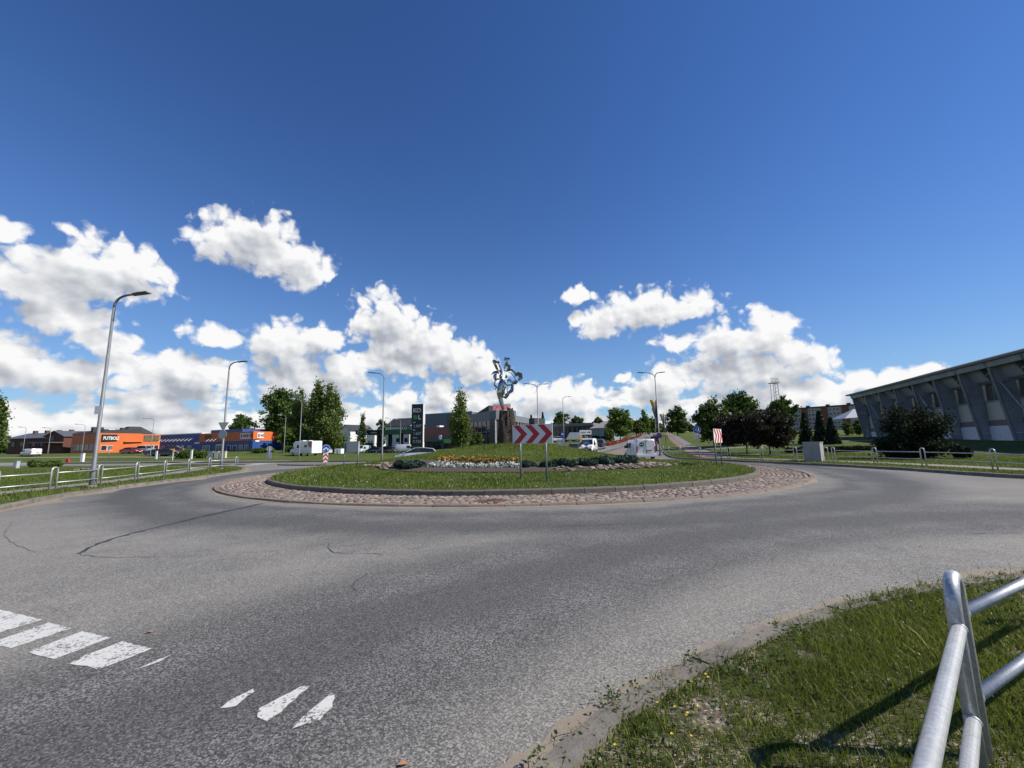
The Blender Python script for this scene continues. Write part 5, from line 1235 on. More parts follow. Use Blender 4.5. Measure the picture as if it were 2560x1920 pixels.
MB().add([(fx(272) + .65 + (x - .65) * .72, .455, H2 + .12 + .5 + (z - .5) * .72) for x, z in ((0, 1.15), (1.3, 1.15), (1.3, .45), (.65, -.1), (0, .45))], [(0, 4, 3, 2, 1)]).build('shield_field', M_BLACK, fr)
MB().loft([[(fx(315), 2, H2), (fx(402), 2, H2), (fx(402), 9, H2), (fx(315), 9, H2)], [(fx(345), 4.6, H2 + 2.3), (fx(372), 4.6, H2 + 2.3), (fx(372), 6.4, H2 + 2.3), (fx(345), 6.4, H2 + 2.3)]]).build('hipped_roof', M_DKG, fr)
for x in (258, 274, 326): MB().box(fx(x), fx(x) + .8, 5, 6, H2 + .02, H2 + 1.9).build('roof_vent', M_DKG, fr)

# blue and orange tool shop
r, W_, H = facade('tool_shop', 'blue and orange shop with white name signs', 402, 114, 638, 98, 1087)
MB().box(0, W_ * .475, 0, 9, -2, H - .15).build('blue_wing', M_BLU, r); MB().box(-.1, W_ * .475, -.12, 9.1, H - .148, H + .05).build('parapet', M_FRM, r)
MB().box(W_ * .478, W_ * .995, -.5, 9, -2, H - 2.35).build('blue_base', M_BLU, r); MB().box(W_ * .478, W_ * .995, -.62, 9, H - 2.345, H - .2).build('orange_fascia', M_ORB if False else M_ORA, r); MB().box(W_ * .50, W_ * .82, 1.5, 8, H - .195, H + .7).build('roof_box', M_BLU, r)
for k in range(9): x = W_ * (.05 + .043 * k); MB().hexa([(x + dx, -1.5 + dy * 1.4 + 0, H - 2.0 + dy * .9 + dz) for dz in (0, .06) for dx, dy in ((0, 0), (.14, 0), (.14, 1), (0, 1))]).build('awning_slat', M_FRM, r)
for k in range(3): x = W_ * (.60 + .035 * k); MB().hexa([(x + dx, -1.8 + dy * 1.1, H - 2.3 + dy * .9 + dz) for dz in (0, .06) for dx, dy in ((0, 0), (.14, 0), (.14, 1), (0, 1))]).build('awning_slat', M_FRM, r)
for x, w, d in ((.02, 1.7, 0), (.10, .9, 1), (.145, 1.2, 0), (.205, 1.3, 0), (.265, .9, 1), (.33, 1.8, 1)):
    if d: MB().box(W_ * x, W_ * x + w, -.10, -.02, -.5, 1.9).build('door', M_FRM if w < 1 else M_GREYC, r)
    else: win(r, W_ * x, W_ * x + w, .55, 1.95, bars=1)
MB().box(W_ * .405, W_ * .47, -.1, -.02, H - 2.7, H - 2.3).build('sign', M_WHITE, r)
for x in (.52, .56): win(r, W_ * x, W_ * x + 1.3, .4, 1.7, y=-.53)
dr = MB().box(W_ * .655, W_ * .735, -.60, -.52, -1.2, 1.9).build('entrance', M_FRM, r)
for k in range(3): MB().box(W_ * .66 + k * .95, W_ * .66 + k * .95 + .8, -.63, -.605, -.9, 1.7).build('pane', M_GLS, dr)
for k in range(4): win(r, W_ * (.765 + .056 * k), W_ * (.765 + .056 * k) + 1.45, .0, 1.65, y=-.53, glass=M_GLS)
sg = MB().box(W_ * .89, W_ * .985, -.74, -.63, H - 1.9, H - .55).build('name_sign', M_WHITE, r); text('WÜRTH', .95, M_BLACK, sg, (W_ * .915, -.75, H - 1.55), bold=.03, sx=.95); MB().box(W_ * .896, W_ * .909, -.76, -.745, H - 1.6, H - .85).build('logo', M_RED, sg)
sg = MB().box(W_ * .54, W_ * .60, -.74, -.63, H - 1.6, H - .7).build('dark_sign', M_BLACK, r)
r3, W3, H3 = facade('x', None, 638, 98, 716, 107, 1080); bx_ = r3.location.copy(); rz3 = r3.rotation_euler.z; bpy.data.objects.remove(r3)
loc = Matrix.Rotation(-r.rotation_euler.z, 4, 'Z') @ (bx_ - r.location); fr = empty('sunlit_end', (loc.x + .03, loc.y - .45, 0), rz3 - r.rotation_euler.z, r); H3 = H
MB().box(0, W3, 0, 1.2, -2, H3 - 2.0).build('end_wall', M_BLU, fr); MB().box(-.08, W3 + .1, -.12, 1.2, H3 - 1.995, H3 - .15).build('orange_fascia', M_ORA, fr)
sg = MB().box(W3 * .1, W3 * .44, -.24, -.13, H3 - 1.75, H3 - .45).build('name_sign', M_WHITE, fr); text('WÜRTH', .86, M_BLACK, sg, (W3 * .19, -.25, H3 - 1.42), bold=.03, sx=.85); MB().box(W3 * .12, W3 * .17, -.26, -.245, H3 - 1.5, H3 - .8).build('logo', M_RED, sg)
for x in (.07, .28): MB().box(W3 * x, W3 * (x + .18), -.08, -.02, H3 - 2.6, H3 - 2.25).build('strip_sign', M_WHITE, fr)
MB().box(W3 * .62, W3 * .85, -.08, -.02, -.6, H3 - 2.45).build('door', M_FRM, fr)

# filling station
r, W_, H = facade('station_canopy', 'dark filling station canopy with white lettering and green edge', 889, 112, 1034, 106, 1076.5, z0=0.0)
zc = at(889, 1086, 112).z
MB().box(0, W_ * .50, 0, 8, zc, H).build('dark_fascia', M_BLACK, r); MB().box(W_ * .5002, W_, 0, 8, zc, H).build('green_fascia', M_GREEN, r); MB().box(.2, W_ - .2, .2, 7.8, zc - .12, zc - .004).build('soffit', plain('canopy_soffit', (.12, .12, .12), .6), r)
def kool(parent, x, y, z, s, sx=1.0):
    text('K', s, M_WHITE, parent, (x, y, z), bold=.035); text('O', s, M_WHITE, parent, (x + s * .72, y, z), bold=.03); MB().disc((x + s * 1.93, y - .01, z + s * .36), s * .36, (0, 1, 0), .03, 20).build('green_dot', M_LGREEN if False else plain('logo_green', (.02, .32, .09), .5), parent); text('L', s, M_WHITE, parent, (x + s * 2.42, y, z), bold=.035)
kool(r, W_ * .03, -.03, zc + .1, 1.15); text('VALMIERA', .42, M_WHITE, r, (W_ * .27, -.02, zc + .2), bold=.01)
sg = MB().box(W_ * .80, W_ * 1.06, -.3, -.02, H - .35, H + .75).build('edge_sign', M_BLACK, r); kool(sg, W_ * .81, -.33, H - .2, 1.15)
for x in (.33, .72):
    for y in (1.2, 6.2): MB().box(W_ * x, W_ * x + .75, y, y + .8, -.5, zc - .121).build('column', plain('dark_column', (.03, .035, .035), .5), r)
for k, x in enumerate((.20, .46, .62)):
    pm = MB().box(W_ * x, W_ * x + .7, 2.6, 3.2, -.3, 1.9).build('fuel_pump', plain('pump_dark', (.05, .06, .06), .5), r); MB().box(W_ * x + .1, W_ * x + .6, 2.57, 2.595, 1.1, 1.6).build('display', M_GLP, pm)
r, W_, H = facade('price_totem', 'tall black fuel price sign with white letters', 1029.5, 90, 1057.5, 89.6, 1010.5, cat='sign')
MB().box(0, W_, 0, .55, -.8, H).build('panel', M_BLACK, r); MB().box(W_ + .003, W_ + .12, -.02, .57, -.8, H + .03).build('edge_strip', M_WHITE, r)
s_ = H / 10.3
text('K', 1.22 * s_, M_WHITE, r, (.32, -.03, H - 1.75 * s_), bold=.05); text('O', 1.22 * s_, M_WHITE, r, (1.12, -.03, H - 1.75 * s_), bold=.045)
MB().disc((.85, -.03, H - 2.75 * s_), .47 * s_, (0, 1, 0), .04, 24).build('green_dot', plain('logo_green', (.02, .32, .09), .5), r); text('L', 1.22 * s_, M_WHITE, r, (1.5, -.03, H - 3.2 * s_), bold=.05)
for t_, z in (('1.607', 4.85), ('1.657', 6.4), ('0.725', 8.05)): text(t_, .78 * s_, plain('price_digits', (.55, .55, .55), .5), r, (.45, -.03, H - z * s_), bold=.012, name='price')
for t_, z in (('DD', 3.95), ('95E', 5.55), ('AUTO', 7.15)): text(t_, .34 * s_, M_WHITE, r, (.38, -.03, H - z * s_), bold=.012, name='fuel_name')
pr = MB().box(.42, W_ - .35, -.05, -.005, H - 10.2 * s_, H - 8.75 * s_).build('offer_poster', plain('poster_green', (.06, .22, .035), .6), r); text('-7', 1.0, plain('poster_orange', (.65, .20, .02), .5), pr, (.75, -.07, H - 9.75 * s_), bold=.05, name='offer')
r, W_, H = facade('station_shop', 'filling station shop with pink brick upper wall and green fascia', 1060, 104, 1132, 101, 1069)
MB().box(0, W_, 0, 8, 2.85, H).build('brick_wall', M_PBRK, r); MB().box(-.2, W_ * .78, -1.2, 8, 2.3, 2.84).build('green_fascia', M_GREEN, r); MB().box(W_ * .785, W_ * 1.02, -1.22, -.9, 1.9, 2.9).build('light_sign', M_LGREEN, r); MB().box(0, W_ * .72, .2, 7.8, -1, 2.29).build('shop_core', plain('shop_dark', (.03, .035, .035), .6), r)
for k in range(4): win(r, W_ * (.02 + .165 * k), W_ * (.02 + .165 * k) + W_ * .15, -.2, 2.1, frame=M_DKG, y=.19)
for x in (.70, .76): MB().box(W_ * x, W_ * x + .25, -1.1, -.85, -1, 2.29 if x < .75 else 1.89).build('porch_post', M_GREEN, r)
for k in range(5): MB().box(W_ * .80, W_ * .97, -.6, -.2, -.2 + .4 * k, .02 + .4 * k).build('goods_shelf', plain('rack_red', (.22, .03, .04), .6), r)
MB().box(W_ * .3, W_ * .4, 2, 4, H + .004, H + .5).build('roof_unit', M_FRM, r); MB().box(W_ * .58, W_ * .66, -.8, .6, 2.86, 3.9).build('roof_unit', M_FRM, r)
r, W_, H = facade('warehouse', 'plain grey panelled hall behind the filling station shop', 1063, 128, 1180, 120, 1036)
for k in range(4): MB().box(W_ * .25 * k + .02, W_ * .25 * (k + 1) - .02, 0, 18, -1, H).build('wall_panel', M_GRYW, r)
MB().box(-.1, W_ + .1, -.1, 18, H + .003, H + .15).build('parapet', M_FRM, r)
# glass supermarket
r, W_, H = facade('supermarket', 'glass fronted grey supermarket with red roof lettering behind the boulder', 1172, 100, 1240, 88, 1036.5)
MB().box(0, W_ - .02, 0, 5, H - 2.0, H).build('grey_fascia', M_GRYW, r); MB().box(.3, W_ - .32, .35, 4.5, -2, H - 2.005).build('dark_interior', plain('shop_dark', (.03, .035, .035)), r)
for k in range(7): x = W_ * k / 6 * .97; MB().box(x, x + .16, .05, .25, -2, H - 2.005).build('mullion', M_LAMP, r)
for k in range(6): MB().box(W_ * k / 6 * .97 + .17, W_ * (k + 1) / 6 * .97 - .01, .14, .18, -1, H - 2.01).build('pane', M_GLS, r)
MB().box(.1, W_ - .1, .0, .04, H * .42, H * .42 + .18).build('transom', M_LAMP, r)
MB().prism([(W_ * .0, H + .004), (W_ * .55, H + .004), (W_ * .55, H + 1.6)][::-1], 'y', 1.5, 4.5).build('roof_light', M_DKG, r)
r3, W3, H3 = facade('x', None, 1240, 88, 1322, 112, 1040); bx_ = r3.location.copy(); rz3 = r3.rotation_euler.z; bpy.data.objects.remove(r3)
loc = Matrix.Rotation(-r.rotation_euler.z, 4, 'Z') @ (bx_ - r.location); fr = empty('side_front', (loc.x + .02, loc.y, 0), rz3 - r.rotation_euler.z, r)
MB().box(0, W3, 0, 1.6, H - 1.9, H - .35).build('grey_fascia', M_GRYW, fr); MB().box(0, W3, .4, 1.5, -2, H - 1.905).build('glazed_wall', M_GLS, fr)
for k in range(12): x = W3 * k / 11 * .99; MB().box(x, x + .15, .1, .3, -2, H - 1.905).build('mullion', M_FRM, fr)
for z in (H * .2, H * .45): MB().box(.16, W3, .2, .28, z, z + .15).build('transom', M_FRM, fr)
for k in range(5): MB().box(W3 * (.52 + .09 * k), W3 * (.52 + .09 * k) + W3 * .08, -.02, .04, H * .30, H * .62).build('poster', M_WHITE if k < 4 else M_RED, fr)
ov = empty('roof_lettering', (W_ - 4.2, 1.6, H + .02), -r.rotation_euler.z, r); text('OPTIMUS', 1.3, plain('sign_red', (.72, .03, .04), .5, emit=(.8, .05, .06, .25)), ov, (0, 0, .45), bold=.035, sx=.62); MB().box(-.1, 3.9, .15, .2, .3, 1.75).build('backing', M_WHITE, ov)
# white house and little houses behind the station
r, W_, H = facade('white_house', 'white two storey house with a black gabled roof', 966, 150, 1024, 146, 1067)
gable_wall(r, 0, W_, 0, 9, H, H + 3.0, M_WHW, 'x'); gable(r, 0, W_, 0, 9, H, H + 3.0, M_DKG, .5, 'x')
for x, z in ((.15, .5), (.5, .5), (.8, .5), (.15, 3.2), (.45, 3.2), (.8, 3.2)): win(r, W_ * x, W_ * x + 1.3, z, z + 1.4, M_DKG)
for k, (u0, u1, vt, Y, lb, wm, rm) in enumerate(((850, 876, 1077, 165, 'small grey house left of the filling station', M_WHW, M_DKG), (872, 892, 1076, 185, 'ochre house behind the filling station', M_PANEL, plain('brown_roof', (.10, .07, .055), .8)), (915, 937, 1080, 180, 'pale house right of the pointed tree', M_WHW, M_GREYC))):
    r, W_, H = facade('small_house', lb, u0, Y, u1, Y - 3, vt); gable_wall(r, 0, W_, 0, 8, H, H + 2.2, wm, 'y'); gable(r, 0, W_, 0, 8, H, H + 2.2, rm, .4, 'y'); win(r, W_ * .3, W_ * .3 + 1.2, H * .4, H * .4 + 1.2); win(r, W_ * .6, W_ * .6 + 1.2, H * .4, H * .4 + 1.2)
for lb, u0, u1, v0, v1, Y, mt_ in (('white trailer box behind the arrow board back', 836, 852, 1116, 1131, 96, M_FRM), ('dark storage container at the filling station', 912, 925, 1105, 1130, 115, M_DKG)):
    a = at(u0, v1, Y); w = (u1 - u0) * Y / CAM_F; h = (v1 - v0) * Y / CAM_F; g = gzf(a.x, a.y); q = empty('container', (a.x, a.y, g), label=lb, cat='container'); MB().box(0, w, 0, 2.4, .25, h).build('box', mt_, q, bevel=.03); MB().box(.1, w - .1, .2, 2.2, -.1, .248).build('chassis', M_BLACK, q); MB().box(w * .45, w * .55, -.03, -.002, .3, h - .1).build('door_seam', M_GREYC, q)
# low car showroom
r, W_, H = facade('car_showroom', 'long low grey showroom with a flat roof', 1372, 138, 1480, 132, 1061)
MB().box(-.6, W_ + .6, -1.0, 14, H - .9, H).build('flat_roof', M_GRYW, r); MB().box(0, W_, 0, 13, -3, H - .905).build('body', plain('shop_dark', (.03, .035, .035)), r)
for k in range(9): win(r, W_ * k / 9 + .1, W_ * (k + 1) / 9 - .1, 1.2, H - 1.1, frame=M_GREYC)
for k in range(4): MB().box(W_ * (.02 + .08 * k), W_ * (.02 + .08 * k) + .95, -.12, -.02, -.5, 1.1).build('door', M_FRM, r)
r, W_, H = facade('annexe', 'small white and dark flat roofed annexe left of the showroom', 1318, 128, 1378, 134, 1060)
MB().box(0, W_ * .35, 0, 10, -3, H - .6).build('grey_wing', M_GRYW, r); MB().box(W_ * .352, W_, 0, 10, -3, H).build('white_wing', M_WHW, r); MB().box(W_ * .55, W_ * 1.0, 3, 9, H + .004, H + 2.2).build('upper_storey', M_DKG, r); win(r, W_ * .56, W_ * .75, H * .55, H * .85, M_DKG)
r, W_, H = facade('pale_house', 'pale blue house with a light tiled hipped roof', 1479, 128, 1522, 124, 1071)
MB().box(0, W_, 0, 9, -2, H).build('wall', plain('blue_grey_render', (.22, .30, .34), .8), r); MB().loft([[(-.6, -.6, H + .003), (W_ + .6, -.6, H + .003), (W_ + .6, 9.6, H + .003), (-.6, 9.6, H + .003)], [(W_ * .42, 4, H + 2.3), (W_ * .75, 4, H + 2.3), (W_ * .75, 5, H + 2.3), (W_ * .42, 5, H + 2.3)]]).build('roof', plain('pale_tile_roof', (.34, .30, .28), .8), r)
win(r, .6, W_ * .45, .8, H - .6, M_GREYC, M_GLP); win(r, W_ * .7, W_ * .85, .4, H - .5)
# showroom forecourt: slanted board, direction board, light box
p = at(1436, 1096, 112); q = empty('slanted_board', (p.x, p.y, gzf(p.x, p.y)), R(8), label='slanted silver advertising board on the showroom lawn', cat='billboard'); MB().prism([(-2.4, .9), (1.5, .9), (1.5, 2.8), (-1.2, 2.8)], 'y', -.06, .06).build('board', plain('silver_board', (.40, .43, .46), .4, .3), q); MB().prism([(1.51, .1), (2.3, .1), (2.1, 2.9), (1.51, 2.9)], 'y', -.05, .07).build('yellow_edge', plain('yellow_board', (.65, .45, .12), .5), q)
for x in (-1.2, 1.0): MB().box(x, x + .1, .07, .17, -.3, .9).build('leg', M_POST, q)
p = at(1464.5, 1100, 96); q = empty('direction_board', (p.x, p.y, gzf(p.x, p.y)), R(5), label='white board with a black arrow pointing right', cat='billboard'); zb = at(1464.5, 1086.5, 96).z - q.location.z
bd = MB().box(-1.4, 1.4, -.05, .05, zb, zb + 1.05).build('board', M_WHITE, q); text('HESTA', .42, plain('grey_letters', (.25, .25, .25), .6), bd, (-1.1, -.055, zb + .36), bold=.012); MB().add([(x, -.06, zb + .52 + z) for x, z in ((.42, .09), (.85, .09), (.85, .24), (1.2, 0), (.85, -.24), (.85, -.09), (.42, -.09))], [(6, 5, 1, 0), (2, 4, 3)][::1]).build('arrow', M_BLACK, bd)
MB().tube([(0, .08, -.3), (0, .08, zb + .9)], .05, 8).build('post', M_POST, q)
p = at(1401, 1122, 60); q = empty('light_box', (p.x, p.y, gzf(p.x, p.y)), R(4), label='upright grey poster light box beyond the mound', cat='sign'); zt = at(1401, 1098, 60).z - q.location.z
MB().box(-.5, .5, -.1, .1, -.2, zt).build('case', M_GREYC, q, bevel=.02); MB().box(-.42, .42, -.115, -.102, .35, zt - .12).build('poster', plain('poster_grey', (.26, .29, .33), .3, 0, .5, 2.5), q)
p = at(1407.5, 1120, 62); q = empty('bus_stop_sign', (p.x, p.y, gzf(p.x, p.y)), label='blue bus stop sign above the poster light box', cat='road sign'); zt = at(1407.5, 1080, 62).z - q.location.z
MB().tube([(0, .05, -.2), (0, .05, zt)], .035, 8).build('post', M_POST, q); pl = MB().box(-.24, .24, -.02, .02, zt - .95, zt).build('plate', M_BLUE, q); MB().box(-.15, .15, -.03, -.021, zt - .45, zt - .2).build('bus_symbol', M_WHITE, pl)

# ------------------------------------------------------------------ sports hall on the right
def hall_conc():
    t = NT('hall_concrete'); p = t.obj(); s = t.vmath('MULTIPLY', p, (1, 1, .35)); a = t.noise(s, .8, 6, .62); b = t.noise(p, 5, 5, .65)
    t.set(Base_Color=t.ramp(t.math('ADD', t.math('MULTIPLY', a, .65), t.math('MULTIPLY', b, .35)), (.3, (.16, .195, .225)), (.55, (.28, .315, .34)), (.75, (.40, .43, .45))), Roughness=.85); t.bump(b, .3, .02); return t.m
M_HC = hall_conc(); M_HB = plain('beige_wall', (.54, .50, .42), .85, 0, .08, .4); M_HBR = plain('brown_stripe', (.22, .17, .15), .8); M_HW = plain('white_plinth', (.70, .71, .73), .8); M_HG = glass_mat('hall_glazing', (.13, .15, .13), .15); M_HT = plain('pale_triangle', (.60, .62, .63), .6)
hx0, hy0, hx1, hy1, zb = 68.0, 82.0, 47.4, 26.0, .55                      # outer line of the ribs, far end to near end
HL = math.hypot(hx1 - hx0, hy1 - hy0); hall = empty('sports_hall', (hx0, hy0, zb), math.atan2(hy1 - hy0, hx1 - hx0), label='concrete sports hall with slanting ribs at the right', cat='building')
HT = 9.6                                        # height of rib heads; x along the hall, y into the building (to the right)
NR = 12; st = HL / (NR - .8)
def hroof(x): return HT + .6 - .6 * (1 - min(1, x / 26)) ** 2
prof = []
MB().box(.3, HL + 6, 2.0, 34, -2, 2.35).build('plinth_wall', M_HW, hall); MB().box(.3, HL + 6, 2.03, 34, 2.352, 3.05).build('brown_band', M_HBR, hall); MB().box(.3, HL + 6, 2.06, 34, 3.052, 5.2).build('beige_wall', M_HB, hall); MB().box(.3, HL + 6, 2.0, 34, 5.202, 5.42).build('sill_band', M_HC, hall); MB().box(.3, HL + 6, 2.2, 34, 5.422, 8.9).build('upper_glazing', M_HG, hall)
for k in range(NR + 1):
    x = k * st
    rb = empty('rib', (0, 0, 0), 0, hall); nb_ = 10
    for j in range(nb_):                                  # the rib is cast in blocks with open joints
        z0_, z1_ = -2 + (HT + 2) * j / nb_ + .012, -2 + (HT + 2) * (j + 1) / nb_ - .012; f = lambda z: 1.62 * (1 - (z + 2) / (HT + 2)); o_ = .012 * ((j * 7 + k * 3) % 3 - 1)
        MB().prism([(f(z1_), z1_), (f(z0_), z0_), (1.99, z0_), (1.99, z1_)], 'x', x - .16 + o_, x + .16 + o_).build('rib_block', M_HC, rb)
    MB().prism([(-.16, HT - .02), (1.46, -2), (1.615, -2), (-.01, HT - .02)], 'x', x - .20, x + .20).build('edge_beam', plain('rib_edge', (.17, .185, .19), .8, 0, .15, .5), rb)
    if k < NR:
        MB().prism([(.35, HT - .1), (1.98, HT - .1), (1.98, 7.4), (1.4, 7.7)], 'x', x + .17, x + st * .50).build('eaves_panel', M_HC, hall)
        MB().hexa([(x + st * .57, .9, HT - 1.4), (x + st - .17, .55, HT - .55), (x + st - .17, 1.95, HT - .55), (x + st * .57, 1.95, HT - 1.4), (x + st * .57, .9, HT - 1.28), (x + st - .17, .55, HT - .43), (x + st - .17, 1.95, HT - .43), (x + st * .57, 1.95, HT - 1.28)]).build('canopy_fin', M_HC, hall)
        MB().add([(x + st * .62, 1.7, HT - 1.9), (x + st - .18, 1.7, HT - 1.9), (x + st - .18, 1.7, HT - .8), (x + st * .62, 1.75, HT - 1.9), (x + st - .18, 1.75, HT - 1.9), (x + st - .18, 1.75, HT - .8)], [(0, 1, 2), (5, 4, 3), (0, 3, 4, 1), (1, 4, 5, 2), (2, 5, 3, 0)]).build('pale_triangle', M_HT, hall)
        for j in range(3): xx = x + st * (.3 + .22 * j); MB().box(xx, xx + .08, 2.10, 2.19, 5.43, 8.8).build('mullion', M_HC, hall)
        if k % 3 == 1:
            MB().tube([(x + .2, .6, HT - 2.2), (x + st - .2, 1.3, -.5)], .09, 6).build('brace', M_HC, hall)
for k in range(NR):
    x0, x1 = k * st + .21, (k + 1) * st - .21
    MB().prism([(-.35, HT + .02), (.0, HT + .02), (.0, HT - .62), (-.2, HT - .62)][::-1], 'x', x0 - .4, x1 + .41 - .002).build('fascia', M_HC, hall)
rings = []
for j in range(15):
    x = -1.2 + (HL + 8) * j / 14; z = hroof(max(0, x)); rings.append([(x, -.7, HT + .03), (x, 34, HT + .03), (x, 34, z + 4.5), (x, 12, z + 2.2), (x, 1.6, z + .35), (x, -.75, HT + .28)])
MB().loft(rings).build('roof', plain('hall_roof', (.16, .18, .19), .6, 0, .12, .3), hall)
MB().box(-.5, .0, 2.0, 34, -2, HT).build('end_wall', M_HC, hall)
# tent roof, flats, floodlight mast behind
p = at(2140, 1048, 98); q = empty('tent_roof', (p.x, p.y, gzf(p.x, p.y)), label='pale tensile roof beyond the corner of the sports hall', cat='canopy'); z0, z1 = at(2140, 1046, 98).z - q.location.z, at(2140, 1021, 98).z - q.location.z
MB().add([(-3.4, -1, z0), (3.8, -2, z0 + .5), (3.6, 4, z0 + .5), (-3, 4, z0), (.6, 1, z1)], [(0, 1, 4), (1, 2, 4), (2, 3, 4), (3, 0, 4)]).build('membrane', plain('grey_membrane', (.38, .41, .45), .6), q)
for x, y in ((-3.2, -.9), (3.6, -1.8), (-2.8, 3.8), (3.4, 3.8)): MB().tube([(x, y, -.5), (x, y, z0 + .02)], .09, 6).build('mast', M_LAMP, q)
r, W_, H = facade('apartment_block', 'long five storey block with red stair towers', 1975, 300, 2200, 262, 1024)
MB().box(0, W_, 0, 12, -6, H).build('wall', M_PANEL, r); MB().box(-.4, W_ + .4, -.5, 12.5, H + .01, H + .9).build('roof_edge', M_DKG, r); nb = 9
for k in range(4): MB().box(W_ * (.14 + .235 * k), W_ * (.14 + .235 * k) + 3.6, -.7, -.02, -6, H + .005).build('stair_tower', M_BRK, r)
for k in range(4): MB().box(W_ * (.18 + .235 * k), W_ * (.18 + .235 * k) + 2, 4, 6, H + .905, H + 2.2).build('roof_vent', M_DKG, r)
for f in range(5):
    for k in range(24):
        x = W_ * (.015 + .041 * k)
        if min(abs(x + .8 - W_ * (.14 + .235 * j) - 1.8) for j in range(4)) < 2.9: continue
        zz = H - 2.4 - f * 3.0; win(r, x, x + 1.6, zz, zz + 1.5, t=.12)
r, W_, H = facade('apartment_block', 'far red and grey block behind the copper maple', 1905, 270, 1950, 262, 1030); MB().box(0, W_, 0, 12, -6, H).build('wall', M_BRK, r); MB().box(-.4, W_ + .4, -.5, 12.5, H + .01, H + 1.6).build('roof', M_GREYC, r)
for k in range(4): win(r, W_ * (.1 + .22 * k), W_ * (.1 + .22 * k) + 1.6, H - 3, H - 1.5, t=.12)
p = at(1946, 1062, 190); ft = empty('floodlight_mast', (p.x, p.y, gzf(p.x, p.y)), label='lattice floodlight mast above the dark park trees', cat='mast'); zt = at(1946, 958, 190).z - ft.location.z
for sx in (-1, 1):
    for sy in (-1, 1): MB().tube([(sx * 1.3, sy * 1.3, -1), (sx * 1.05, sy * 1.05, zt)], .10, 5).build('leg', M_LAMP, ft)
nb = 14
for k in range(nb):
    z, zz = zt * k / nb, zt * (k + 1) / nb
    for a, b in (((-1.2, -1.2), (1.2, -1.2)), ((1.2, -1.2), (1.2, 1.2))): MB().tube([(a[0], a[1], z), (b[0], b[1], zz)], .05, 4).build('brace', M_LAMP, ft)
pf = MB().box(-1.9, 1.9, -1.5, 1.5, zt, zt + .2).build('platform', M_LAMP, ft)
for i in range(6):
    for j in range(3): MB().lathe([(.12, -.18), (.30, .1), (.28, .14)], c=(-1.6 + .64 * i, -.9, zt + .7 + .75 * j), n=8).build('lamp', M_FRM, ft)
# ------------------------------------------------------------------ vehicles
M_TYRE = plain('tyre_rubber', (.016, .016, .017), .85, 0, .2, 8); M_RIM = plain('alloy_rim', (.42, .43, .44), .35, .7); M_CGL = glass_mat('car_glass', (.022, .027, .030), .05); M_TAIL = plain('tail_lamp', (.35, .012, .012), .25); M_HEAD = plain('head_lamp', (.72, .74, .76), .12); M_TRIM = plain('black_trim', (.018, .018, .019), .6); M_PLATE = plain('number_plate', (.68, .68, .64), .5)
def carpaint(name, col): return plain('paint_' + name, col, .28, .0, .03, 1.0, .6, coat=.6)
P_WHITE = carpaint('white', (.76, .76, .75)); P_SILVER = plain('paint_silver', (.60, .63, .66), .3, .25, .03, coat=.5); P_NAVY = carpaint('navy', (.014, .02, .05)); P_BLACK = carpaint('black', (.012, .012, .014)); P_RED = carpaint('red', (.36, .015, .02)); P_GREY = plain('paint_grey', (.14, .15, .165), .3, .4, .03, coat=.5); P_PBLUE = carpaint('pale_blue', (.40, .50, .55))
def wheels(root, xs, w, r=.32):
    for x in xs:
        for s in (-1, 1):
            t = MB().tube([(x, s * (w - .20), r), (x, s * (w + .01), r)], r, 18).build('wheel', M_TYRE, root, autos=40); MB().tube([(x, s * (w - .02), r), (x, s * (w + .018), r)], r * .62, 14).build('rim', M_RIM, t)
def ringy(x, zb, zt, w, k=.92): return [(x, -w * .88, zb), (x, -w, zb + .14), (x, -w, zb + (zt - zb) * .62), (x, -w * k, zt), (x, w * k, zt), (x, w, zb + (zt - zb) * .62), (x, w, zb + .14), (x, w * .88, zb)]
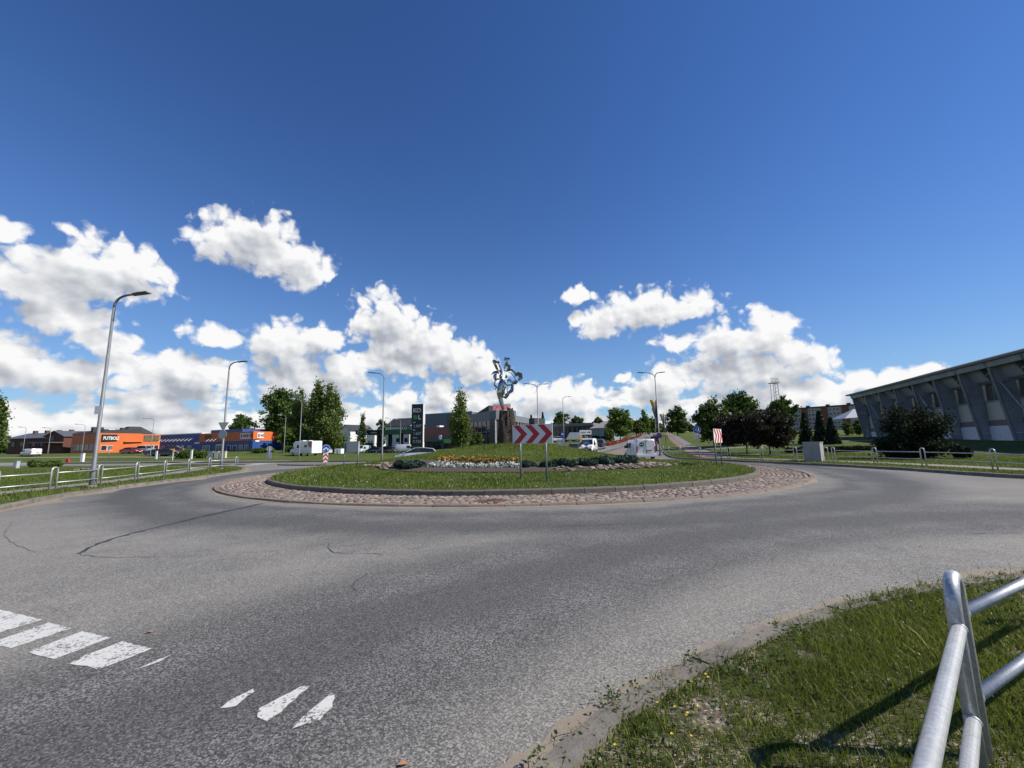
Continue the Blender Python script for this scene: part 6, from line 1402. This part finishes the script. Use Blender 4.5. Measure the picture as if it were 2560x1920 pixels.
def car(label, loc, heading, paint, kind='hatch', name='car', group=None):
    """heading: degrees clockwise from +Y; the car is built nose to +X"""
    root = empty(name, loc, R(90 - heading), label=label, cat='car', group=group); w = .89
    if kind == 'suv': L, hh, body, gh = 4.5, 1.68, [(-2.22, .42, .95, .8), (-2.12, .30, 1.06, .85), (-1.2, .26, 1.08, .89), (.6, .26, 1.06, .89), (1.6, .30, .98, .87), (2.05, .36, .82, .80), (2.2, .42, .7, .70)], [(-2.05, 1.06, 1.07, .80), (-1.75, 1.06, 1.60, .78), (-.6, 1.06, 1.68, .78), (.35, 1.05, 1.62, .77), (1.15, 1.02, 1.04, .80)]
    elif kind == 'sedan': L, hh, body, gh = 4.6, 1.44, [(-2.28, .40, .80, .72), (-2.18, .28, .96, .82), (-1.4, .22, 1.0, .88), (.6, .22, .95, .89), (1.55, .26, .86, .86), (2.1, .32, .70, .78), (2.28, .38, .58, .66)], [(-1.75, .97, .99, .76), (-1.0, .97, 1.38, .70), (-.2, .95, 1.44, .70), (.35, .94, 1.40, .69), (1.25, .90, .92, .78)]
    else: L, hh, body, gh = 4.6, 1.52, [(-2.28, .42, .86, .74), (-2.2, .30, 1.0, .84), (-1.3, .24, 1.02, .89), (.5, .24, .98, .89), (1.5, .27, .90, .86), (2.1, .33, .72, .76), (2.26, .40, .60, .62)], [(-2.15, 1.0, 1.01, .76), (-1.75, 1.0, 1.40, .72), (-.7, 1.0, 1.52, .72), (.1, .98, 1.50, .71), (1.35, .92, .94, .78)]
    MB().loft([ringy(x, a, b, c) for x, a, b, c in body]).build('body', paint, root, autos=35)
    rg_ = [[(x, -c, a), (x, -c * (.82 if b - a > .1 else .97), b), (x, c * (.82 if b - a > .1 else .97), b), (x, c, a)] for x, a, b, c in gh]
    MB().loft(rg_).build('glass', M_CGL, root)
    m = MB(); rf = [(x, b, c * .82) for x, a, b, c in gh[1:-1]]
    m.loft([[(x, -c - .01, b - .02), (x, -c * .9, b + .025), (x, c * .9, b + .025), (x, c + .01, b - .02)] for x, b, c in rf]).build('roof', paint, root, autos=40)
    for s in (-1, 1):
        for i, j in ((0, 1), (3, 4)): a, b = rg_[i], rg_[j]; q = 1 if s < 0 else 2; MB().tube([a[q], b[q]], .035, 5).build('pillar', paint, root)
        mx = (gh[2][0] + gh[3][0]) / 2; MB().tube([(mx, s * (gh[2][3] + .005), gh[2][1]), (mx, s * gh[2][3] * .83, gh[2][2] - .03)], .03, 5).build('pillar', M_TRIM, root)
        MB().box(.95, 1.12, s * .93 - .07, s * .93 + .07, .98, 1.10).build('mirror', M_TRIM, root)
        MB().box(body[-2][0] - .12, body[-2][0] + .06, s * .60 - .15, s * .60 + .15, .60, .74).build('headlight', M_HEAD, root); MB().box(body[1][0] - .03, body[1][0] + .05, s * .68 - .12, s * .68 + .12, .72, .92).build('tail_light', M_TAIL, root)
    MB().box(body[-1][0] - .03, body[-1][0] + .02, -.26, .26, .40, .51).build('number_plate', M_PLATE, root); MB().box(body[0][0] - .03, body[0][0] + .02, -.26, .26, .55, .66).build('number_plate', M_PLATE, root)
    wheels(root, (-1.38, 1.36), .86); return root
def van(label, loc, heading, paint, L=5.0, H=1.96, name='van', rear_glass=False, logo=False, group=None, side2=None):
    root = empty(name, loc, R(90 - heading), label=label, cat='van', group=group); w = .95; k = L / 5.0
    st_ = [(-2.48 * k, .36, H - .10, w * .93, .90), (-2.42 * k, .30, H - .02, w * .97, .90), (-1.5 * k, .28, H, w, .90), (.6 * k, .28, H, w, .90), (.95 * k, .28, H - .05, w, .88), (1.72 * k, .30, 1.18, w * .97, .90), (2.25 * k, .34, 1.0, w * .90, .88), (2.45 * k, .42, .78, w * .78, .86)]
    MB().loft([[(x, -c * .94, a), (x, -c, a + .16), (x, -c, a + (b - a) * .50), (x, -c * q, b - .10), (x, -c * q * .9, b), (x, c * q * .9, b), (x, c * q, b - .10), (x, c, a + (b - a) * .50), (x, c, a + .16), (x, c * .94, a)] for x, a, b, c, q in st_]).build('body', paint, root, autos=35)
    MB().add([(1.00 * k + .05, -.72, H - .14), (1.00 * k + .05, .72, H - .14), (1.66 * k + .05, .82, 1.24), (1.66 * k + .05, -.82, 1.24), (1.00 * k, -.72, H - .18), (1.00 * k, .72, H - .18), (1.66 * k, .82, 1.20), (1.66 * k, -.82, 1.20)], [(0, 3, 2, 1), (0, 1, 5, 4), (2, 3, 7, 6), (0, 4, 7, 3), (1, 2, 6, 5)]).build('windscreen', M_CGL, root)
    for s in (-1, 1):
        MB().hexa([(x, s * (w + o) * f, z) for z, f in ((1.12, 1.005), (H - .32, .94)) for x, o in ((.25 * k, -.03), ((1.38 if z < 1.2 else .98) * k, -.03), ((1.38 if z < 1.2 else .98) * k, .012), (.25 * k, .012))]).build('cab_window', M_CGL, root)
        if logo: MB().hexa([(x, s * (w + o) * f, z) for z, f in ((1.14, 1.005), (H - .32, .945)) for x, o in ((-.55, -.03), (.05, -.03), (.05, .012), (-.55, .012))]).build('side_window', M_CGL, root)
        MB().box(1.12 * k, 1.26 * k, s * 1.04 - .08, s * 1.04 + .08, 1.12, 1.36).build('mirror', M_TRIM, root); MB().box(2.18 * k, 2.38 * k, s * .66 - .14, s * .66 + .14, .78, .96).build('headlight', M_HEAD, root)
        MB().box(-2.50 * k, -2.43 * k, s * .86 - .055, s * .86 + .055, .75, 1.32).build('tail_light', M_TAIL, root); MB().box(-2.1 * k, 2.2 * k, s * .955 - .02, s * .955 + .02, .34, .46).build('sill_trim', M_TRIM, root)
    MB().box(-2.56 * k, -2.40 * k, -.90, .90, .34, .58).build('rear_bumper', M_TRIM if not logo else paint, root, bevel=.02); MB().box(2.36 * k, 2.50 * k, -.72, .72, .36, .60).build('front_bumper', M_TRIM, root)
    MB().box(-2.515 * k, -2.478 * k, -.008, .008, .62, H - .16).build('door_gap', M_TRIM, root); MB().box(-2.53 * k, -2.48 * k, -.62, -.12, .66, .80).build('number_plate', M_PLATE, root); MB().box(-2.52 * k, -2.475 * k, -.52, .02, .86, .94).build('handle_strip', M_TRIM, root)
    if rear_glass:
        for s in (-1, 1): MB().box(-2.51 * k, -2.47 * k, s * .42 - .32, s * .42 + .32, 1.12, 1.66).build('rear_window', M_CGL, root)
    if logo:
        lg = MB().disc((-2.50 * k, .40, 1.48), .21, (1, 0, 0), .03, 24).build('round_badge', plain('badge_green', (.015, .10, .04), .5), root); MB().box(-2.53 * k, -2.516 * k, .26, .54, 1.455, 1.505).build('badge_bar', M_WHITE, lg)
        MB().box(-2.515 * k, -2.475 * k, -.2, .2, H - .16, H - .10).build('brake_lamp', M_TAIL, root)
    wheels(root, (-1.55 * k, 1.55 * k), .93, .34); return root
def road_at(u, v): return hit(u, v, .0)
p = road_at(1616, 1151); van('white panel van with round green badge leaving towards the avenue', (p.x + .1, p.y + 2.5, gzf(p.x, p.y)), 1, P_WHITE, logo=True)
car('silver estate car passing behind the left of the mound', (-10.6, 45.8, 0.0), -97, P_SILVER, 'hatch')
p = at(1436, 1125, 57); car('dark grey car waiting on the avenue beyond the mound', (p.x, p.y, gzf(p.x, p.y)), 199, P_GREY, 'sedan')
p = at(1476, 1126, 59.5); van('white van waiting behind the blue arrow sign', (p.x, p.y + 1, gzf(p.x, p.y)), 199, P_WHITE, 5.0, 2.05)
p = at(1499, 1120, 72); car('dark car behind the waiting white van', (p.x, p.y, gzf(p.x, p.y)), 199, P_BLACK, 'suv')
for k, (u, Y, pm, kd, lb) in enumerate(((1626, 62, P_BLACK, 'hatch', 'black car first ahead of the white panel van'), (1629, 74, P_RED, 'hatch', 'red car second in the queue up the avenue'), (1636, 92, P_BLACK, 'suv', 'black car third in the queue up the avenue'), (1638, 112, P_RED, 'hatch', 'small red car farthest up the avenue'))):
    p = at(u, 1100, Y); car(lb, (p.x, p.y, gzf(p.x, p.y)), 19, pm, kd, group='cars queueing up the avenue')
p = at(75, 1144, 94); van('small white delivery van on the far left road', (p.x, p.y, gzf(p.x, p.y)), -72, P_WHITE, 4.4, 1.8, rear_glass=False)
for u, v, Y, hd_, pm, kd, lb in ((328, 1129, 97, 96, P_RED, 'sedan', 'red car parked before the football shop'), (365, 1126, 99, 100, P_SILVER, 'suv', 'silver car parked right of the red one'), (396, 1134, 88, 80, P_BLACK, 'sedan', 'black car parked left of two before the blue shop'), (424, 1134, 87, 84, P_BLACK, 'hatch', 'black car parked right of two before the blue shop'), (440, 1124, 100, 86, plain('paint_maroon', (.09, .012, .014), .3, coat=.5), 'hatch', 'dark red car beside the blue shop wall'),
    (935, 1131, 104, -70, P_NAVY, 'hatch', 'navy car at the left of the filling station'), (962, 1127, 112, -75, P_WHITE, 'suv', 'white car under the filling station canopy'), (970, 1131, 103, -60, P_BLACK, 'hatch', 'black car in front of the white one at the pumps'),
    (1429, 1099, 118, 60, P_BLACK, 'suv', 'dark car under the slanted silver board'), (1459, 1098, 122, 70, P_GREY, 'hatch', 'grey car behind the direction board'), (1491, 1095, 116, 70, P_BLACK, 'suv', 'dark car before the pale blue house'), (1516, 1095, 116, 80, P_NAVY, 'hatch', 'navy car right of the pale blue house'), (1400, 1101, 120, 80, P_WHITE, 'hatch', 'white car at the showroom doors'), (804, 1135, 92, -70, P_SILVER, 'hatch', 'pale car following the motorhome')):
    p = at(u, v, Y); car(lb, (p.x, p.y, gzf(p.x, p.y) + .02 + (.12 if Y < 140 else 0)), hd_, pm, kd)
for u, v, Y, hd_, pm, lb in ((907, 1130, 108, 190, P_PBLUE, 'pale blue van left of the navy car'), (1016, 1127, 97, 88, P_SILVER, 'silver van left of the price sign')):
    p = at(u, v, Y); van(lb, (p.x, p.y, gzf(p.x, p.y) + .13), hd_, pm, 5.0, 2.0)
# motorhome
p = at(762, 1141, 82); mh = empty('motorhome', (p.x, p.y, gzf(p.x, p.y) + .12), R(90 + 62), label='white motorhome with a red patterned tail beside the birches', cat='motorhome'); w = 1.12
MB().prism([(-3.5, .45), (1.9, .45), (1.9, 1.3), (2.25, 2.35), (1.6, 2.82), (-3.42, 2.82), (-3.5, 2.7)][::-1], 'y', -w, w).build('living_box', P_WHITE, mh, bevel=.06)
MB().loft([[(x, -c, a), (x, -c, b), (x, c, b), (x, c, a)] for x, a, b, c in ((1.905, .42, 2.2, .98), (2.55, .42, 1.42, .96), (3.3, .44, 1.12, .90), (3.5, .5, .8, .78))]).build('cab', P_WHITE, mh, autos=30)
MB().add([(1.99, -.84, 2.14), (1.99, .84, 2.14), (2.58, .88, 1.46), (2.58, -.88, 1.46)], [(0, 3, 2, 1)]).build('windscreen', M_CGL, mh)
for s in (-1, 1):
    MB().prism([(1.95, 1.42), (2.50, 1.42), (2.12, 1.98), (1.95, 2.0)], 'y', s * .985 - .02, s * .985 + .02).build('cab_window', M_CGL, mh); MB().box(.3, 1.0, s * w - .02, s * w + .02, 1.5, 2.1).build('window', M_CGL, mh); MB().box(-2.1, -1.2, s * w - .02, s * w + .02, 1.6, 2.1).build('window', M_CGL, mh)
    MB().prism([(-3.45, 1.5), (-2.5, 1.7), (-2.2, 2.75), (-3.4, 2.75)], 'y', s * (w + .004) - .012, s * (w + .004) + .012).build('tail_graphic', plain('graphic_red', (.42, .16, .12), .5, 0, .5, 2.0), mh); MB().box(3.15, 3.42, s * .62 - .14, s * .62 + .14, .84, 1.0).build('headlight', M_HEAD, mh); MB().box(2.38, 2.50, s * 1.15 - .07, s * 1.15 + .07, 1.38, 1.75).build('mirror', M_TRIM, mh)
MB().box(.2, 1.2, -.4, .4, 2.825, 2.98).build('roof_hatch', P_WHITE, mh); MB().box(-1.6, -.8, -.4, .4, 2.825, 2.95).build('roof_hatch', P_WHITE, mh); MB().box(3.40, 3.56, -.5, .5, .5, .95).build('grille', M_TRIM, mh); wheels(mh, (-1.9, 2.5), 1.0, .34)
p = at(1203, 1120, 70); wc = empty('gas_tank', (p.x, p.y, gzf(p.x, p.y)), label='low white rounded tank right of the conical birch', cat='tank'); MB().tube([(-.75, 0, .55), (-.6, 0, .55), (.6, 0, .55), (.75, 0, .55)], [.3, .5, .5, .3], 14).build('vessel', P_WHITE, wc, autos=40)
for x in (-.5, .5): MB().box(x - .08, x + .08, -.3, .3, -.2, .16).build('saddle', M_KERB, wc)
# ------------------------------------------------------------------ grass, weeds and sand
def blades(P, h, w, rg, lean=.5, seg=2):
    """P (n,3) roots -> narrow bent blades, each its own little mesh island"""
    n = len(P); a = rg.uniform(0, 2 * math.pi, n); b = rg.uniform(0, 2 * math.pi, n); hh = h * rg.uniform(.5, 1.35, n); ww = w * rg.uniform(.6, 1.3, n); ln = lean * hh * rg.uniform(.1, 1.2, n)
    ux, uy = np.cos(a) * ww / 2, np.sin(a) * ww / 2; dx, dy = np.cos(b) * ln, np.sin(b) * ln; Z = np.zeros(n)
    V = np.stack([P + np.column_stack([-ux, -uy, Z]), P + np.column_stack([ux, uy, Z]), P + np.column_stack([dx * .38 + ux * .8, dy * .38 + uy * .8, hh * .62]), P + np.column_stack([dx * .38 - ux * .8, dy * .38 - uy * .8, hh * .62]), P + np.column_stack([dx, dy, hh])], 1).reshape(-1, 3)
    i = np.arange(n)[:, None] * 5; F = np.concatenate([i + np.array([[0, 1, 2]]), i + np.array([[0, 2, 3]]), i + np.array([[3, 2, 4]])]); return V, F
def vnoise(x, y, s, seed):
    rg = np.random.default_rng(seed); T = rg.uniform(0, 1, (64, 64)); X, Y = x / s, y / s; i, j = np.floor(X).astype(int), np.floor(Y).astype(int); f, g = X - i, Y - j; f = f * f * (3 - 2 * f); g = g * g * (3 - 2 * g)
    q = lambda a, b: T[a % 64, b % 64]
    return q(i, j) * (1 - f) * (1 - g) + q(i + 1, j) * f * (1 - g) + q(i, j + 1) * (1 - f) * g + q(i + 1, j + 1) * f * g
KN = np.array(resample(K_NEAR, .1))
def near_verge(n, seed, xr, yr):
    rg = np.random.default_rng(seed); x, y = rg.uniform(*xr, n), rg.uniform(*yr, n); m = ~inside(ROAD, x, y); x, y = x[m], y[m]
    d = np.sqrt(((x[:, None] - KN[None, ::4, 0]) ** 2 + (y[:, None] - KN[None, ::4, 1]) ** 2).min(1)); return x, y, d, rg
# close turf
def turf():
    out = []
    for n, xr, yr, h, w in ((150000, (-1.5, 4.6), (.2, 5.2), .050, .006), (110000, (3.0, 13), (-.5, 6.2), .062, .010)):
        x, y, d, rg = near_verge(n, 100 + n, xr, yr)
        bare = vnoise(x, y, .55, 3) * .6 + vnoise(x, y, .17, 4) * .4; edge = np.clip((d - .12) / .55, 0, 1); patch = np.clip(1 - np.hypot(x - .55, y - 2.0) / .75, 0, 1)
        keep = rg.uniform(0, 1, len(x)) < np.clip((bare - .12 - .20 * (1 - edge) - .30 * patch) * 5.5, .02, 1) * (.12 + .88 * edge ** .7)
        x, y = x[keep], y[keep]; z = gz(x, y) + gup(x, y); tall = .6 + .9 * vnoise(x, y, .8, 5)
        V, F = blades(np.column_stack([x, y, z]), h * tall, w, rg, .95); out.append((V, F))
    o = 0; Fs = []
    for V, F in out: Fs.append(F + o); o += len(V)
    np_mesh('verge_grass', np.concatenate([v for v, _ in out]), np.concatenate(Fs), M_GRASSN, label='patchy weedy turf on the near verge by the railing', cat='grass', kind='stuff')
turf()
# broad-leaved weeds, clover and dry stalks near the kerb
M_WEED = leafmat('weed_leaves', [(.022, .050, .012), (.045, .085, .018), (.075, .120, .028), (.11, .13, .04)], .3)
def weeds():
    x, y, d, rg = near_verge(3000, 77, (-1.5, 8), (.2, 5.8)); k = rg.uniform(0, 1, len(x)) < (.85 * np.exp(-((d - .30) / .28) ** 2) + .10); x, y = x[k], y[k]; C = []
    for a, b in zip(x, y):
        n = rg.integers(8, 26); r = rg.uniform(.03, .09); C.append(np.column_stack([rg.normal(a, r, n), rg.normal(b, r, n), gzf(a, b) + gup1(a, b) + rg.uniform(.008, .05, n)]))
    V, F = leaf_cloud(np.concatenate(C), 0, .014, rg, .2); np_mesh('verge_weeds', V, F, M_WEED, label='low leafy weeds and clover along the near kerb', cat='weeds', kind='stuff')
    x, y, d, rg = near_verge(700, 78, (.2, 9), (.8, 5.8)); P = np.column_stack([x, y, gz(x, y) + gup(x, y)])
    V, F = blades(P, .19, .004, rg, .9); np_mesh('dry_stalks', V, F, M_DRY, label='dry brown stalks scattered through the near turf', cat='grass', kind='stuff')
    # a fringe of grass over the back of the kerb
    x, y, d, rg = near_verge(60000, 79, (-1.5, 14), (.2, 6.4)); k = (d > .12) & (d < .36) & (vnoise(x, y, .4, 9) > .40); x, y = x[k], y[k]; V, F = blades(np.column_stack([x, y, gz(x, y) + gup(x, y)]), .075, .007, rg, 1.3)
    np_mesh('kerb_fringe', V, F, M_GRASSN, label='ragged fringe of grass overhanging the near kerb', cat='grass', kind='stuff')
weeds()
M_YEL = plain('yellow_petals', (.80, .58, .02), .6); M_CLO = leafmat('clover_heads', [(.55, .53, .48), (.72, .70, .66)], .2)
rg = random.Random(21); fm = MB()
for k in range(12): a = k * math.pi / 6; fm.add([(0, 0, .055), (.012 * math.cos(a - .2), .012 * math.sin(a - .2), .06), (.015 * math.cos(a), .015 * math.sin(a), .062), (.012 * math.cos(a + .2), .012 * math.sin(a + .2), .06)], [(0, 1, 2, 3)])
fme = fm.mesh('petals', M_YEL); sme = MB().tube([(0, 0, -.01), (.004, 0, .055)], .0016, 5).mesh('stem', M_WEED)
YF = [(1644, 1756), (1730, 1708), (1746, 1769), (1717, 1790), (1739, 1773), (1720, 1787), (1771, 1697), (1765, 1688), (1680, 1837), (1729, 1840), (1770, 1810), (1538, 1863), (1688, 1770), (1816, 1760)]
for k, (u, v) in enumerate(YF):
    p = hit(u, v, .09); f = empty('yellow_flower', (p.x, p.y, gup1(p.x, p.y) + .008), label='tiny yellow flower in the near verge', cat='flower', group='yellow flowers dotted over the near verge'); s = rg.uniform(.5, .8)
    for nm, me in (('petals', fme), ('stem', sme)): o = bpy.data.objects.new(nm, me); link(o, f); o.scale = (s, s, s)
def clover(n, fn, name, label, size):
    g = np.random.default_rng(len(name)); P = fn(n, g); C = np.repeat(P, 5, 0) + g.normal(0, size * .35, (len(P) * 5, 3)); V, F = leaf_cloud(C, 0, size, g); np_mesh(name, V, F, M_CLO, label=label, cat='flowers', kind='stuff')
def cl_isl(n, g):
    a = g.uniform(0, 2 * math.pi, n * 3); r = np.sqrt(g.uniform(.45, .97, n * 3)) * R_IN; x, y = CX + r * np.sin(a), CY + r * np.cos(a); k = vnoise(x, y, 2.3, 6) > .52; x, y = x[k][:n], y[k][:n]; return np.column_stack([x, y, [mound(i, j) + .10 for i, j in zip(x, y)]])
clover(650, cl_isl, 'clover_flowers', 'white clover heads in the lawn of the island', .017)
def cl_near(n, g): x, y, d, _ = near_verge(n * 6, 31, (1, 6), (1.5, 5.4)); k = vnoise(x, y, .7, 8) > .62; x, y = x[k][:n], y[k][:n]; return np.column_stack([x, y, gup(x, y) + .06])
clover(70, cl_near, 'verge_clover', 'white clover heads in the near turf', .006)
# lawns at a distance: tufts
def lawn(name, label, pts, z, h, w, seed, mat=M_GRASS):
    rg = np.random.default_rng(seed); V, F = blades(np.column_stack([pts, z]), h * (.55 + .9 * vnoise(pts[:, 0], pts[:, 1], 1.4, seed)), w, rg, .8); np_mesh(name, V, F, mat, label=label, cat='grass', kind='stuff')
g = np.random.default_rng(41); n = 105000; a = g.uniform(0, 2 * math.pi, n); r = np.sqrt(g.uniform(0, 1, n)) * (R_IN - .16); x, y = CX + r * np.sin(a), CY + r * np.cos(a)
rr = np.hypot((x - .4) / 1.1, y - 28.2); aa = np.degrees(np.arctan2((x - .4) / 1.1, y - 28.2)) % 360; bed = (rr > 6.6) & (rr < 9.1) & (aa > 122) & (aa < 243); k = ~bed & (y < 33); x, y = x[k], y[k]
lawn('island_grass', 'short mown grass covering the island', np.column_stack([x, y]), np.array([mound(i, j) for i, j in zip(x, y)]) - .01, .10, .022, 42)
def verge_pts(n, poly, off0, off1, seed):
    g = np.random.default_rng(seed); q = np.array(resample(poly, .25)); i = g.integers(0, len(q) - 1, n); d = q[i + 1] - q[i]; L = np.hypot(d[:, 0], d[:, 1])[:, None]; d = d / np.maximum(L, 1e-6); nn = np.column_stack([d[:, 1], -d[:, 0]]); t = g.uniform(0, 1, (n, 1)); return q[i] + (q[i + 1] - q[i]) * t + nn * g.uniform(off0, off1, (n, 1))
kl = [p for p in K_LEFT if -40 < p[0] and p[1] > 3]; P = verge_pts(52000, kl, .17, 14, 43); fl = np.array(resample(FENCE_L, .5)); d = np.sqrt(((P[:, None, :] - (fl + [-.75, .05])[None, :, :]) ** 2).sum(2)).min(1); P = P[(d > .62) & ~inside(ROAD, P[:, 0], P[:, 1])]
lawn('left_grass', 'mown grass on the verges beside the left railing', P, gz(P[:, 0], P[:, 1]) + gup(P[:, 0], P[:, 1]) - .01, .11, .024, 44)
kr = [p for p in K_RIGHT if p[0] < 28 and p[1] < 56]; P = verge_pts(52000, kr, .17, 16, 45); fr_ = np.array(resample(FENCE_R, .5)); d = np.sqrt(((P[:, None, :] - (fr_ + [.95, .15])[None, :, :]) ** 2).sum(2)).min(1); pa = np.array(resample(PATH[:3], .5)); d2 = np.sqrt(((P[:, None, :] - pa[None, :, :]) ** 2).sum(2)).min(1); P = P[(d > .75) & (d2 > 1.6) & ~inside(ROAD, P[:, 0], P[:, 1])]
lawn('right_grass', 'grass on the verges and park lawn beside the right railing', P, gz(P[:, 0], P[:, 1]) + gup(P[:, 0], P[:, 1]) - .01, .11, .026, 46)
# sand swept up against the kerbs
def sand_mat():
    t = NT('swept_sand'); p = t.pos(); a = t.noise(p, 3.0, 6, .7); b = t.noise(p, 70, 4, .75); s = t.voro(p, 95, out='Color'); q = t.n.new('ShaderNodeSeparateColor'); t.l.new(s, q.inputs[0])
    t.set(Base_Color=t.mix(t.math('MULTIPLY', q.outputs[0], .6), t.mix(a, (.20, .16, .115), (.33, .27, .20)), t.mix(b, (.10, .09, .08), (.42, .37, .30))), Roughness=.97); t.bump(t.math('ADD', q.outputs[0], b), .6, .006); return t.m
M_SAND = sand_mat()
def sand(label, poly, w0, w1, seed, step=.06, side=1, z=.005):
    q = resample(poly, step); rg = np.random.default_rng(seed); n = len(q); s = np.arange(n) * step; X = np.array(q); wid = w0 + (w1 - w0) * (vnoise(s, s * 0, 1.7, seed) ** 1.5) + .10 * (vnoise(s, s * 0, .22, seed + 1) - .5) + .02 * rg.uniform(-1, 1, n)
    wid = np.maximum(wid, .02); d = np.gradient(X, axis=0); d /= np.hypot(d[:, 0], d[:, 1])[:, None]; nn = np.column_stack([-d[:, 1], d[:, 0]]) * side; A = X - nn * .02; B = X + nn * wid[:, None]
    V = np.concatenate([np.column_stack([A, gz(A[:, 0], A[:, 1]) + z + .012]), np.column_stack([B, gz(B[:, 0], B[:, 1]) + z])]); i = np.arange(n - 1)[:, None]; F = i + np.array([[0, 1, n + 1, n]]); np_mesh('sand_drift', V, F, M_SAND, kind='stuff', label=label, cat='sand')
sand('sandy grit washed along the near kerb', [p for p in K_NEAR if p[1] > -3 and p[0] < 14], .10, .45, 5)
sand('pale grit along the left kerb', [p for p in K_LEFT if p[0] > -30 and p[1] > 2], .15, .8, 6, .2)
sand('thin grit line round the cobbled apron', ring_pts(R_OUT, 400), .02, .28, 7, .12, 1)
sand('thin grit along the far right kerb', [p for p in K_RIGHT if p[0] < 24 and p[1] < 48], .05, .3, 8, .2)
# litter: a few fallen leaves on the road
for k, (u, v) in enumerate(((372, 1583), (2300, 1366), (1005, 1915))):
    p = hit(u, v, 0); MB().add([(p.x - .03, p.y, .006), (p.x, p.y - .02, .02), (p.x + .035, p.y + .005, .008), (p.x, p.y + .025, .016)], [(0, 1, 2, 3)]).build('fallen_leaf', plain('dead_leaf', (.42, .20, .10), .7), label=('orange fallen leaf near the crossing blocks', 'pale fallen leaf on the right of the road', 'small red leaf at the bottom of the road')[k], cat='leaf')
